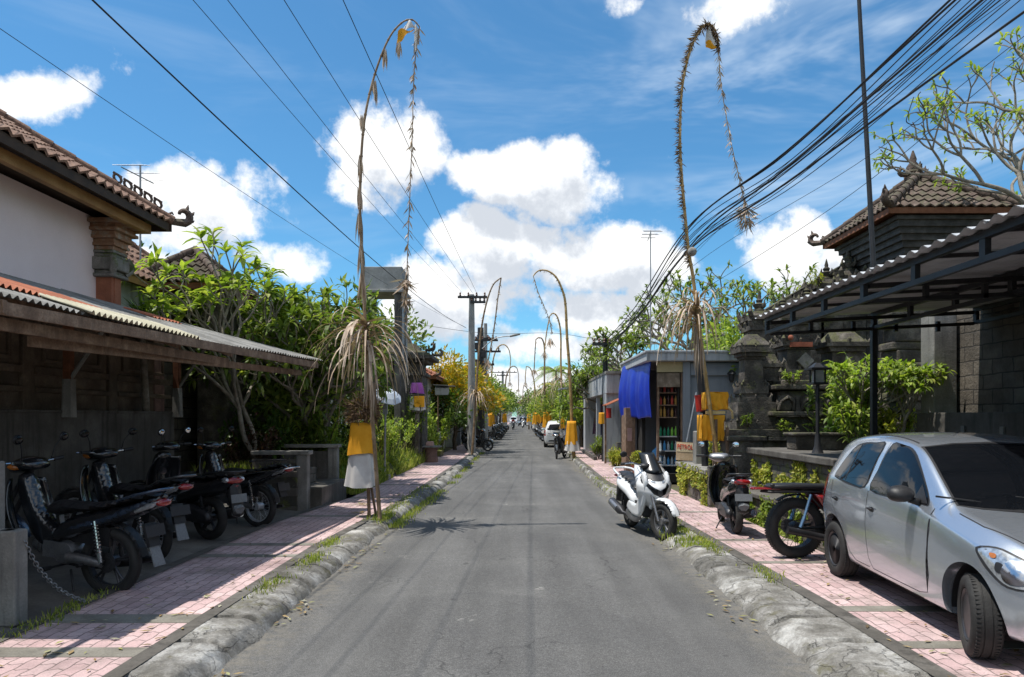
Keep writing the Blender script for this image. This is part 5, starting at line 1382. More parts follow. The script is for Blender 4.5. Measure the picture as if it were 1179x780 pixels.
# row of openwork crest tiles on the hip near the corner
g = MB()
for k in range(5):
    q = .16 + k * .105; c = Vector((-5.75 - q, 11.55 - q, 5.0 + q * .64 + .12)); d = Vector((-1, -1, .64)).normalized()
    g.tube([c + d * .06 * math.cos(a * PI / 5) + Vector((0, 0, .07 + .06 * math.sin(a * PI / 5))) for a in range(11)], .022, 5)
    g.tube([c - d * .07 + Vector((0, 0, .13)), c + d * .07 + Vector((0, 0, .13))], .02, 5)
g.build('crest', tile_dark, t, smooth=True)

# --- neighbouring house
t = thing('house', 'white walled house with a tiled roof standing behind the pink house', 'house', (-9.4, 12.5, 0))
g = MB(); g.box((-9.6, 13.4, 2.2), (4.1, 2.9 , 4.4)); g.build('wall', mat('blue_white_plaster', (.48, .52, .56), .9, None, 1.5, .2, bump=.15, streak=.6), t)
hip_roof(t, -11.6, -7.2, 11.7, 16.1, 4.45, 1.95, tile_m, fascia=ochre_wood, orn=.2, seed=14)
# --- gate pavilion
t = thing('gate_pavilion', 'dark mossy stone gateway with small tiled pyramid roof behind the frangipani', 'gate', (-6.9, 14.8, 0))
hip_roof(t, -7.85, -5.95, 13.9, 15.8, 4.5, .82, tile_dark, orn=.16, tw=.17, tl=.2, cap=.075, seed=21)
g = MB()
stack(g, -7.45, 14.8, 0, [(.8, 1.3, 3.1), (.95, 1.4, .1), (.8, 1.3, .2), (.6, 1.1, .9, 1.15)]); stack(g, -6.25, 14.8, 0, [(.6, 1.3, 3.1), (.75, 1.4, .1), (.6, 1.3, .2), (.45, 1.1, .9, 1.15)])
g.box((-6.9, 15.2, 3.9), (1.2, .4, .7)); g.build('stone_pier', stone, t, bevel=.02)
g = MB(); stack(g, -7.15, 13.8, 3.0, [(.5, .4, .08), (.8, .55, .12), (.55, .4, .1), (.7, .5, .10)]); g.build('ledge', stone_mossy, t, bevel=.02)
g = MB(); g.box((-6.9, 15.5, 1.6), (1.3, .1, 3.2)); g.build('door', mat('carved_red_wood', (.20, .05, .03), .7, (.28, .10, .06), 9, .3, bump=.3), t)
t = thing('pavilion', 'low dark tiled roof seen behind the frangipani leaves', 'pavilion', (-7.4, 19, 0))
hip_roof(t, -9.0, -5.9, 17.5, 20.6, 4.0, 1.15, tile_dark, orn=.18, seed=25); g = MB()
for x in (-8.6, -6.3):
    for y in (17.9, 20.2): stack(g, x, y, 0, [(.5, .5, .7), (.3, .3, 3.2)])
g.build('post', stone, t, bevel=.02)
# --- antennas
def antenna(label, x, y, z0, z1, els, group=None, lean=0):
    t = thing('antenna', label, 'antenna', (x, y, z0)); g = MB(); g.tube([(x, y, z0), (x + lean, y, z1)], .018, 6); g.build('mast', grey_metal, t)
    g = MB(); g.tube([(x + lean - .1, y - .5, z1 - .22), (x + lean, y + .5, z1 - .20)], .012, 5)
    for k in range(els):
        q = k / max(1, els - 1); g.tube([(x + lean - .30 + .06 * q, y - .45 + .9 * q, z1 - .16 + .05 * (k % 3)), (x + lean + .30 - .06 * q, y - .45 + .9 * q, z1 - .16 + .05 * (k % 3))], .006, 4)
    g.build('elements', grey_metal, t); return t
antenna('thin rooftop antenna rising behind the pink house roof', -7.62, 14.0, 4.3, 6.87, 7)

# --- spiky plant
t = thing('yucca', 'spiky dark green yucca between the column and the shelter roof', 'plant', (-6.3, 11.7, 0)); rr = random.Random(5)
g = MB(); g.tube([(-6.3, 11.7, 0), (-6.28, 11.72, 1.9), (-6.35, 11.7, 3.35)], [.07, .06, .05], 7); g.build('trunk', bark, t, smooth=True)
V, Fs = [], []
for k in range(70):
    d = (rnd_dir(rr, -.25, 1) + Vector((0, 0, .15))).normalized(); leaf(V, Fs, Vector((-6.35, 11.7, 3.35 + rr.uniform(-.1, .1))), d, Vector((0, 0, 1)), rr.uniform(.4, .65), .035, .12)
raw('leaves', V, Fs, dark_leaf, t)

# --- motorbike shelter
t = thing('shelter', 'long lean-to motorbike shelter with patched grey, rust and cream corrugated roof', 'shelter', (-5, 7, 0))
def ev(y): return Vector((-3.88 if y < 9.5 else -3.88 + (y - 9.5) * .11, y, 2.72 + max(0, y - 8) * .022))
def bk_(y): return Vector((-6.3, y, 3.54))
ye = [5.15, 6.6, 8.1, 9.6, 11.1, 12.55]
for i in range(len(ye) - 1):
    g = MB(); a, b = ye[i] - .05, ye[i + 1] + .03; up = Vector((0, 0, .012 * (i % 2)))
    corrugated(g, ev(a) + up, ev(b) + up, bk_(b) + up, bk_(a) + up, .085, .016, 8, seed=i); g.build('roof_sheet', asbestos, t, smooth='all', weld=False)
def onroof(y, q, dz=.03): return ev(y).lerp(bk_(y), q) + Vector((0, 0, dz))
g = MB(); corrugated(g, onroof(5.2, .12, .035), onroof(7.3, .18, .035), onroof(7.5, .42, .03), onroof(5.2, .62, .035), .085, .018, 6, seed=30); g.build('rusty_roof_sheet', rust, t, smooth='all', weld=False)
g = MB(); corrugated(g, onroof(6.2, -.03, .04), onroof(8.3, -.035, .04), onroof(8.2, .16, .04), onroof(6.1, .14, .04), .085, .02, 4, seed=31); g.build('cream_roof_sheet', cream_sheet, t, smooth='all', weld=False)
g = MB(); corrugated(g, onroof(9.7, .5, .035), onroof(10.4, .5, .035), onroof(10.4, .68, .035), onroof(9.7, .68, .035), .085, .018, 4, seed=33); g.build('orange_roof_patch', rust, t, smooth='all', weld=False)
def plank(g, a, b, w, h):
    a, b = Vector(a), Vector(b); d = (b - a); M = d.normalized(); s = M.cross(Vector((0, 0, 1))).normalized() * w / 2; u = Vector((0, 0, h / 2))
    g.add([a - s - u, a + s - u, a + s + u, a - s + u, b - s - u, b + s - u, b + s + u, b - s + u], [(0, 1, 2, 3), (7, 6, 5, 4), (0, 4, 5, 1), (1, 5, 6, 2), (2, 6, 7, 3), (3, 7, 4, 0)])
g = MB(); plank(g, ev(5.2) + Vector((-.03, 0, -.10)), ev(12.4) + Vector((-.03, 0, -.10)), .035, .10); g.build('fascia', wood, t)
g = MB(); plank(g, ev(4.7) + Vector((-.18, 0, -.20)), ev(9.6) + Vector((-.16, 0, -.20)), .05, .10); 
plank(g, ev(6.0) + Vector((-.34, 0, -.27)), ev(12.3) + Vector((-.3, 0, -.24)), .05, .09); plank(g, (-6.1, 4.9, 3.28), (-6.1, 12.4, 3.28), .07, .12); plank(g, (-5.0, 4.8, 2.93), (-5.0, 12.4, 2.95), .05, .08)
g.build('purlin', wood, t)
for y in (5.25, 6.4, 7.9, 9.4, 10.9, 12.3):
    g = MB(); plank(g, ev(y) + Vector((.0, 0, -.09)), bk_(y) + Vector((0, 0, -.09)), .05, .10); g.build('rafter', wood, t)
for y in (6.5, 9.45, 12.45):
    g = MB(); g.box((-6.12, y, 2.75), (.10, .10, 1.0)); g.build('post', wood_red, t, bevel=.006)
    g = MB(); g.box((-6.10, y - .02, 2.05), (.13, .13, .52), top=.85); g.tube([(-6.1, y, 2.3), (-5.9, y, 2.6), (-5.6, y, 3.05)], .03, 5); g.build('post_footing', concrete, t)

t = thing('wall', 'smooth grey concrete wall behind the parked motorbikes', 'wall', (-6.3, 6, 0))
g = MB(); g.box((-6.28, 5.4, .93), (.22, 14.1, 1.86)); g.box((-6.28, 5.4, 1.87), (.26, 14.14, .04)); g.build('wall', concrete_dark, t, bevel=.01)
t = thing('stone_wall', 'tall brown stone wall with inset panels under the shelter roof', 'wall', (-6.6, 6, 0))
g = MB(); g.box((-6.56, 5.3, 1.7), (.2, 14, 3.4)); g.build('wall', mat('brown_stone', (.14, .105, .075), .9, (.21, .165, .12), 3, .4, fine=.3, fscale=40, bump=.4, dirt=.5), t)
g = MB()
for y in (1.5, 3.4, 5.3, 7.2, 9.1, 11.0):
    g.box((-6.44, y, 2.35), (.06, .22, 1.9)); g.box((-6.43, y + .95, 3.22), (.05, 1.66, .12)); g.box((-6.43, y + .95, 2.42), (.05, 1.66, .10)); g.box((-6.43, y + .95, 2.16), (.08, 1.66, .07))
    for z0, z1 in ((2.56, 3.08),):
        g.box((-6.44, y + .95, z0), (.04, 1.3, .05)); g.box((-6.44, y + .95, z1), (.04, 1.3, .05)); g.box((-6.44, y + .32, (z0 + z1) / 2), (.04, .05, .48)); g.box((-6.44, y + 1.58, (z0 + z1) / 2), (.04, .05, .48))
g.build('panel_moulding', MATS['brown_stone'], t, bevel=.008)

# --- concrete posts with chain, near left corner
def cpost(x, y, h, label, tw=.16):
    g = MB(); g.box((x, y, h / 2 + .09), (tw, tw, h)); g.box((x - .18, y, h - .06 + .09), (.42, tw * .9, .12)); o = g.build('concrete_post', concrete, bevel=.015)
    return tag(o, label, 'post')
cpost(-4.17, 5.72, .78, 'worn concrete post at the lower left corner holding a chain')
g = MB(); g.box((-4.42, 5.85, .75), (.12, .12, 1.35)); tag(g.build('concrete_post', concrete, bevel=.015), 'taller concrete post at the left edge behind the chained one', 'post')
g = MB(); pts = [P(27, 622, 5.75), P(45, 655, 5.9), P(70, 680, 6.05), P(98, 689, 6.2)]; pts[-1].z = .15; pts = crom(pts, 9)
for i in range(len(pts) - 1):
    a, b = pts[i], pts[i + 1]; d = (b - a).normalized(); s = d.orthogonal().normalized() if i % 2 else d.cross(d.orthogonal()).normalized(); c = (a + b) / 2; ln = (b - a).length * .75; w = .017
    g.tube([c + d * ln * math.cos(q * PI / 4) + s * w * math.sin(q * PI / 4) for q in range(9)], .0055, 4, cap=False)
tag(g.build('chain', grey_metal, weld=False, smooth='all'), 'steel chain hanging from the worn concrete post to the ground', 'chain')

# --- planter, gate posts and steps
def planter(label, x0, x1, y0, y1, h, m=brick_moss):
    t = thing('planter', label, 'planter', ((x0 + x1) / 2, y0, 0)); g = MB(); w = .14
    g.box(((x0 + x1) / 2, y0 + w / 2, h / 2), (x1 - x0, w, h)); g.box(((x0 + x1) / 2, y1 - w / 2, h / 2), (x1 - x0, w, h))
    g.box((x0 + w / 2, (y0 + y1) / 2, h / 2), (w, y1 - y0 - 2 * w - .004, h)); g.box((x1 - w / 2, (y0 + y1) / 2, h / 2), (w, y1 - y0 - 2 * w - .004, h)); g.build('wall', m, t, bevel=.015)
    g = MB(); g.grid(lambda u, v: (x0 + w + u * (x1 - x0 - 2 * w), y0 + w + v * (y1 - y0 - 2 * w), h - .05 + .08 * math.sin(u * PI) * math.sin(v * PI)), 8, 8); g.build('soil', soil, t)
    return t
tp = planter('low stone planter at the end of the motorbike bay', -6.1, -4.05, 12.7, 13.9, .80)
g = MB(); rg = random.Random(8); blades(g, 900, lambda r: (r.uniform(-6.0, -4.15), r.uniform(12.72, 13.8), .78), .16, .010, rg)
tag(g.build('grass', grass_leaf, weld=False), 'tuft of grass on top of the low stone planter', 'grass', kind='stuff')
def gatewall(label, y, zt, x_in):
    t = thing('gate_wall', label, 'wall', (-4.0, y, 0)); g = MB()
    g.box((-3.98, y, zt / 2), (.20, .20, zt)); g.build('post', concrete, t, bevel=.012)
    g = MB(); g.box(((x_in - 4.08) / 2, y, zt / 2 - .04), (abs(x_in + 4.08), .14, zt - .08)); g.build('wall', concrete_dark, t)
    g = MB(); g.box(((x_in - 3.84) / 2, y, zt + .035), (abs(x_in + 3.84), .28, .07)); g.build('coping', concrete, t, bevel=.01)
gatewall('pale concrete gate wall with coping right of the motorbike bay, nearer of the two', 12.85, 1.10, -4.9)
gatewall('pale concrete gate wall with coping, farther of the two flanking the entry steps', 14.95, 1.14, -5.1)
t = thing('steps', 'concrete entry steps between the two gate walls', 'steps', (-4, 13.9, 0)); g = MB()
g.box((-3.98, 13.9, .24), (.62, 1.85, .48)); g.box((-4.5, 13.9, .36), (.42, 1.85, .72)); g.box((-5.3, 13.9, .45), (1.2, 1.85, .90)); g.build('step', concrete_dark, t, bevel=.02)
t = thing('wall', 'low pale concrete wall with small pillar beside the dark shrubs', 'wall', (-5.2, 16.4, 0)); g = MB()
g.box((-5.6, 16.4, 1.35), (1.5, .14, 1.0)); g.box((-4.88, 16.4, 1.3), (.24, .24, 1.55)); g.build('wall', concrete, t, bevel=.012)
g = MB(); g.box((-5.5, 16.4, 2.07), (1.7, .3, .07)); g.build('coping', concrete, t, bevel=.01)
t = thing('stone_wall', 'dark stone compound wall with pinkish pilasters behind the shrubs', 'wall', (-7, 17, 0)); g = MB()
g.box((-7.05, 15.5, 1.6), (.3, 6.4, 3.2)); g.box((-6.2, 17.2, 1.5), (3.0, .3, 3.0)); g.build('wall', brick_dark, t)
g = MB()
for x in (-7.0, -6.2, -5.2): g.box((x, 17.0, 1.6), (.34, .3, 3.2))
for y in (13.0,): g.box((-6.86, y, 1.6), (.3, .36, 3.2))
g.build('pilaster', mat('pink_brick_pilaster', (.24, .14, .12), .9, None, 5, .3, bump=.3, streak=.5), t, bevel=.015)

# --- vegetation
yell_leaf_l = leafmat('yellow_green_leaf', [(.20, .26, .03), (.34, .36, .05), (.46, .42, .09), (.14, .20, .03)], .35)
frangipani('frangipani tree with bright leaves in front of the small gateway roof', (-5.05, 13.5, .7), 3.9, .04, levels=4, leafm=bright_leaf, nleaf=8, L=.32, W=.10, r0=.055, seed=11, len0=1.35, decay=.78, ang=.55, lean=Vector((-.10, 0, 1)), trunks=2, barkm=bark)
frangipani('large frangipani tree with dense leaves behind the palm fronds of the near penjor', (-4.7, 15.8, .5), 4.0, .12, levels=5, leafm=green_leaf, nleaf=11, L=.30, W=.09, r0=.07, seed=5, len0=1.05, decay=.82, ang=.66, trunks=3)
frangipani('frangipani tree spreading over the gate walls beside the penjor', (-6.1, 18.2, .5), 4.0, .12, levels=5, leafm=green_leaf, nleaf=11, L=.29, W=.09, r0=.065, seed=9, len0=.86, decay=.80, ang=.66, trunks=3)
clump_tree('leafy_tree', 'dense green tree filling the gap over the gate walls', 'tree', (-5.2, 16.6, .4), 4.3, (1.7, 1.5, 1.15), green_leaf, n=3600, L=.26, W=.085, trunk_r=.08, seed=31, nclump=30)
clump_tree('leafy_tree', 'green tree behind the water tank tower', 'tree', (-5.6, 27.5, .4), 5.2, (1.9, 1.6, 1.5), green_leaf, n=2600, L=.30, W=.10, trunk_r=.1, seed=33)
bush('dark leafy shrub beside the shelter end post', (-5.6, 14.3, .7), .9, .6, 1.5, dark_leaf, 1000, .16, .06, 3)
bush('dark red-leaved shrub on the stone planter', (-5.1, 13.3, .75), .6, .4, 1.1, leafmat('dark_red_leaf', [(.04, .02, .015), (.09, .04, .03), (.05, .06, .02)], .2), 800, .13, .05, 14)
bush('bright leafy shrub growing behind the farther gate wall', (-4.6, 15.7, .5), .75, .6, 1.35, green_leaf, 900, .26, .07, 6)
bush('broad-leaved shrub above the entry steps', (-5.3, 15.0, .8), .8, .6, 1.0, green_leaf, 700, .30, .07, 7)
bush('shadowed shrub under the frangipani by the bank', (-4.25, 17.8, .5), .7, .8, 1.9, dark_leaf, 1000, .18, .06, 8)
bush('tall weedy shrub hiding the foot of the water tank tower', (-4.7, 20.5, .9), .9, 1.2, 2.0, green_leaf, 1200, .2, .06, 12)
bush('light green shrub behind the small lamp pole', (-4.0, 20.2, .7), .7, .9, 1.3, bright_leaf, 1100, .18, .05, 13)
bush('fern-like shrub at the end of the grass bank', (-3.75, 28, .3), .5, .9, 1.3, bright_leaf, 700, .22, .05, 17)
clump_tree('leafy_tree', 'low leafy tree filling the space under the frangipani crowns', 'tree', (-4.9, 15.9, .6), 2.9, (1.3, 1.0, .9), green_leaf, n=2000, L=.24, W=.09, trunk_r=.05, seed=37, nclump=22)
bush('green shrub under the hanging cloth shrine', (-4.2, 24.8, .7), 1.3, 1.2, 2.5, green_leaf, 1900, .22, .06, 16)
bush('leafy shrub with pale stems beside the yellow tree', (-3.6, 30.5, .3), .8, 1.0, 2.4, bright_leaf, 900, .28, .08, 19)
bush('bright sunlit bush on the bank, nearest the lamp pole', (-4.1, 17.0, .6), .7, .7, 1.0, bright_leaf, 1100, .15, .05, 401, stems=16)
bush('yellow-green weedy bush halfway along the bank', (-4.2, 19.4, .8), .8, 1.1, 1.0, yell_leaf_l, 1300, .13, .035, 402, stems=18)
bush('bright weedy bush toward the far end of the bank', (-4.0, 22.6, .75), .8, 1.2, 1.1, bright_leaf, 1300, .15, .045, 403, stems=18)
bush('broad sunlit bush behind the yellow skirted shrine', (-4.5, 15.35, .7), .6, .35, 1.5, bright_leaf, 900, .22, .07, 404, stems=14)
# bank
g = MB()
def bankf(u, v):
    y = 15.1 + v * 16.5; x = -3.44 - u * 4.5; e = min(1, (y - 15.0) / 1.2) * min(1, (31.8 - y) / 2)
    z = .10 + (1 - math.exp(-u * 4.6)) * .95 * max(.1, e) + .10 * n2(x, y, 1.3) * min(1, u * 6)
    return (x, y, z)
g.grid(bankf, 30, 80); tag(g.build('bank', soil, struct=True, smooth='all'), None, None, kind='structure')
g = MB(); rg = random.Random(12)
def bankp(r):
    u = r.random() ** 1.6 * .55; v = r.random() ** 1.3; x, y, z = bankf(u, v)
    if n2(x, y, .9) < -.32: return None
    return (x, y, z - .02)
blades(g, 17000, bankp, .24, .011, rg)
blades(g, 5000, lambda r: (lambda p: p if n2(p[0], p[1], 1.1, 5) > .05 else None)(bankf(r.random() ** 1.6 * .5, r.random())), .42, .014, rg)
tag(g.build('grass', grass_leaf, struct=True, weld=False), 'long grass and weeds covering the bank beside the left pavement', 'grass', kind='stuff')
V, Fs = [], []; rg = random.Random(13)
for i in range(4200):
    u = rg.random() ** 1.5 * .55; v = rg.random(); x, y, z = bankf(u, v)
    if n2(x, y, .8, 3) < 0: continue
    p = Vector((x, y, z + rg.uniform(0, .35))); leaf(V, Fs, p, (rnd_dir(rg, -.1, 1)), Vector((0, 0, 1)), rg.uniform(.07, .16), .05, .2)
g = MB(); g.v = V; g.f = Fs; g.mi = [0] * len(Fs); tag(g.build('ground_cover', green_leaf, struct=True, weld=False), 'low leafy ground cover on the bank', 'ground cover', kind='stuff')

# small lamp pole with parasol
t = thing('garden_lamp', 'small white parasol lamp tilted on a thin grey pole beside the grass bank', 'lamp', (-3.55, 18.4, WZ))
g = MB(); g.tube([(-3.55, 18.4, WZ), (-3.52, 18.4, 2.25)], .028, 8); g.box((-3.53, 18.4, 2.0), (.12, .10, .26)); g.build('pole', grey_metal, t)
g = MB(); g.box((-3.55, 18.4, WZ + .07), (.28, .28, .14)); g.build('foot', concrete, t, bevel=.01)
M = Matrix.Translation((-3.46, 18.4, 2.36)) @ Matrix.Rotation(.40, 4, 'Y') @ Matrix.Rotation(.5, 4, 'X') @ Matrix.Diagonal((1.15, 1.15, 1.1, 1))
g = MB(); prof = [(.01, .17), (.12, .135), (.24, .06), (.33, -.02), (.335, -.035)]; sg_ = 16; vs = []
for (r_, h) in prof:
    for k in range(sg_):
        q = r_ * (1 if k % 2 == 0 else .94); vs.append(M @ Vector((q * math.cos(2 * PI * k / sg_), q * math.sin(2 * PI * k / sg_), h)))
g.add(vs, [(i * sg_ + k, i * sg_ + (k + 1) % sg_, (i + 1) * sg_ + (k + 1) % sg_, (i + 1) * sg_ + k) for i in range(4) for k in range(sg_)]); g.build('shade', mat('white_parasol', (.62, .68, .76), .6, None, 6, .1), t, solid=.006)
# clay pedestal
t = thing('offering_pedestal', 'squat reddish stone pedestal with square top on the left pavement', 'pedestal', (-3.22, 25.6, WZ)); g = MB()
g.lathe([(.25, 0), (.26, .08), (.22, .3), (.24, .5), (.26, .54)], (-3.22, 25.6, WZ), seg=14); g.build('base', mat('reddish_stone', (.25, .15, .12), .9, None, 6, .3, bump=.3), t, smooth=True)
g = MB(); g.box((-3.22, 25.6, WZ + .57), (.74, .7, .05)); g.build('top', concrete, t, bevel=.01)
g = MB(); g.box((-3.26, 25.6, WZ + .68), (.3, .25, .16), top=.8); g.build('offering_box', mat('faded_pink_box', (.55, .35, .30), .8), t, bevel=.01)
t = thing('steps', 'mossy stone steps climbing the bank beyond the pedestal', 'steps', (-3.7, 28.5, WZ)); g = MB()
g.box((-3.5, 29.4, .25), (.55, 1.0, .25)); g.box((-3.75, 28.0, .38), (.6, .9, .5)); g.box((-4.1, 27.2, .55), (.7, .9, .8)); g.build('step', stone_mossy, t, bevel=.03)
# cloth-wrapped shrine
def cloth_skirt(g, cx, cy, z0, z1, w0, w1, d=None, folds=8, amp=.034, seed=0, flat=.7):
    r = random.Random(seed); ph = r.uniform(0, 6); seg = 40; nz = 8; d = d or flat
    vs = []
    for j in range(nz + 1):
        v = j / nz; w = w1 + (w0 - w1) * (1 - v); z = z0 + (z1 - z0) * v
        for k in range(seg):
            a = 2 * PI * k / seg; q = w / 2 * (1 + amp * 6 * (1.15 - v * .7) * math.sin(folds * a + ph) * .5 + .05 * math.sin(3 * a + ph * 2))
            ex = 3.0; ca, sa = math.cos(a), math.sin(a)
            vs.append((cx + q * math.copysign(abs(ca) ** (2 / ex), ca), cy + q * d * math.copysign(abs(sa) ** (2 / ex), sa), z + (.02 * math.sin(2 * a + ph) if j == 0 else 0)))
    g.add(vs, [(j * seg + k, j * seg + (k + 1) % seg, (j + 1) * seg + (k + 1) % seg, (j + 1) * seg + k) for j in range(nz) for k in range(seg)] + [tuple(range(nz * seg, nz * seg + seg))])
    return g
t = thing('shrine', 'small shrine on a post wrapped in purple, yellow and white cloth above the bank', 'shrine', (-3.5, 24, .8)); g = MB()
g.box((-3.5, 24, 1.4), (.14, .14, 1.7)); g.box((-3.5, 24, 2.1), (.30, .30, .3)); g.build('post', stone, t)
cloth_skirt(MB(), 0, 0, 0, 1, 1, 1)
g = cloth_skirt(MB(), -3.5, 24, 2.03, 2.52, .52, .46, seed=1); g.build('white_cloth', cloth_white, t, smooth='all')
g = MB(); g.box((-3.40, 23.80, 2.32), (.36, .03, .38)); g.build('yellow_cloth', cloth_yellow, t)
g = cloth_skirt(MB(), -3.5, 24, 2.60, 2.97, .46, .34, seed=2); g.build('purple_cloth', mat('purple_cloth', (.42, .10, .42), .7, (.55, .18, .55), 3, .15), t, smooth='all')
g = MB(); g.box((-3.5, 24, 2.56), (.56, .45, .05)); g.build('ledge', stone, t)
# water tank tower
t = thing('water_tower', 'grey concrete water tank raised on tall pillars above the trees', 'water tower', (-4.55, 24, 0)); g = MB()
g.box((-4.6, 24.2, 6.5), (1.3, 1.3, .78)); g.box((-4.6, 24.2, 6.06), (1.5, 1.5, .10)); g.build('tank', pole_conc, t, bevel=.02)
for x in (-5.15, -4.12):
    for y in (23.7, 24.7):
        g = MB(); g.box((x, y, 3.0), (.2, .2, 6.02)); g.build('pillar', concrete_dark, t, bevel=.01)
g = MB(); g.box((-3.92, 23.6, 5.0), (.07, .07, 2.6)); g.tube([(-3.8, 23.6, 3.2), (-3.8, 23.6, 6.2)], .03, 6); g.build('pipe', grey_metal, t)
# stone tower with eaves
t = thing('stone_tower', 'dark stone tower with stepped eaves behind the penjor leaves', 'tower', (-4.3, 26, 0)); g = MB()
stack(g, -4.25, 26, 0, [(1.5, 1.5, 3.3), (1.7, 1.7, .12), (1.4, 1.4, .35), (1.9, 1.9, .12), (2.3, 2.3, .14), (2.2, 2.2, .16, .8), (1.3, 1.3, .3, .7), (.5, .5, .5, .4)]); g.build('masonry', stone, t, bevel=.02)
for sx in (-1, 1):
    for sy in (-1, 1): g = MB(); curl(g, (-4.25 + sx * 1.05, 26 + sy * 1.05, 4.2), (sx, sy, 0), .3); g.build('corner_ornament', stone, t, smooth=True)
t = thing('house', 'house with a dull red tiled roof behind the frangipani and the yellow tree', 'house', (-6.5, 36, 0)); hip_roof(t, -9.5, -3.6, 30.5, 40, 3.6, 1.5, tile_red, orn=.3, seed=50)
g = MB(); g.box((-6.6, 35.3, 1.8), (4.8, 8.4, 3.6)); g.build('wall', plaster_white, t)
clump_tree('croton_tree', 'tree with golden yellow and green leaves by the left pavement', 'tree', (-3.2, 35, .1), 4.45, (1.65, 1.6, 1.55), gold_leaf, n=4200, L=.24, W=.10, trunk_r=.09, seed=3, nclump=34)
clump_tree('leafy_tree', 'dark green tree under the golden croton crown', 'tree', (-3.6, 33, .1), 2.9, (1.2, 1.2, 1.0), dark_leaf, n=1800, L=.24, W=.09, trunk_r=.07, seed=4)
t = thing('awning', 'small pale blue-grey awning among the shrubs', 'awning', (-3.3, 30, 2)); g = MB(); g.box((-3.3, 30, 2.95), (.55, .5, .3), rx=.3); g.build('panel', plaster_light, t); g = MB(); g.box((-3.2, 30, 3.14), (.9, .8, .03), ry=.06); g.build('roof_sheet', asbestos, t); g = MB(); g.tube([(-3.5, 30.2, .2), (-3.5, 30.2, 3.1)], .03, 6); g.build('post', wood, t)

# --- motorbikes in the bay
R2 = math.radians
def heading(dx, dy): return math.atan2(dy, dx)
rail_kw = dict()
b1 = underbone('dark motorbike nearest the camera in the shelter, its tail to the pavement', (-3.98, 6.75, .07), heading(-.98, .20), side=p_navy, steer=.25)
b2 = underbone('second motorbike from the camera with a pale rear wheel rim', (-4.32, 8.15, .09), heading(-.90, .44), rim='spoke', rimm=rim_white, side=p_greyd, steer=.2)
b3 = autoscooter('third motorbike in the shelter, a black scooter with a round tail lamp', (-4.30, 9.65, .10), heading(-.90, .44), body=p_black, accent=p_black, steer=.3)
b4 = underbone('fourth motorbike with chrome rear rack beside the stone planter', (-4.08, 10.85, .08), heading(-.93, .36), rim='spoke', rimm=rim_white, side=p_greyd, tail_rail=True, steer=.1, flap=False)
for b in (b1, b2, b3, b4):
    b['group'] = 'motorbikes parked in the shelter'; b.rotation_euler[1] = -.085; b.scale = (1.14,) * 3
# ================================================================ RIGHT SIDE
zinc = mat('zinc_sheet', (.50, .51, .52), .5, (.58, .59, .60), 2.5, .15, fine=.1, bump=.05, metal=.1)
dark_steel = mat('dark_steel', (.035, .035, .038), .5, None, 5, .2, metal=.3, bump=.05)
# --- car port
t = thing('carport', 'lean-to carport of dark steel trusses and corrugated sheet over the silver car', 'carport', (5.2, 6, 0))
def cz(x): return 3.27 + (x - 3.6) * .05
for i in range(7):
    y0, y1 = -1.6 + i * 1.7, -1.6 + (i + 1) * 1.7 + .04
    y1 = min(y1, 10.3)
    g = MB(); corrugated(g, (3.5, y0, cz(3.5) + .004 * (i % 2)), (3.5, y1, cz(3.5) + .004 * (i % 2)), (7.0, y1, cz(7.0)), (7.0, y0, cz(7.0)), .19, .020, 3, seed=i, sag=.004); g.build('roof_sheet', zinc, t, smooth='all', weld=False)
def bar(g, a, b, w=.045):
    plank(g, a, b, w, w) if abs(Vector(b)[2] - Vector(a)[2]) < .5 * (Vector(b) - Vector(a)).length else g.box(((a[0] + b[0]) / 2, (a[1] + b[1]) / 2, (a[2] + b[2]) / 2), (w, w, abs(a[2] - b[2])))
for x, dz in ((3.64, 0), (5.2, 0), (6.7, 0)):
    g = MB(); zt = cz(x) - .055; zb_ = zt - .19
    bar(g, (x, -1.6, zt), (x, 10.2, zt), .06); bar(g, (x, -1.6, zb_), (x, 10.2, zb_), .05)
    for k in range(13):
        y = 10.17 - k * .95; g.box((x, y, (zt + zb_) / 2), (.05, .07, zt - zb_ - .05))
    g.build('truss', dark_steel, t)
for y in (10.17, 7.3, 4.4, 1.5):
    g = MB(); bar(g, (3.68, y, cz(3.64) - .10), (6.66, y, cz(6.7) - .10), .05); bar(g, (3.68, y, cz(3.64) - .262), (6.66, y, cz(6.7) - .262), .045)
    for k in range(1, 5): g.box((3.66 + k * .62, y, cz(4) - .17), (.05, .045, .15))
    g.build('cross_truss', dark_steel, t)
for y in (9.0, 8.2, 6.2, 5.3, 3.3, 2.4):
    g = MB(); bar(g, (3.66, y, cz(3.64) - .045), (6.7, y, cz(6.7) - .045), .035); g.build('batten', dark_steel, t)
g = MB(); g.box((5.2, 10.17, 2.15), (.075, .075, 2.0)); g.build('post', black_metal, t)
g = MB(); g.tube([(6.6, 8.4, 2.55), (6.45, 8.2, 3.0), (6.0, 7.9, 3.18)], .035, 6); g.build('brace', black_metal, t)
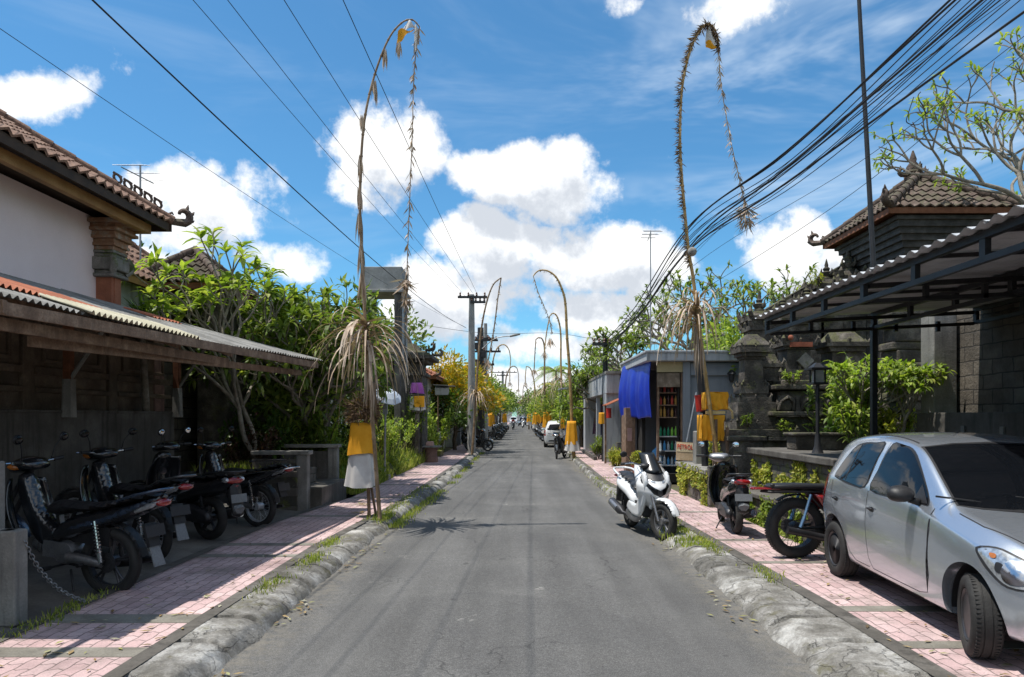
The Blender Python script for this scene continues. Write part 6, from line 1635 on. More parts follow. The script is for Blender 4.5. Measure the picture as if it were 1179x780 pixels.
# --- boundary walls by the car port
t = thing('stone_wall', 'dark rubble-block wall at the back of the carport', 'wall', (6.9, 5, 0)); g = MB(); g.box((7.0, 4.6, 1.75), (.3, 13, 3.5)); g.build('wall', brick_dark, t)
g = MB(); g.box((6.62, 10.95, 1.7), (.36, .36, 3.4)); g.build('pillar', concrete, t, bevel=.015)
t = thing('wall', 'low grey concrete wall along the back of the parked car', 'wall', (6.4, 5, 0)); g = MB(); g.box((6.45, 4.7, .93), (.18, 12.8, 1.86)); g.build('wall', concrete_dark, t, bevel=.012)
g = MB()
for k in range(14): g.box((6.34, 9.9 - k * .8, 1.62), (.05, .05, .10), rz=.4)
g.build('bracket', concrete, t)
t = thing('ruined_pier', 'rough crumbling stone pier overgrown with plants beside the carport', 'pier', (6.6, 12.2, 0)); g = MB(); rr = random.Random(4); z = 0
while z < 3.7:
    h = rr.uniform(.14, .26); g.box((6.75 + rr.uniform(-.05, .05), 12.2 + rr.uniform(-.05, .05), z + h / 2), (.5 + rr.uniform(-.08, .1), .5, h), rz=rr.uniform(-.1, .1)); z += h
g.build('masonry', stone, t, bevel=.03)
# --- terrace
t = thing('terrace', 'raised stone terrace with grey slab top and moss-covered sides beside the motorbikes', 'terrace', (5.2, 9, 0)); g = MB()
g.box((5.25, 10.7, .575), (2.2, 3.3, 1.15)); g.build('wall', brick_moss, t, bevel=.02)
g = MB(); g.box((5.24, 10.7, 1.20), (2.34, 3.42, .10)); g.build('slab', concrete_dark, t, bevel=.015)
t = thing('ledge', 'low mossy ledge at the foot of the terrace', 'ledge', (3.9, 10, 0)); g = MB(); g.box((3.93, 10.4, .28), (.38, 4.5, .5)); g.build('wall', brick_moss, t, bevel=.02)
g = MB(); g.box((3.91, 10.4, .56), (.44, 4.56, .07)); g.build('coping', concrete_dark, t, bevel=.012)
t = thing('wall', 'low stone wall with weathered coping behind the black scooter', 'wall', (3.7, 14, 0)); g = MB(); g.box((3.72, 14.15, .36), (.34, 2.5, .72)); g.box((3.72, 12.86, .44), (.42, .16, .88)); g.build('wall', brick_moss, t, bevel=.02)
g = MB(); g.box((3.71, 14.2, .76), (.46, 2.5, .09)); g.build('coping', concrete, t, bevel=.015)
g = MB(); g.box((3.86, 14.75, 1.02), (.26, .26, .95)); tag(g.build('stone_post', concrete, bevel=.02), 'weathered square stone post behind the petrol sign', 'post')
t = thing('stone_block', 'dark square stone block between the low wall and the terrace', 'block', (4.2, 13.1, 0)); g = MB(); g.box((4.25, 13.2, .68), (.62, .5, 1.36)); g.build('block', stone, t, bevel=.02)
g = MB(); g.box((4.25, 13.2, 1.39), (.74, .6, .08)); g.box((4.25, 12.93, .9), (.5, .03, .5)); g.build('slab', stone, t, bevel=.01)
g = MB()
for k in range(3): g.box((3.98 + k * .12, 12.75 + k * .1, .2 + k * .14), (.3, .4, .14 * (k + 1)))
tag(g.build('steps', concrete, bevel=.01), 'short concrete steps beside the dark stone block', 'steps')
# mossy creepers
def creeper(label, pts_fn, n, L, W, m, seed, group=None):
    r = random.Random(seed); V, Fs = [], []
    for i in range(n):
        q = pts_fn(r)
        if q is None: continue
        p, nn = q; d = (Vector(nn) * .6 + rnd_dir(r) * .8 + Vector((0, 0, -.15))).normalized(); leaf(V, Fs, Vector(p), d, Vector(nn), L * r.uniform(.5, 1.3), W * r.uniform(.7, 1.3), .2)
    g = MB(); g.v = V; g.f = Fs; g.mi = [0] * len(Fs); return tag(g.build('creeper', m, weld=False), label, 'creeper', group, kind='stuff')
yell_leaf = leafmat('yellow_green_leaf', [(.20, .26, .03), (.34, .36, .05), (.46, .42, .09), (.14, .20, .03)], .35)
def c1(r):
    y = r.uniform(9.0, 12.3); z = r.uniform(.58, 1.15)
    return None if n2(y, z, 2.2) + .15 < (z - .75) * 1.1 else ((4.14, y, z), (-1, 0, .1))
creeper('yellow-green creeper on the terrace wall', c1, 2600, .07, .05, yell_leaf, 1)
def c2(r):
    y = r.uniform(8.2, 12.6); z = r.uniform(.12, .58); return None if n2(y, z, 1.8) < -.1 else ((3.72, y, z), (-1, 0, .2))
creeper('green creeper hanging over the low ledge', c2, 2600, .07, .05, bright_leaf, 2)
def c3(r):
    y = r.uniform(12.9, 15.3); z = r.uniform(.12, .80); return None if n2(y, z, 2) < -.12 else ((3.52, y, z), (-1, 0, .2))
creeper('leafy creeper on the low wall behind the white scooter', c3, 1500, .08, .055, yell_leaf, 3)
bush('small weeds beside the stone post', (3.95, 14.2, .7), .22, .25, .7, yell_leaf, 350, .10, .04, 22)
# --- temple pillar
t = thing('temple_pillar', 'tall dark stone pillar with a stepped cap beside the grey kiosk', 'pillar', (4.85, 14.5, 0)); g = MB(); x, y = 4.88, 14.6
stack(g, x, y, 0, [(1.1, 1.1, 1.30), (1.3, 1.2, .10), (1.5, 1.4, .14), (.86, .86, .14), (.80, .80, .42, .97), (.66, .66, .10), (.50, .50, .08), (.56, .56, .14), (.46, .46, .06), (.40, .40, .52, .92), (.44, .44, .05), (.54, .54, .08), (.66, .66, .09), (.60, .60, .06), (.62, .62, .16, .62), (.34, .34, .08, .6)], deco=.07)
g.build('masonry', stone, t, bevel=.02)
# --- altar
t = thing('altar', 'broad dark temple altar of stepped mossy stone with carved blocks', 'altar', (6.3, 14.8, 0)); g = MB()
g.box((6.45, 15.1, .65), (2.1, 1.6, 1.3)); g.box((6.35, 14.9, 1.36), (2.7, 2.0, .10)); g.box((6.4, 15.1, 1.6), (2.1, 1.5, .40)); g.box((6.4, 14.9, 1.86), (2.6, 1.9, .09)); g.box((6.45, 15.0, 2.12), (2.2, 1.6, .42)); g.box((6.45, 14.95, 2.40), (2.5, 1.8, .10)); g.box((6.5, 15.0, 2.5), (2.2, 1.5, .10))
g.build('base', stone, t, bevel=.02)
g = MB()
for k in range(5):
    xx = 5.45 + k * .47; g.ball((xx, 14.2, 2.08), (.19, .12, .19), 14, 8); g.tube([(xx - .15, 14.16, 1.94), (xx - .12, 14.07, 2.12), (xx, 14.05, 2.2), (xx + .12, 14.07, 2.12), (xx + .15, 14.16, 1.94)], .035, 6); g.box((xx + .235, 14.18, 2.04), (.10, .12, .26), top=.6)
g.build('carved_scroll', stone, t, smooth=True)
g = MB(); stack(g, 5.95, 15.0, 2.55, [(.9, .8, .12), (.7, .6, .14), (.5, .5, .42), (.62, .6, .07), (.72, .7, .08), (.56, .56, .10), (.46, .46, .28), (.62, .6, .08), (.8, .75, .10), (.7, .65, .2, .6), (.35, .35, .2, .6)], deco=.12); flame(g, 5.95, 15.0, 4.0, .34)
stack(g, 7.0, 15.1, 2.55, [(.8, .7, .14), (.6, .5, .5), (.75, .7, .1), (.95, .85, .1), (.8, .7, .25, .5)], deco=.13); stack(g, 5.35, 14.9, 2.55, [(.4, .4, .3), (.5, .5, .08), (.36, .36, .2, .6)], deco=.09); g.build('upper_shrine', stone, t, bevel=.02)
g = MB(); M = Matrix.Rotation(PI / 4, 4, 'Y'); q = MB(); q.box((0, 0, 0), (.26, .06, .26)); g.add([Vector((6.05, 14.66, 2.98)) + (M @ Vector(p)) for p in q.v], q.f); g.build('carved_diamond', stone_pale, t, bevel=.01)
g = MB(); g.box((5.95, 14.62, 3.32), (.46, .05, .10)); g.ball((5.72, 14.6, 3.46), .06, 8, 6); g.build('red_panel', mat('faded_red_brick', (.30, .09, .05), .85, None, 6, .3), t)
# --- back wall with finials, rising to the right
t = thing('temple_gate', 'stepped temple gate wall crowned with carved stone finials behind the carport', 'gate', (8.0, 17.6, 0)); g = MB()
xs = [6.1, 6.7, 7.3, 7.8, 8.35, 8.95]; tops = [4.45, 4.5, 4.75, 5.25, 5.45, 5.5]
for i, (x, z) in enumerate(zip(xs, tops)):
    stack(g, x, 17.6, 0, [(.58, .7, z - .5), (.7, .8, .12), (.62, .72, .14), (.74, .85, .10), (.5, .6, .14, .7)], deco=.16)
    f = MB(); flame(f, x, 17.6, z, [.42, .34, .36, .42, .5, .6][i]); f.build('finial', stone, t, smooth=True)
for (a, b) in (((6.6, 5.0), (8.2, 6.2)),):
    for k in range(9): q = k / 8; g.box((6.6 + 1.9 * q, 18.1, 4.3 + 1.1 * q), (.34, .5, .7), ry=-.5)
g.build('masonry', stone, t, bevel=.03)
for k, (x, y, z, s) in enumerate([(5.55, 14.0, 2.48, .22), (6.6, 14.2, 2.5, .3), (7.3, 14.4, 1.95, .35), (5.3, 13.95, 1.42, .25), (4.6, 13.95, 1.6, .2), (7.4, 17.3, 5.0, .35)]):
    bush(['small fern on the altar ledge', 'tuft of leaves on the altar top', 'drooping plant at the right end of the altar', 'weeds at the altar foot', 'weeds on the base of the temple pillar', 'plant rooted high on the temple gate'][k], (x, y, z), s, s * .7, s * 1.3, [bright_leaf, green_leaf, yell_leaf][k % 3], 160, .10, .03, 300 + k, stems=6)
# --- tower pavilion
t = thing('tower_pavilion', 'tall temple tower with brown tiled pyramid roof and inward-stepped wooden body', 'tower', (9.3, 16.6, 0))
hip_roof(t, 8.0, 10.9, 15.0, 18.3, 6.34, 1.12, tile_dark, fascia=wood_red, orn=.34, tw=.22, tl=.27, cap=.10, seed=60, finial=.62)
g = MB(); cx, cy = 9.45, 16.65; z = 6.22
for k in range(9):
    w = 2.4 - k * .15; g.box((cx, cy, z - .06), (w, w + .6, .085)); g.box((cx, cy, z - .125), (w - .14, w + .46, .05)); z -= .135
g.box((cx, cy, z / 2), (1.0, 1.6, z)); g.build('body', mat('grey_carved_wood', (.075, .07, .068), .85, (.13, .125, .12), 5, .4, fine=.3, bump=.4), t)
# thin steel pole
g = MB(); g.tube([(6.35, 12.5, 0), (6.42, 12.5, 3.9), (6.12, 12.5, 9.4)], [.055, .05, .035], 8); tag(g.build('steel_pole', dark_steel, smooth=True), 'thin tall dark steel pole in front of the temple tower', 'pole')
# --- lantern post
def lantern(label, x, y, z0, z1, name='lantern_post'):
    t = thing(name, label, 'lamp', (x, y, z0)); g = MB(); g.tube([(x, y, z0), (x, y, z1 - .2)], .03, 8); g.lathe([(.09, 0), (.05, .1), (.035, .3)], (x, y, z0), seg=10); g.build('post', dark_steel, t, smooth=True)
    g = MB(); g.box((x, y, z1 - .2), (.22, .22, .03)); g.box((x, y, z1 + .02), (.30, .30, .03)); g.box((x, y, z1 + .07), (.24, .24, .08), top=.3)
    for sx in (-1, 1):
        for sy in (-1, 1): g.box((x + sx * .08, y + sy * .08, z1 - .09), (.02, .02, .2))
    g.build('cage', dark_steel, t); g = MB(); g.box((x, y, z1 - .09), (.13, .13, .18)); g.build('glass', mat('milky_glass', (.45, .45, .42), .3), t)
lantern('small dark lantern on a post standing on the terrace', 4.52, 10.5, 1.25, 2.5)
t = thing('planter_box', 'low stone trough on the terrace beside the lantern post', 'planter', (4.9, 11.2, 1.25)); g = MB(); g.box((5.05, 11.6, 1.37), (1.0, .4, .24)); g.box((5.05, 11.6, 1.51), (1.1, .5, .05)); g.build('trough', stone, t, bevel=.02)
# plants by the carport
frangipani('slender frangipani with yellow-green leaves beside the carport post', (5.85, 11.5, 1.2), 2.2, .02, levels=5, leafm=bright_leaf, nleaf=6, L=.14, W=.055, r0=.035, seed=23, len0=.43, decay=.80, ang=.62, trunks=3, lean=Vector((-.1, 0, 1)))
bush('leafy shrub in the shade of the carport', (5.75, 11.9, 1.2), .5, .5, 1.7, bright_leaf, 900, .16, .06, 41)
bush('yellow-green bush at the foot of the ruined pier', (6.2, 11.6, 1.2), .45, .45, 1.0, yell_leaf, 1100, .12, .04, 42)
bush('dark-leaved shrub behind the stone trough', (5.5, 11.9, 1.2), .25, .3, .6, dark_leaf, 300, .18, .07, 43)
bush('tall shrub with glossy leaves behind the carport post', (6.0, 13.0, 0), .7, .6, 3.1, green_leaf, 1500, .18, .07, 44)
bush('straggly leafy stems left of the carport post', (5.35, 11.0, 1.24), .28, .25, 1.0, bright_leaf, 300, .14, .05, 46, stems=12)
bush('sparse low plant on the terrace corner by the car', (4.75, 9.6, 1.25), .2, .2, .4, green_leaf, 120, .12, .04, 48, stems=6)
clump_tree('leafy_tree', 'bright lime green tree behind the temple pillar', 'tree', (6.1, 19.5, 0), 4.55, (.95, .9, .8), bright_leaf, n=1600, L=.17, W=.07, trunk_r=.07, seed=45)
frangipani('bare-branched frangipani reaching over the carport roof at the right edge', (10.8, 11.0, 0), 6.5, .20, levels=7, leafm=bright_leaf, nleaf=5, L=.15, W=.05, r0=.12, seed=52, len0=3.0, extra=1, decay=.74, ang=.58, lean=Vector((-.16, .0, 1)), bare=.3)
frangipani('bare-branched frangipani limb low over the tower roof', (12.6, 14.2, 0), 6.0, .25, levels=6, leafm=bright_leaf, nleaf=5, L=.17, W=.055, r0=.10, seed=77, len0=2.9, decay=.62, ang=.6, lean=Vector((-.10, 0, 1)), bare=.35)

# --- grey kiosk
t = thing('kiosk', 'grey-blue kiosk shop with an open corner of shelves and a flat concrete roof', 'kiosk', (5, 21, 0)); g = MB()
g.box((5.45, 21.2, 1.7), (1.9, 4.2, 3.4)); g.box((4.0, 22.9, 1.7), (1.0, .8, 3.4)); g.build('wall', plaster_grey, t)
g = MB(); g.box((4.60, 19.06, 1.65), (.20, .16, 3.3)); g.box((5.48, 19.06, 3.10), (1.54, .10, .34)); g.build('pier', plaster_grey, t, bevel=.01)
g = MB(); g.box((5.0, 21.1, 3.42), (3.1, 4.7, .22)); g.box((5.0, 21.1, 3.56), (3.18, 4.78, .07)); g.build('roof', plaster_light, t, bevel=.015)
g = MB(); g.box((4.15, 19.10, 3.16), (.70, .10, .28)); g.build('lintel', mat('cream_plaster', (.52, .43, .24), .85, None, 2, .15), t)
g = MB(); g.box((4.10, 19.02, 2.80), (.62, .05, .38), rz=.03); g.build('board', mat('stained_plywood', (.22, .17, .12), .8, (.34, .28, .22), 6, .4, streak=.6), t)
g = MB(); g.box((4.02, 20.5, .12), (1.1, 3.0, .24)); g.box((4.4, 20.6, 1.6), (.04, 3.0, 3.2)); g.build('shop_interior', interior_shade, t)  # floor and partition coloured near-black for the shade inside the shop
for z in (.45, .85, 1.25, 1.78, 2.12, 2.46):
    g = MB(); g.box((4.17, 19.35, z), (.60, .30, .03)); g.build('shelf', mat('shelf_white', (.6, .6, .58), .6) if z < 1.5 else wood, t)
g = MB(); g.box((3.84, 19.15, 1.55), (.06, .10, 2.9)); g.box((4.48, 19.22, 1.55), (.05, .3, 2.9)); g.build('shelf_frame', wood, t)
lm = [mat('green_bottle', (.02, .22, .10), .2, None, 3, .1, bump=0), mat('clear_bottle', (.45, .50, .52), .2, None, 3, .1, bump=0), mat('red_packet', (.50, .05, .03), .4, None, 3, .1, bump=0), mat('amber_packet', (.45, .25, .05), .4, None, 3, .1, bump=0), mat('blue_bottle', (.05, .25, .50), .2, None, 3, .1, bump=0), mat('dark_bottle', (.06, .02, .015), .2, None, 3, .1, bump=0), mat('lime_packet', (.20, .50, .05), .4, None, 3, .1)]
rr = random.Random(2)
for zi, z in enumerate((.465, .865, 1.265, 1.795, 2.135, 2.475)):
    kinds = {0: [1, 1, 4, 1, 4], 1: [1, 4, 1, 0, 1], 2: [0, 0, 0, 6, 6], 3: [3, 3, 5, 3, 5], 4: [2, 3, 5, 2, 3], 5: [5, 2, 5, 2, 5]}[zi]
    names = {0: 'clear and blue bottles on the lowest kiosk shelf', 1: 'water bottles on the second lowest kiosk shelf', 2: 'green bottles and lime packets on the middle kiosk shelf', 3: 'amber packets on the lower dark wood kiosk shelf', 4: 'mixed red and amber goods on the dark wood kiosk shelf', 5: 'dark and red bottles on the top kiosk shelf'}[zi]
    for k in range(5):
        x = 3.95 + k * .105; h = rr.uniform(.22, .29); g = MB(); g.lathe([(.036, 0), (.038, h * .6), (.03, h * .72), (.013, h * .82), (.014, h)], (x, 19.30, z), seg=10)
        tag(g.build('bottle', lm[kinds[k]], smooth=True), names, 'bottle', names)
# blue cover
g = MB()
def tarp(u, v):
    y = 19.05 + 3.9 * u; q = (1 - v)
    x = 3.64 - .20 * u + .07 * math.sin(u * 17 + 1.5 * v) * (.25 + .75 * q) * .6 - .10 * math.sin(PI * q) * .9 + .03 * math.sin(u * 41 + v * 3) * q
    top = 3.47 - .06 * abs(math.sin(u * 9)) + .04 * math.sin(u * 23); bot = 1.76 + .03 * math.sin(u * 13)
    return (x, y, bot + (top - bot) * v)
g.grid(tarp, 60, 30); tag(g.build('blue_tarpaulin', mat('blue_tarpaulin', (.008, .035, .42), .45, (.015, .06, .55), 2, .2, fine=.08, bump=.1), smooth='all', solid=.01, weld=False), 'bright blue tarpaulin blind hanging billowed from the kiosk roof', 'tarpaulin')
t = thing('kiosk_pillar', 'dark wooden pillar under the blue tarpaulin', 'pillar', (3.5, 22, WZ)); g = MB(); g.box((3.45, 21.6, 1.1), (.30, .42, 1.95)); g.box((3.55, 22.7, 1.0), (.3, .5, 1.7)); g.build('post', wood, t, bevel=.01); g = MB(); g.box((3.74, 21.2, 1.1), (.1, .9, 1.9)); g.build('door', interior_shade, t); g = MB(); g.box((3.42, 21.37, 1.25), (.14, .02, .4)); g.build('notice', mat('faded_notice', (.34, .22, .20), .8), t)  # door slab near-black: shade of the open doorway put into its colour
g = MB(); g.lathe([(.16, 0), (.17, .1), (.17, .5), (.06, .6), (.05, .66)], (4.05, 20.2, .3), seg=14); tag(g.build('water_bottle', lm[4], smooth=True), 'large blue water bottle inside the kiosk doorway', 'bottle')
t = thing('potted_plant', 'small round bush in a terracotta pot by the kiosk pillar', 'plant', (3.36, 19.7, WZ)); g = MB(); g.lathe([(.10, 0), (.16, .28), (.18, .30), (.15, .30)], (3.36, 19.7, WZ), seg=14); g.build('pot', terracotta, t, smooth=True)
V, Fs = [], []; rr = random.Random(9)
for k in range(500):
    d = rnd_dir(rr); leaf(V, Fs, Vector((3.36, 19.7, WZ + .48)) + Vector((d.x * .17, d.y * .17, d.z * .2)) * rr.random() ** .4, (d + rnd_dir(rr) * .6).normalized(), Vector((0, 0, 1)), .07, .04, .2)
raw('foliage', V, Fs, yell_leaf, t)
t = thing('wall_lantern', 'black wall lantern on the grey kiosk wall', 'lamp', (5.75, 18.98, 2.9)); g = MB(); g.box((5.78, 18.95, 2.98), (.03, .18, .03)); g.lathe([(.02, .16), (.12, .06), (.13, .03), (.09, .02), (.07, -.14), (.02, -.2)], (5.78, 18.84, 2.92), seg=8); g.build('lantern', black_metal, t)
antenna('tall thin antenna mast on the kiosk roof', 4.22, 22.2, 3.5, 7.75, 8)
# leaning pipe, dark cable post, red can
g = MB(); g.tube([P(789, 518, 15.3), P(802, 452, 15.6)], .02, 7); tag(g.build('pipe', grey_metal), 'thin grey pipe leaning by the kiosk wall', 'pipe')
t = thing('cable_post', 'black cable-wrapped post with a red canister beside the tall penjor', 'post', (3.95, 14.0, .8)); g = MB(); g.tube([P(812, 540, 14), P(810, 470, 14), P(805, 420, 14), P(803, 372, 14)], [.07, .08, .085, .06], 9); g.build('post', black_metal, t, smooth=True)
g = MB(); g.tube([P(806, 474, 13.86), P(804, 455, 13.86)], .075, 12); g.build('canister', red_paint, t, smooth=True)
g = MB(); g.tube([P(807, 492, 13.86), P(806, 476, 13.86)], .05, 10); g.build('white_sleeve', cloth_white, t, smooth=True)
# petrol sign
t = thing('petrol_sign', 'hand-painted PETROL sign in red letters leaning on the low wall', 'sign', (3.72, 15.5, .8)); g = MB(); Ms = Matrix.Translation((3.64, 15.22, 1.04)) @ Matrix.Rotation(.06, 4, 'Y') @ Matrix.Rotation(-.12, 4, 'X')
g.box((0, 0, 0), (.37, .02, .40)); xf(g, Ms).build('board', mat('cardboard', (.50, .36, .22), .85, (.62, .48, .32), 4, .2), t)
g = MB(); g.box((0, -.013, .09), (.36, .004, .20)); xf(g, Ms).build('paper', mat('cream_sign_paper', (.80, .66, .42), .8, None, 4, .06), t)
text_mesh('lettering', 'PETROL', .115, mat('red_lettering', (.60, .03, .01), .6, None, 4, .1, bump=0), t, Ms @ Matrix.Translation((0, -.018, .09)) @ Matrix.Rotation(PI / 2, 4, 'X') @ Matrix.Diagonal((.86, 1.35, 1, 1)))
# yellow-clothed shrine behind the penjor
t = thing('shrine', 'shrine draped in two tiers of yellow cloth behind the leaning penjor pole', 'shrine', (4.05, 13.0, .8)); g = MB()
g.box((3.66, 13.0, .9), (.05, .05, 1.4)); g.box((3.92, 13.05, .9), (.05, .05, 1.4)); g.box((3.72, 13.1, 1.1), (.05, .05, 1.3)); g.box((3.72, 13.3, 1.76), (.40, .3, .10)); g.build('frame', wood, t)
def drape(g, x0, x1, y, z0, z1, seed, depth=.34, amp=.018):
    r = random.Random(seed); ph = r.uniform(0, 6)
    g.grid(lambda u, v: (x0 + (x1 - x0) * u + .015 * math.sin(v * 9 + ph), y + amp * math.sin(u * 24 + ph + 2 * v) * (1.1 - v) + .02 * math.sin(u * 7 + v * 4), z0 + (z1 - z0) * v + .015 * math.sin(u * 9 + ph) * (1 - v)), 30, 14)
    g.grid(lambda u, v: (x0 + .01 * math.sin(u * 20), y + depth * u, z0 + (z1 - z0) * v), 8, 8); g.grid(lambda u, v: (x1 + .01 * math.sin(u * 20), y + depth * u, z0 + (z1 - z0) * v), 8, 8)
    g.grid(lambda u, v: (x0 + (x1 - x0) * u, y + depth * v, z1 + .006), 4, 4)
    return g
drape(MB(), 3.54, 3.95, 13.1, 1.93, 2.26, 1).build('upper_cloth', cloth_yellow, t, smooth='all', solid=.006, weld=False)
drape(MB(), 3.46, 3.88, 13.12, 1.34, 1.83, 2).build('lower_cloth', cloth_yellow, t, smooth='all', solid=.006, weld=False)
g = MB(); g.box((3.72, 13.12, 1.88), (.36, .05, .06)); g.tube([(3.95, 13.1, 1.98), (4.02, 13.08, 1.9), (4.03, 13.08, 1.76)], .02, 5); g.build('sash', mat('pale_gold_cloth', (.62, .46, .20), .8), t)
# trees behind the kiosk
frangipani('wide frangipani with small airy leaves behind the kiosk roof, left one', (5.6, 27, 0), 6, .30, levels=6, leafm=green_leaf, nleaf=7, L=.30, W=.10, r0=.14, seed=61, len0=1.9, decay=.76, ang=.68, extra=1)
frangipani('wide frangipani behind the kiosk, standing right of the antenna mast', (7.6, 25, 0), 6, .30, levels=6, leafm=green_leaf, nleaf=6, L=.28, W=.09, r0=.14, seed=64, len0=1.9, decay=.76, ang=.68, extra=1)
frangipani('frangipani showing between the kiosk and the far shop', (4.5, 31, 0), 5.5, .25, levels=6, leafm=green_leaf, nleaf=7, L=.32, W=.10, r0=.12, seed=66, len0=1.25, decay=.76, ang=.68, extra=1)
t = thing('pavilion', 'small temple roof peeking over the right end of the kiosk roof', 'pavilion', (7.0, 24.6, 0)); hip_roof(t, 5.9, 7.6, 22.9, 24.6, 4.0, .7, stone_pale, orn=.18, seed=70, finial=.5); g = MB(); g.box((6.75, 23.8, 2), (1.1, 1.1, 4)); g.build('body', stone, t)
# --- next shop
t = thing('shop', 'light grey shop front with an open bay of hanging clothes', 'shop', (3.9, 29, 0)); g = MB()
g.box((3.45, 25.6, 1.7), (.55, .7, 3.4)); g.box((3.45, 33.6, 1.7), (.55, .8, 3.4)); g.box((3.42, 29.6, 3.0), (.5, 9.0, .72)); g.box((4.9, 29.5, 1.6), (.2, 8.6, 3.2)); g.box((4.4, 25.5, 1.5), (1.3, .12, 3.0)); g.build('wall', plaster_light, t, bevel=.02)
g = MB(); g.box((4.2, 29.6, 3.4), (2.1, 9.2, .1)); g.build('roof', concrete, t)
g = MB(); g.box((3.35, 29.2, 1.35), (.16, .22, 2.7)); g.build('column', plaster_light, t)
g = MB(); g.box((4.72, 29.5, 1.5), (.08, 8, 2.9)); g.build('shop_interior', interior_shade, t)  # back panel near-black: shade of the open bay painted into it
rr = random.Random(3)
for i, (yy, zc) in enumerate([(27.2, 2.1), (27.9, 2.0), (28.4, 1.4), (30.2, 2.1), (30.9, 1.5), (31.6, 2.0), (32.3, 1.5)]):
    g = MB(); cloth_skirt(g, 3.7, yy, zc - .5, zc + .25, .5, .38, seed=i, flat=.5); tag(g.build('hanging_garment', mat('garment_%s' % ['plum', 'navy', 'brown'][i % 3], [(.10, .05, .08), (.04, .05, .10), (.12, .08, .06)][i % 3], .85), smooth='all'), 'dark patterned garments hung in the open shop bay', 'garment', 'garments hung in the shop')
g = MB(); cloth_skirt(g, 3.05, 25.4, 1.55, 1.95, .22, .2, seed=9); tag(g.build('yellow_cloth', cloth_yellow, smooth='all'), 'small yellow cloth tied to the grey shop pillar', 'cloth')
t = thing('awning', 'small rust-red corrugated awning between the shop and the blue tarpaulin', 'awning', (3.5, 24, 2)); g = MB(); corrugated(g, (3.0, 23.3, 2.2), (3.0, 24.9, 2.2), (3.8, 24.9, 2.55), (3.8, 23.3, 2.55), .1, .016, 4, seed=1); g.build('roof_sheet', rust, t, weld=False); g = MB(); g.box((3.1, 24.8, 1.15), (.07, .07, 2.1)); g.build('post', wood, t)
g = MB(); g.tube([(3.12, 24.0, 1.75), (3.12, 24.0, 2.1)], .09, 12); tag(g.build('red_canister', red_paint, smooth=True), 'red canister hung under the rust awning', 'canister')
t = thing('awning', 'flat pale awning projecting from the far shop over the pavement', 'awning', (2.8, 34.5, 3)); g = MB(); g.box((2.75, 34.6, 3.25), (1.5, 1.6, .06), ry=-.12); g.build('panel', plaster_light, t); g = MB(); g.tube([(2.1, 35.2, 0), (2.1, 35.2, 3.1)], .03, 6); g.tube([(3.3, 34.6, 3.3), (2.2, 34.6, 3.1)], .02, 5); g.build('post', grey_metal, t)
bush('bushy weeds by the grey shop pillar', (3.35, 23.6, WZ), .35, .6, .7, yell_leaf, 700, .14, .04, 81); bush('ground shrubs beside the kiosk', (3.5, 24.8, WZ), .4, .8, .55, bright_leaf, 700, .12, .04, 82)
bush('spiky shrub at the foot of the shop column', (3.2, 27.4, WZ), .3, .5, .9, green_leaf, 400, .3, .03, 83, upright=1.2)
g = MB(); plank(g, (2.95, 26.6, .2), (3.05, 33, .2), .12, .14); tag(g.build('step', concrete_dark), 'long concrete doorstep in front of the clothes shop', 'step')
t = thing('wall', 'low stone wall between the kiosk and the clothes shop', 'wall', (3.9, 24.4, 0)); g = MB(); g.box((3.8, 24.5, .5), (.5, 1.6, .75)); g.build('wall', brick_moss, t, bevel=.02)
# banner leaning by the white car
g = MB(); g.box((2.95, 39, 1.7), (.5, .08, 2.6), ry=.12); tag(g.build('banner', mat('blue_grey_banner', (.22, .32, .50), .7), bevel=.01), 'tall blue-grey banner standing behind the white car', 'banner')

# --- vehicles on the right
hatchback('silver hatchback with a dented front wing parked on the pavement under the carport', (4.03, 6.02, WZ), math.atan2(-.997, -.075), p_silver, steer=-.32)
t = thing('offering', 'small dried flower offering left on the bonnet of the silver car', 'offering', (3.9, 5.05, 1.12)); rr = random.Random(6); V, Fs = [], []
for k in range(60): leaf(V, Fs, Vector((3.92 + rr.uniform(-.1, .12), 5.10 + rr.uniform(-.05, .05), 1.115 + rr.uniform(0, .02))), rnd_dir(rr, 0, .5), Vector((0, 0, 1)), .06, .025, .1)
raw('petals', V, Fs, leafmat('offering_petal', [(.35, .25, .08), (.15, .22, .05), (.5, .3, .15), (.3, .1, .05)], .2), t)
maxiscooter('large white scooter with dark windscreen parked against the right kerb, facing us', (1.84, 11.34, .012), math.atan2(-1.2, .22))
autoscooter('black scooter with silver handlebar cover seen from behind on the right pavement', (3.12, 9.95, WZ), math.atan2(1.2, .12))
custombike('black fat-tyred motorbike with red tail and blue shock poking out behind the car', (3.28, 8.25, WZ), .12)
g = MB(); g.box((2.42, 10.1, .16), (.2, .26, .3), rz=.3); g.box((2.6, 9.7, .12), (.16, .2, .2), rz=.8)
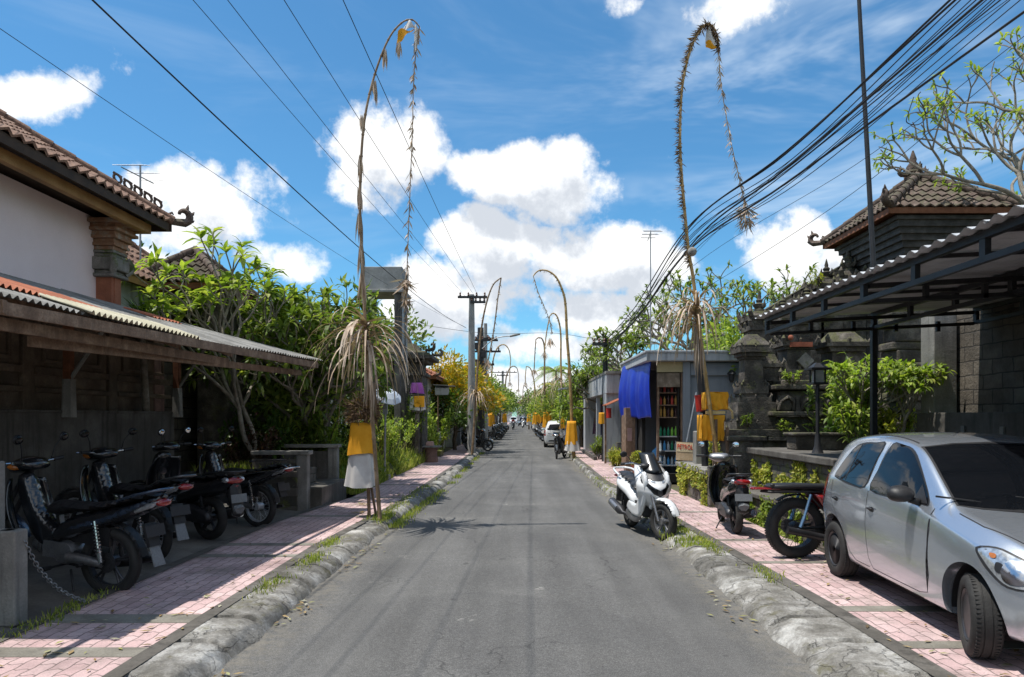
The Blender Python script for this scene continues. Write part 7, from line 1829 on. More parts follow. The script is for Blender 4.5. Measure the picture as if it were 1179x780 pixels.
# ================================================================ PENJORS, WIRES, FAR STREET
def penjor(label, path, r0, r1, m, string=None, leafc=None, leafn=0, leafr=.7, leafdown=.8, cloths=(), tassels=(), twig=None, flag=None, blobs=(), seed=1, group='penjor bamboo poles along the street', srad=.008, lm=None, seg=8):
    """arched bamboo pole with a hanging string of ornaments and a skirt of dry palm leaves"""
    r = random.Random(seed); base = path[0]; t = thing('penjor', label, 'penjor', base, group); lm = lm or dry_leaf
    pts = crom(path, 6); n = len(pts); g = MB(); g.tube(pts, [r0 + (r1 - r0) * i / (n - 1) for i in range(n)], seg)
    for i in range(3, n - 2, 3):
        rr_ = r0 + (r1 - r0) * i / (n - 1); d = (pts[i + 1] - pts[i - 1]).normalized(); g.tube([pts[i] - d * .012, pts[i] + d * .012], rr_ * 1.25, seg)
    g.build('pole', m, t, smooth=True)
    V, Fs = [], []
    def tas(p, L, w, k=14):
        for _ in range(k):
            d = Vector((r.uniform(-w, w), r.uniform(-w, w), -1)).normalized(); s = d.orthogonal().normalized(); leaf4(V, Fs, Vector(p) + Vector((r.uniform(-.03, .03), r.uniform(-.03, .03), 0)), d, s.lerp(d.cross(s), r.random()).normalized(), L * r.uniform(.6, 1.1), .03)
    for (p, L, w) in tassels:
        tas(p, L, w); raw('tassel', V, Fs, lm, t); V, Fs = [], []
    if twig:
        i0, i1, dens, ln = twig
        for i in range(int(n * i0), int(n * i1) - 1):
            for _ in range(dens):
                p = pts[i].lerp(pts[i + 1], r.random()); d = (rnd_dir(r) + Vector((-.7, 0, -.5))).normalized(); leaf4(V, Fs, p, d, rnd_dir(r), ln * r.uniform(.4, 1.2), .022)
    if V: raw('leaf_fringe', V, Fs, dry_dark, t)
    if string:
        sp = crom(string, 6); g = MB(); g.tube(sp, srad, 5); so = g.build('hanging_string', m, t); V, Fs = [], []
        for i in range(2, len(sp) - 1, 2):
            p = sp[i]
            for _ in range(10):
                d = (rnd_dir(r) * .55 + Vector((0, 0, -.8))).normalized(); leaf4(V, Fs, p + Vector((0, 0, r.uniform(-.08, .08))), d, rnd_dir(r), r.uniform(.07, .2), .028)
        for (p, L, w) in blobs:
            g2 = MB()
            for _ in range(46):
                d = (rnd_dir(r) * w + Vector((0, 0, -.7))).normalized(); leaf4(V, Fs, Vector(p) + rnd_dir(r) * .06, d, rnd_dir(r), L * r.uniform(.5, 1.1), .035)
        raw('string_ornaments', V, Fs, lm, so)
    if leafn:
        V, Fs = [], []; c = Vector(leafc)
        for k in range(leafn):
            a = r.uniform(0, 2 * PI); el = r.uniform(-.1, 1.0); d = Vector((math.cos(a), math.sin(a), 0)); L = leafr * r.uniform(.65, 1.15); prev = None; dz = r.uniform(-.2, .35) * leafr
            m_ = 8; w = r.uniform(.014, .03) * (leafr / .7) ** .3; q0 = c + Vector((0, 0, dz))
            for i in range(m_ + 1):
                q = i / m_; p = q0 + d * L * (1 - (1 - q) ** 1.6) + Vector((0, 0, L * (math.sin(el) * q * 1.1 - leafdown * 1.25 * q * q * (1.15 - .2 * el))))
                s = d.cross(Vector((0, 0, 1))) * w * (1 - q * .75)
                if prev: 
                    b = len(V); V.extend([tuple(prev[0] - prev[1]), tuple(prev[0] + prev[1]), tuple(p + s), tuple(p - s)]); Fs.append((b, b + 1, b + 2, b + 3))
                prev = (p, s)
        raw('palm_leaf_skirt', V, Fs, lm, t)
    if flag:
        for (pts4, mm, nm) in flag:
            g = MB(); A, B, C_, D = map(Vector, pts4); g.grid(lambda u, v: A.lerp(B, u).lerp(D.lerp(C_, u), v) + Vector((0, .04 * math.sin(u * 6 + v * 3), .02 * math.sin(u * 8))), 8, 6); g.build(nm, mm, t, smooth='all', weld=False)
    for (cx, cy, z0, z1, w0, w1, mm, nm) in cloths:
        g = cloth_skirt(MB(), cx, cy, z0, z1, w0, w1, seed=seed + int(z0 * 10)); g.build(nm, mm, t, smooth='all')
    return t
Y1 = 11.3
pth = [P(438, 607, Y1 - .1), P(433, 540, Y1), P(428, 470, Y1), P(422, 400, Y1), P(417, 300, Y1), P(414.5, 240, Y1), P(416, 180, Y1), P(420.7, 132, Y1), P(431.5, 86, Y1), P(447, 46, Y1), P(462, 27, Y1), P(474.5, 23, Y1), P(483, 31, Y1)]
pth[0].z = .05
penjor('near left penjor with palm leaf skirt, arching over the pavement', pth, .034, .010, bamboo_grey,
       string=[P(483, 31, Y1), P(479, 58, Y1), P(476, 101, Y1), P(475, 150, Y1), P(473, 197, Y1), P(471, 250, Y1), P(469, 300, Y1), P(468, 335, Y1), P(469, 372, Y1)],
       leafc=P(422, 395, Y1), leafn=95, leafr=1.02, leafdown=.80,
       tassels=[(P(431, 92, Y1), .40, .12), (P(443, 56, Y1), .38, .16), (P(459, 48, Y1), .30, .12), (P(417.7, 132, Y1), .36, .1), (P(415, 178, Y1), .42, .12), (P(414, 215, Y1), .5, .08), (P(414, 245, Y1), .6, .08), (P(416, 280, Y1), .8, .1), (P(417, 310, Y1), .7, .15), (P(424, 420, Y1), .8, .12), (P(430, 440, Y1), .7, .1)],
       flag=[((P(455, 42, Y1), P(475, 30, Y1), P(482, 33, Y1), P(470, 24, Y1)), cloth_white, 'white_flag'), ((P(456, 52, Y1), P(470, 40, Y1), P(478, 33, Y1), P(458, 36, Y1)), cloth_yellow, 'yellow_flag'), ((P(476, 62, Y1), P(479, 62, Y1), P(484, 32, Y1), P(477, 30, Y1)), cloth_white, 'white_ribbon')],
       blobs=[(P(468, 325, Y1), .28, .8), (P(468, 345, Y1), .22, .9)], seed=3)
# offering basket with cloth skirts on the penjor post
t = thing('shrine', 'yellow and white skirted shrine under a dry leaf heap at the near left penjor', 'shrine', (-2.5, 11.6, WZ)); x0 = PX(417, 11.6)
g = MB(); g.tube([(x0 + .12, 11.6, WZ), (x0 + .06, 11.6, 2.0)], .03, 7); g.tube([(x0 + .20, 11.75, WZ), (x0 + .05, 11.65, 1.2)], .022, 7); g.build('post', wood, t)
cloth_skirt(MB(), x0 - .01, 11.6, PZ(560, 11.6), PZ(520, 11.6), .50, .36, folds=7, amp=.03, seed=4).build('white_cloth', cloth_white, t, smooth='all')
cloth_skirt(MB(), x0, 11.6, PZ(523, 11.6), PZ(487, 11.6), .48, .38, folds=6, amp=.02, seed=5).build('yellow_cloth', cloth_yellow, t, smooth='all')
V, Fs = [], []; rr = random.Random(6)
for k in range(900):
    d = rnd_dir(rr, -.7, 1); p = Vector((x0 + .02, 11.6, PZ(473, 11.6))) + Vector((d.x * .27, d.y * .25, d.z * .24)) * rr.random() ** .5; leaf4(V, Fs, p, (d + rnd_dir(rr) + Vector((0, 0, -.2))).normalized(), rnd_dir(rr), rr.uniform(.06, .22), .03)
raw('dry_leaf_heap', V, Fs, dry_dark, t)
# small leaf offerings on the left pavement
for i, (x, y) in enumerate(((-2.95, 13.1), (-2.75, 11.95), (-2.52, 14.6))):
    g = MB(); rr = random.Random(i)
    for k in range(40): V_, F_ = [], []; leaf4(V_, F_, Vector((x + rr.gauss(0, .05), y + rr.gauss(0, .08), WZ + .015 + rr.random() * .02)), rnd_dir(rr, -.1, .3), rnd_dir(rr, -.1, .1), .07, .03); g.add(V_, F_)
    tag(g.build('offering', leafmat('offering_petal', [(.5, .4, .1)], .2), weld=False), 'small leaf offering lying on the left pavement', 'offering', 'offerings on the left pavement')

Y3 = 13.0
pth = [P(829, 545, Y3), P(822, 500, Y3), P(812, 430, Y3), P(804, 370, Y3), P(798, 320, Y3), P(793, 290, Y3), P(788, 240, Y3), P(784, 190, Y3), P(783, 150, Y3), P(785, 105, Y3), P(791, 72, Y3), P(800, 45, Y3), P(811, 30, Y3), P(820, 30, Y3), P(826, 42, Y3), P(828, 58, Y3)]
penjor('near right penjor with bushy dark twigs along the pole, leaning beside the yellow shrine', pth, .040, .012, bamboo,
       string=[P(827, 56, Y3), P(829, 85, Y3), P(832, 110, Y3), P(839, 150, Y3), P(845, 180, Y3), P(851, 205, Y3), P(856, 228, Y3), P(859, 242, Y3)],
       leafc=P(802, 362, Y3), leafn=70, leafr=.9, leafdown=.80, twig=(.30, 1.0, 22, .15), tassels=[(P(806, 385, Y3), .9, .1), (P(803, 375, Y3), .8, .14)],
       flag=[((P(812, 52, Y3), P(826, 54, Y3), P(823, 36, Y3), P(814, 32, Y3)), cloth_white, 'white_flag'), ((P(813, 55, Y3), P(828, 57, Y3), P(827, 50, Y3), P(813, 48, Y3)), cloth_yellow, 'yellow_flag')],
       blobs=[(P(859, 240, Y3), .36, .8), (P(860, 252, Y3), .34, .9)], seed=7)
g = MB(); g.ball(P(797, 290, Y3 - .1), .085, 14, 10); tag(g.build('round_lamp', concrete, smooth='all'), 'round pale globe fixed to the right penjor pole', 'lamp')
# curled dark fringe hanging inside the arch
Y2 = 28.5
pth = [P(661, 532, Y2), P(659, 500, Y2), P(656, 430, Y2), P(653, 390, Y2), P(651, 350, Y2), P(647, 333, Y2), P(640, 319, Y2), P(630, 312, Y2), P(620, 312, Y2), P(614, 318, Y2)]; pth[0].z = .1
penjor('yellow bamboo penjor beside the clothes shop, cloth skirted', pth, .075, .02, bamboo, string=[P(614, 318, Y2), P(619, 335, Y2), P(626, 352, Y2), P(633, 370, Y2), P(636, 385, Y2)], blobs=[(P(633, 390, Y2), .5, .4)],
       cloths=[(PX(659, Y2), Y2 - .1, PZ(519, Y2), PZ(508, Y2), .62, .48, cloth_white, 'white_cloth'), (PX(658, Y2), Y2 - .1, PZ(512, Y2), PZ(485, Y2), .52, .36, cloth_yellow, 'yellow_cloth')], seed=9, twig=(.45, .9, 3, .16), tassels=[(P(655, 420, Y2), .8, .15)], srad=.015)
far = [ # label, Y, path px, string px, skirt, cloth
 ('penjor behind the croton tree whose slim top nods over the road', 30.6, [(543.5, 528), (546, 490), (550.5, 415), (555, 374), (561, 346), (568, 328), (577, 320)], [(577, 320), (573, 345), (570, 370), (566, 395), (562, 415)], (548, 455), 0),
 ('second far penjor on the right with a tall curved tip', 40, [(650, 505), (646, 428), (645.6, 385), (642, 366), (637, 361), (633, 364)], [(633, 364), (629, 385), (627, 405)], (645, 440), 1),
 ('third far penjor on the right with pale leaf skirt', 46, [(630, 495), (627, 451), (627, 405), (625, 392), (621, 389), (617, 391)], [(617, 391), (616, 405), (615, 425)], (627, 450), 1),
 ('far left penjor with a wide round arch', 62, [(566, 494), (566, 450), (567, 420), (572, 402), (580, 397), (586, 403), (588, 415)], [(588, 415), (587, 428), (587, 440)], (567, 462), 1),
 ('distant left penjor with a thick arched top', 84, [(581, 488), (582, 443), (585, 428), (590, 422), (595, 424), (597, 432)], [(597, 432), (597, 440), (597, 448)], (582, 450), 1),
 ('distant right penjor leaning over parked motorbikes', 64, [(617, 494), (616, 460), (615, 440), (611, 425), (606, 422)], [(606, 422), (605, 432), (605, 440)], (616, 458), 1),
 ('farthest right penjor near the street end', 92, [(609, 488), (609, 462), (607, 448), (603, 444)], [(603, 444), (602, 450), (602, 455)], (609, 460), 1),
]
for i, (lb, Y, pp, ss, sk, cl) in enumerate(far):
    pth = [P(a, b, Y) for a, b in pp]; pth[0].z = .1
    cc = []
    if cl:
        bx = pth[0].x; cc = [(bx, Y - .15, 1.1, 2.15, .62, .46, cloth_yellow, 'yellow_cloth'), (bx, Y - .15, .72, 1.15, .62, .56, cloth_white, 'white_cloth')]
    penjor(lb, pth, .035 + Y * .0007, .015 + Y * .0003, bamboo_grey if i % 2 == 0 else bamboo, string=[P(a, b, Y) for a, b in ss], leafc=P(sk[0], sk[1], Y), leafn=46, leafr=1.0, leafdown=1.0, cloths=cc, seed=20 + i, srad=.02 + Y * .0003, blobs=[(P(ss[-1][0], ss[-1][1], Y), .6, .4)], twig=(.4, .95, 2, .2))
# --- poles
def upole(label, x, y, h, r, arms=(), m=pole_conc, group=None, extras=0):
    t = thing('utility_pole', label, 'utility pole', (x, y, 0), group); g = MB(); g.tube([(x, y, 0), (x, y, h)], [r * 1.25, r * .8], 12); g.build('pole', m, t, smooth=True)
    for (z, w, off) in arms:
        g = MB(); g.box((x + off, y - r, z), (w, .09, .10)); a = g.build('crossarm', dark_steel, t)
        g = MB()
        for k in range(4): g.lathe([(.03, 0), (.055, .04), (.03, .08), (.05, .12), (.02, .17)], (x + off - w / 2 + w * (k + .3) / 3.6, y - r, z + .05), seg=8)
        g.build('insulator', mat('brown_porcelain', (.12, .05, .03), .3), a)
    if extras:
        for k in range(extras):
            g = MB(); g.box((x + (.18 if k % 2 else -.18), y - .1, h - 1.0 - k * .45), (.26, .3, .36)); g.build('junction_box', dark_steel, t, bevel=.02)
    return t
upole('grey concrete utility pole with a wide crossarm, tallest on the left', -2.16, 32, 7.42, .16, ((7.28, 1.35, 0.05), (7.05, .7, .3)))
upole('second utility pole on the left carrying transformers and a street lamp', -2.05, 37.5, 6.6, .20, ((5.9, 1.3, .3), (5.3, 1.4, .4), (4.6, .9, .3)), dark_steel, extras=4)
t = thing('street_lamp', 'street lamp arm reaching over the road from the second pole', 'street lamp', (-2.0, 37.2, 5)); g = MB(); g.tube(crom([P(555, 402, 37.2), P(570, 390, 37.2), P(588, 387, 37.2)], 5), .03, 6); g.build('arm', grey_metal, t); g = MB(); loft(g, [(P(587, 387.5, 37.2), .10, .05, 0, 2.4), (P(593, 386, 37.2), .14, .07, 0, 2.4), (P(599, 385, 37.2), .09, .04, 0, 2.4)], 12); g.build('lamp_head', pole_conc, t, smooth='all')
upole('slender concrete pole beside the second utility pole', -1.95, 41, 7.3, .13, ((6.4, 1.1, 0),))
upole('distant utility pole with T-shaped crossarm above the left trees', -2.0, 88, 7.6, .16, ((7.4, 3.6, 0), (7.0, 1.5, 0)))
upole('short black utility pole between the shops where the cable bundle lands', 3.25, 26, 4.75, .11, ((4.5, .7, -.15),), black_metal)
# --- cables
def cable(pts, r, label, group, nm='power_cable'):
    g = MB(); g.tube(crom(pts, 10), r, 5); return tag(g.build(nm, cable_m, smooth='all', weld=False), label, 'cable', group)
def span(A, B, near_len=16, sag=.25, n=5, mid=None):
    """A = far end, B = point near the top of the view; the wire carries on past B overhead"""
    A, B = Vector(A), Vector(B); d = (B - A); E = B + d.normalized() * near_len; pts = []
    for i in range(n + 1):
        q = i / n; p = A.lerp(E, q); p.z -= 4 * sag * q * (1 - q); pts.append(p)
    return pts
LG = 'power cables over the left pavement'
for k, (fx, fy, FY, bx, by, bz, r, sg_) in enumerate([(536, 377, 37.4, 18, 0, 6.9, .011, .55), (537, 378, 37.4, 178, 0, 6.4, .024, .75), (531, 344, 31.9, 245, 0, 6.9, .011, .30), (538, 344, 31.9, 282, 0, 7.0, .012, .30), (548, 343, 31.9, 340, 0, 7.2, .013, .25), (552, 344, 31.9, 402, 0, 7.5, .015, .2)]):
    YB = (bz - CZ) * F / (480 - by)
    cable(span(P(fx, fy, FY), P(bx, by, YB), 14, sg_), r * .42, ['thin cable crossing the sky nearest the pink house roof', 'thick black cable sweeping down the left sky', 'thin cable running left of the near penjor top', 'cable crossing the near left penjor pole', 'cable passing behind the near left penjor arch', 'steepest cable crossing over the near left penjor arch'][k], LG)
RG = 'bundle of cables over the right pavement'
end = [P(697, 392, 26), P(699, 394, 26), P(698, 398, 26), P(697, 402, 26), P(696, 408, 26)]
mids = P(790, 285, 14)
nearp = [(1100, 0), (1106, 0), (1118, 0), (1131, 0), (1136, 0), (1146, 0), (1152, 0), (1163, 0), (1175, 0), (1094, 0), (1124, 0), (1142, 0), (1179, 14)]
for k, (px, py) in enumerate(nearp):
    YB = 7.0 + .15 * (k % 3); B = P(px, py, YB); A = end[k % 5]; kk = (px - 1094) / 10; M_ = P(790 + (k % 4) * 4, 262 + kk * 3.5, 14.0); M2 = P(905 + 8 * (k % 3), 172 + kk * 4.6 + (k % 2) * 5, 9.9)
    cable([A, A.lerp(M_, .5) - Vector((0, 0, .22)), M_, M2, B, B + (B - M2) * 1.6], [.013, .007, .006, .015, .006, .006, .008, .006, .006][k % 9], 'thick black cable in the bundle slung over the right pavement' if k in (0, 3) else 'thin black cable in the bundle slung over the right pavement', RG + (' (thick)' if k in (0, 3) else ''))
for k, (nx, ny, mx, my, fx, fy) in enumerate([(1179, 42, 985, 190, 800, 305), (1179, 62, 960, 238, 790, 345), (1160, 0, 940, 160, 830, 262)]):
    B = P(nx, ny, 8.0); M_ = P(mx, my, 11); A = P(fx, fy, 17); cable([P(697, 398, 26), A, M_, B, B + (B - M_) * 1.5], .0045, ['lowest thin cable crossing in front of the tower pavilion', 'thin cable passing just above the tower pavilion roof', 'single thin cable inside the right bundle crossing its lines'][k], None)
g = MB(); g.tube(crom([P(1052, 112, 8.6), P(1046, 130, 8.6), P(1044, 141, 8.6), P(1056, 144, 8.6), P(1065, 137, 8.6), P(1064, 126, 8.6), P(1057, 112, 8.6), P(1060, 106, 8.6)], 5), .006, 5); tag(g.build('cable_loop', cable_m, smooth='all'), 'loose loop of cable hanging below the right bundle', 'cable')
# thin cross-street wire
for k, (a, b) in enumerate((((0, 0), (0, 0)),)):
    cable([P(470, 372, 36), P(560, 384, 36), P(640, 384, 36), P(697, 394, 36)], .010, 'thin wire strung across the far street', None)

# --- white car and far traffic
wc = hatchback('white hatchback parked on the right behind the cloth-skirted penjor, tail to us', (2.38, 42, 0), math.atan2(1, .06), p_white, mirror_m=p_white, hgt=1.04)
far_bike = underbone('dark motorbike facing us beside the cloth-skirted penjor', (2.02, 30.6, .01), math.atan2(-1, -.35), side=p_greyd, flap=False)
kinds = [far_bike, None]
sc2 = autoscooter('silver scooter parked in the right-hand row beyond the white car', (1.75, 51, .01), math.atan2(-1, .3), body=p_greyd)
sc3 = autoscooter('white scooter parked further down the right-hand row', (1.8, 53.5, .01), math.atan2(-1, .3), body=p_white, accent=p_white)
rr = random.Random(17)
GR = 'motorbikes parked in a row along the right kerb'
for b in (sc2, sc3): b['group'] = GR
lab = ['motorbike in the long row parked along the right kerb', 'scooter in the long row parked along the right kerb']
for i in range(26):
    Y = 46.5 + i * 2.0; k = i % 3; src = [far_bike, sc2, sc3][k]
    copy_tree(src, (1.80 + rr.uniform(-.1, .12) + (Y > 70) * .15, Y, .01), math.atan2(-1, rr.uniform(.0, .55)), ['dark motorbike in the long row along the right kerb', 'grey scooter in the long row along the right kerb', 'white scooter in the long row along the right kerb'][k], GR)
GL = 'motorbikes parked along the left pavement'
for i, (x, Y) in enumerate([(-2.45, 34.3), (-2.6, 49), (-2.7, 51), (-2.6, 53.5), (-2.5, 57), (-2.6, 61), (-2.6, 66), (-2.6, 71), (-2.5, 76), (-2.6, 84), (-2.5, 92)]):
    copy_tree([far_bike, sc2][i % 2], (x, Y, WZ), math.atan2(.3, 1) if i % 2 else math.atan2(-.8, 1), 'dark motorbike standing alone on the left pavement by the croton tree' if i == 0 else ['dark motorbike parked far along the left pavement', 'grey scooter parked far along the left pavement'][i % 2], GL)
sc = copy_tree(wc, (-1.2, 165, 0), -PI / 2, 'distant white car driving towards us in the middle of the street', None); 
suv = hatchback('distant dark car at the far end of the street, roof above the riders', (.85, 135, 0), -PI / 2, p_greyd, hgt=1.12); 
suv.scale = (1.1, 1.12, 1.1); sc.scale = (1.1, 1.1, 1.15)

# --- riders
def make_person(mskin, mshirt, mtrous, mhair):
    """seated rider, hips at the origin, facing +x"""
    me = bpy.data.meshes.new('person'); J = [(0, 0, 0), (.02, 0, .16), (.05, 0, .34), (.07, 0, .46), (.08, 0, .55), (.10, 0, .66), (.05, .17, .43), (.22, .22, .24), (.44, .24, .26), (.05, -.17, .43), (.22, -.22, .24), (.44, -.24, .26),
        (.05, .10, 0), (.38, .16, -.02), (.34, .15, -.42), (.44, .15, -.46), (.05, -.10, 0), (.38, -.16, -.02), (.34, -.15, -.42), (.44, -.15, -.46)]
    E = [(0, 1), (1, 2), (2, 3), (3, 4), (4, 5), (3, 6), (6, 7), (7, 8), (3, 9), (9, 10), (10, 11), (0, 12), (12, 13), (13, 14), (14, 15), (0, 16), (16, 17), (17, 18), (18, 19)]
    rad = [.15, .135, .16, .09, .055, .055, .075, .05, .035, .075, .05, .035, .10, .075, .05, .04, .10, .075, .05, .04]
    me.from_pydata(J, E, []); ob = bpy.data.objects.new('tmp_p', me); COL.objects.link(ob)
    ob.modifiers.new('s', 'SKIN'); 
    for i, v in enumerate(me.skin_vertices[0].data): v.radius = (rad[i], rad[i]); v.use_root = (i == 0)
    m2 = ob.modifiers.new('u', 'SUBSURF'); m2.levels = 2; m2.render_levels = 2
    dg = bpy.context.evaluated_depsgraph_get(); dg.update(); mm = bpy.data.meshes.new_from_object(ob.evaluated_get(dg)); bpy.data.objects.remove(ob)
    for q in (mshirt, mskin, mtrous): mm.materials.append(q)
    for p in mm.polygons:
        c = p.center; p.use_smooth = True
        p.material_index = 1 if (c.z > .50 or c.x > .33 and c.z > .12 or c.z < -.43) else (2 if c.z < .05 else 0)
    return mm
skin = mat('skin', (.35, .19, .12), .6, None, 4, .1, bump=0); hair = mat('black_hair', (.012, .010, .010), .6)
for i, (x, Y, shirt, lb) in enumerate([(.72, 112, mat('white_shirt', (.70, .70, .68), .8), 'rider in a white shirt and helmet driving a scooter along the street'), (-.75, 98, mat('dark_red_shirt', (.25, .04, .04), .8), 'rider in a dark red shirt on a scooter in the left lane'), (.35, 150, mat('blue_shirt', (.08, .12, .25), .8), 'rider in a blue shirt on the farthest scooter')]):
    sm = copy_tree(sc3 if i == 0 else sc2, (x, Y, .01), -PI / 2, ['white scooter ridden along the middle of the street', 'dark scooter ridden in the left lane', 'scooter ridden at the far end of the street'][i]); sm['group'] = 'ridden scooters'
    t = thing('person', lb, 'person', (x, Y - .2, .88)); t.rotation_euler = (0, 0, -PI / 2)
    ob = bpy.data.objects.new('body', make_person(skin, shirt, p_greyd, hair)); COL.objects.link(ob); ob.parent = t; KIDS.setdefault(t.name, []).append(ob)
    for nm, mm_, c, r_ in (('helmet', hair if i else p_white, (.10, 0, .71), (.14, .125, .13)), ('head', skin, (.13, 0, .67), (.095, .075, .115))):
        g = MB(); g.ball(c, r_, 14, 10); ORG['zero'] = Vector((0, 0, 0)); me_o = g.build(nm, mm_, smooth='all', loc=(0, 0, 0)); me_o.parent = t; KIDS.setdefault(t.name, []).append(me_o)

# --- far street: walls, shops, trees
def shop(label, side, y0, y1, h, wallm, roofm, roof='flat', x=3.6, awn=None, name='shop', dep=5.0, sd=0):
    s = side; x = s * x; t = thing(name, label, 'building', (x + s * dep / 2, (y0 + y1) / 2, 0), None); L = y1 - y0; cx = x + s * dep / 2; nb = max(1, int(L / 3))
    g = MB(); g.box((cx + s * .3, (y0 + y1) / 2, h / 2), (dep - .6, L, h)); g.build('shop_interior', interior_shade if roof == 'flat' else wallm, t)  # solid block; under flat roofs its near-black colour paints the inside shade
    g = MB(); g.box((x + s * .15, (y0 + y1) / 2, h - .35), (.3, L + .1, .7)); g.box((cx, y0 - .06, h / 2), (dep, .12, h)); g.box((cx, y1 + .06, h / 2), (dep, .12, h))
    for k in range(nb + 1): g.box((x + s * .15, y0 + L * k / nb, h / 2 - .35), (.28, .3, h - .7))
    g.build('wall', wallm, t)
    if roof == 'hip': hip_roof(t, min(x - s * .5, x + s * dep), max(x - s * .5, x + s * dep), y0 - .4, y1 + .4, h, 1.6, roofm, orn=.3, tw=.35, tl=.45, seed=sd)
    else:
        g = MB(); g.box((cx, (y0 + y1) / 2, h + .06), (dep + .3, L + .4, .12)); g.build('roof', roofm, t)
    if awn:
        g = MB(); corrugated(g, (x - s * 1.1, y0, 2.25), (x - s * 1.1, y1, 2.25), (x, y1, 2.7), (x, y0, 2.7), .2, .02, 2, seed=1); g.build('awning', awn, t, weld=False)
    return t
for i, a in enumerate([
    ('open fronted left shop beyond the croton tree', -1, 41, 48, 3.0, plaster_light, asbestos, 'flat', 3.7, asbestos),
    ('left shop with red tiled hip roof', -1, 50, 60, 3.2, plaster_white, tile_red, 'hip', 3.8, rust),
    ('grey left shop with pale awning', -1, 62, 72, 3.4, plaster_grey, concrete, 'flat', 3.7, asbestos),
    ('left house with brown tiled roof far along the street', -1, 76, 90, 3.4, plaster_white, tile_m, 'hip', 3.8, asbestos),
    ('small grey right building beyond the clothes shop', 1, 37, 44, 3.0, plaster_light, concrete, 'flat', 3.8, None),
    ('right shop with dark tiled roof behind the bike row', 1, 47, 58, 3.2, plaster_white, tile_dark, 'hip', 3.9, rust),
    ('grey right building with flat roof behind far penjors', 1, 62, 74, 3.3, plaster_grey, concrete, 'flat', 3.9, asbestos),
    ('right house with red tiled roof far along the street', 1, 80, 96, 3.4, plaster_white, tile_red, 'hip', 3.9, asbestos),
    ('left building at the far bend', -1, 100, 130, 3.6, plaster_light, tile_m, 'hip', 3.8, None),
    ('right building at the far bend', 1, 104, 135, 3.6, plaster_white, tile_red, 'hip', 4.0, None)]):
    shop(*a, sd=100 + i)
for i, (x0, x1, y0, y1, h, m_, lb) in enumerate([(-7, -1.5, 205, 215, 4.6, tile_red, 'red roofed house closing the left of the street end'), (-1.0, 5, 220, 230, 5.6, tile_m, 'pale house with brown roof closing the street end'), (5, 12, 200, 212, 5.0, tile_red, 'red roofed house right of the street end')]):
    t = thing('house', lb, 'house', ((x0 + x1) / 2, y0, 0)); g = MB(); g.box(((x0 + x1) / 2, (y0 + y1) / 2, h / 2), (x1 - x0 - 1, y1 - y0 - 1, h)); g.build('wall', plaster_white, t); hip_roof(t, x0, x1, y0, y1, h, 2.2, m_, orn=.6, tw=.6, tl=.8, cap=.2, seed=i)
TG = 'trees lining the far street'
TL = [ # x, y, h, rx, rz, mat, n
 (-3.6, 40, 3.6, 1.3, 1.2, 'g'), (-3.4, 44, 4.6, 1.5, 1.3, 'y'), (-4.3, 47.5, 5.2, 1.8, 1.6, 'g'), (-3.2, 54, 4.4, 1.5, 1.3, 'b'), (-3.7, 59, 5.6, 1.9, 1.7, 'g'), (-3.2, 66, 4.8, 1.7, 1.4, 'd'), (-3.3, 73, 5.4, 2.0, 1.8, 'g'), (-3.0, 82, 5.6, 2.1, 1.8, 'b'), (-3.0, 94, 6, 2.3, 2.0, 'g'), (-2.9, 108, 6.2, 2.3, 2.0, 'd'), (-3.2, 124, 6.5, 2.6, 2.2, 'g'), (-3.0, 145, 7, 3, 2.4, 'b'), (-3.4, 170, 7.5, 3.4, 2.8, 'g'), (-7, 60, 6.5, 3, 2.4, 'd'), (-8, 90, 7, 3.6, 2.8, 'd'),
 (4.4, 35.5, 5.9, 1.2, 1.6, 'g'), (3.5, 38.8, 3.8, 1.1, 1.1, 'b'), (3.6, 45, 4.8, 1.6, 1.5, 'g'), (3.2, 49.5, 4.4, 1.4, 1.3, 'y2'), (3.6, 54, 5.0, 1.7, 1.6, 'd'), (3.2, 60, 5.0, 1.7, 1.5, 'b'), (3.4, 66, 5.6, 1.9, 1.7, 'g'), (3.2, 74, 5.2, 1.9, 1.6, 'b'), (3.3, 84, 5.8, 2.2, 1.9, 'g'), (3.2, 97, 6, 2.3, 2.0, 'd'), (3.2, 112, 6.2, 2.4, 2.0, 'b'), (3.4, 130, 6.6, 2.8, 2.2, 'g'), (3.6, 155, 7, 3.2, 2.6, 'd'), (7, 50, 7, 2.8, 2.4, 'd'), (8, 70, 7.5, 3.4, 2.8, 'g'), (10, 40, 6.5, 2.8, 2.2, 'd'), (12, 30, 6, 2.6, 2.2, 'g'), (-12, 34, 6.5, 3, 2.4, 'd'), (-13, 22, 6.5, 3, 2.4, 'd'), (13, 24, 6.0, 2.6, 2.2, 'd'), (-9, 180, 9, 5, 3.5, 'd'), (9, 185, 9, 5, 3.5, 'g'), (1, 240, 9, 6, 3, 'd'), (-16, 120, 9, 6, 4, 'd'), (17, 120, 9, 6, 4, 'd')]
mm_ = {'g': green_leaf, 'b': bright_leaf, 'd': dark_leaf, 'y': gold_leaf, 'y2': yell_leaf}
kd = {'g': 'mid green', 'b': 'bright green', 'd': 'dark green', 'y': 'golden leaved', 'y2': 'yellow-green'}
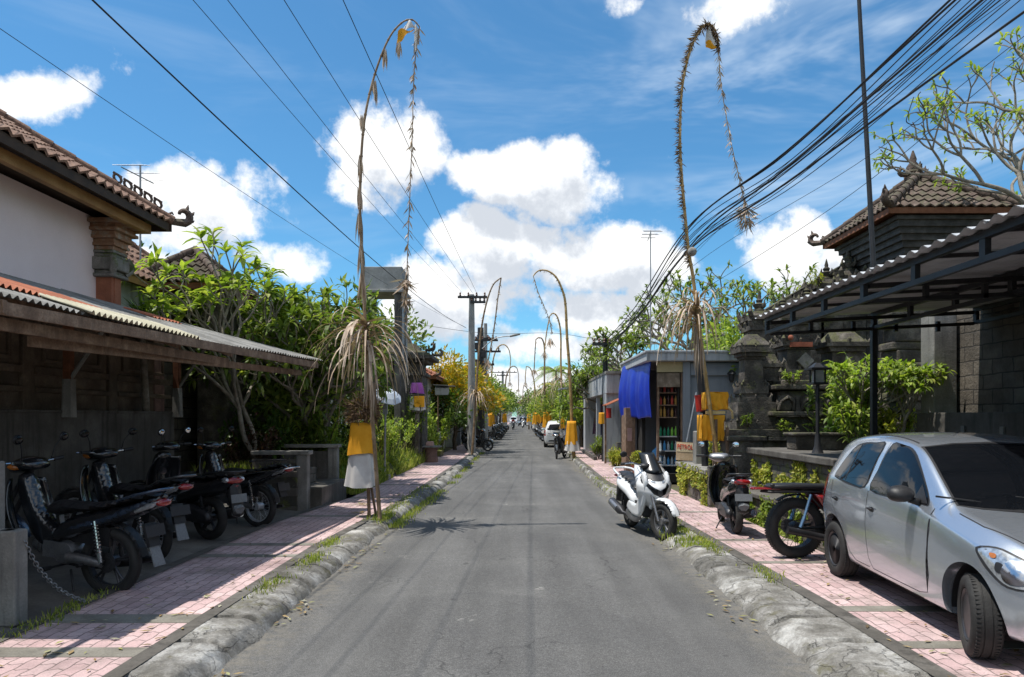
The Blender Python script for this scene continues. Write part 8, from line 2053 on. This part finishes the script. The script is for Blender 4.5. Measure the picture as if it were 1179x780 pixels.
for i, (x, y, h, rx, rz, k) in enumerate(TL):
    side = 'left' if x < 0 else 'right'; 
    n = int(2100 * min(1, 45 / y + .25)); Lf = .20 + y * .0016
    ordn = 'about %d' % 0
    near = 'close behind the croton tree' if (x < 0 and y < 50) else ('near the white parked car' if (x > 0 and y < 50) else ('midway down the street' if y < 80 else 'far down the street'))
    h *= (.84 if x > 0 and y < 100 else 1); clump_tree('street_tree', f'{kd[k]} leafy tree on the {side} side, {near}', 'tree', (x, y, 0), h, (rx, rx, rz), mm_[k], n=n, L=Lf, W=Lf * .42, trunk_r=.10 + y * .0005, seed=200 + i, nclump=26, group=f'{kd[k]} trees on the {side} side, {near}')
palm('palm tree with arching fronds behind the right-hand row of motorbikes', (3.1, 58, 0), 5.6, 18, 2.3, 5, bright_leaf)
palm('smaller palm with drooping fronds over the right kerb', (2.9, 50.5, 0), 4.0, 16, 1.9, 6, yell_leaf)
palm('small palm crown by the far shop awning on the right', (3.0, 43.2, 0), 3.6, 15, 1.6, 8, green_leaf)
# parasols and stall tops by the left bikes
for i, (x, y, w, lb) in enumerate([(-2.9, 47, 1.5, 'pale stall canopy on the left pavement, nearest one'), (-3.1, 56, 1.8, 'dark stall canopy on the left pavement beyond the nearest one'), (-2.9, 64, 1.7, 'pale stall canopy far along the left pavement')]):
    t = thing('stall_canopy', lb, 'canopy', (x, y, WZ)); g = MB(); g.box((x, y, 2.35), (w, 2.2, .08), ry=.12); g.build('top', black_plastic if i == 1 else plaster_light, t); g = MB()
    for sx in (-.4, .4):
        for sy in (-.9, .9): g.tube([(x + sx * w, y + sy, WZ), (x + sx * w, y + sy, 2.3)], .03, 6)
    g.build('post', grey_metal, t)
for i, (x, y) in enumerate([(-2.15, 49.5), (2.25, 70), (2.3, 80)]):
    t = thing('shrine', ['yellow cloth wrapped shrine post on the far left pavement', 'yellow clothed shrine post behind the bike row, nearer one', 'yellow clothed shrine post behind the bike row, farthest'][i], 'shrine', (x, y, WZ)); g = MB(); g.tube([(x, y, WZ), (x, y, 2.0)], .05, 6); g.build('post', bamboo, t)
    cloth_skirt(MB(), x, y, 1.1, 2.0, .6, .5, seed=i).build('yellow_cloth', cloth_yellow, t, smooth='all'); cloth_skirt(MB(), x, y, .75, 1.15, .6, .55, seed=i + 3).build('white_cloth', cloth_white, t, smooth='all')
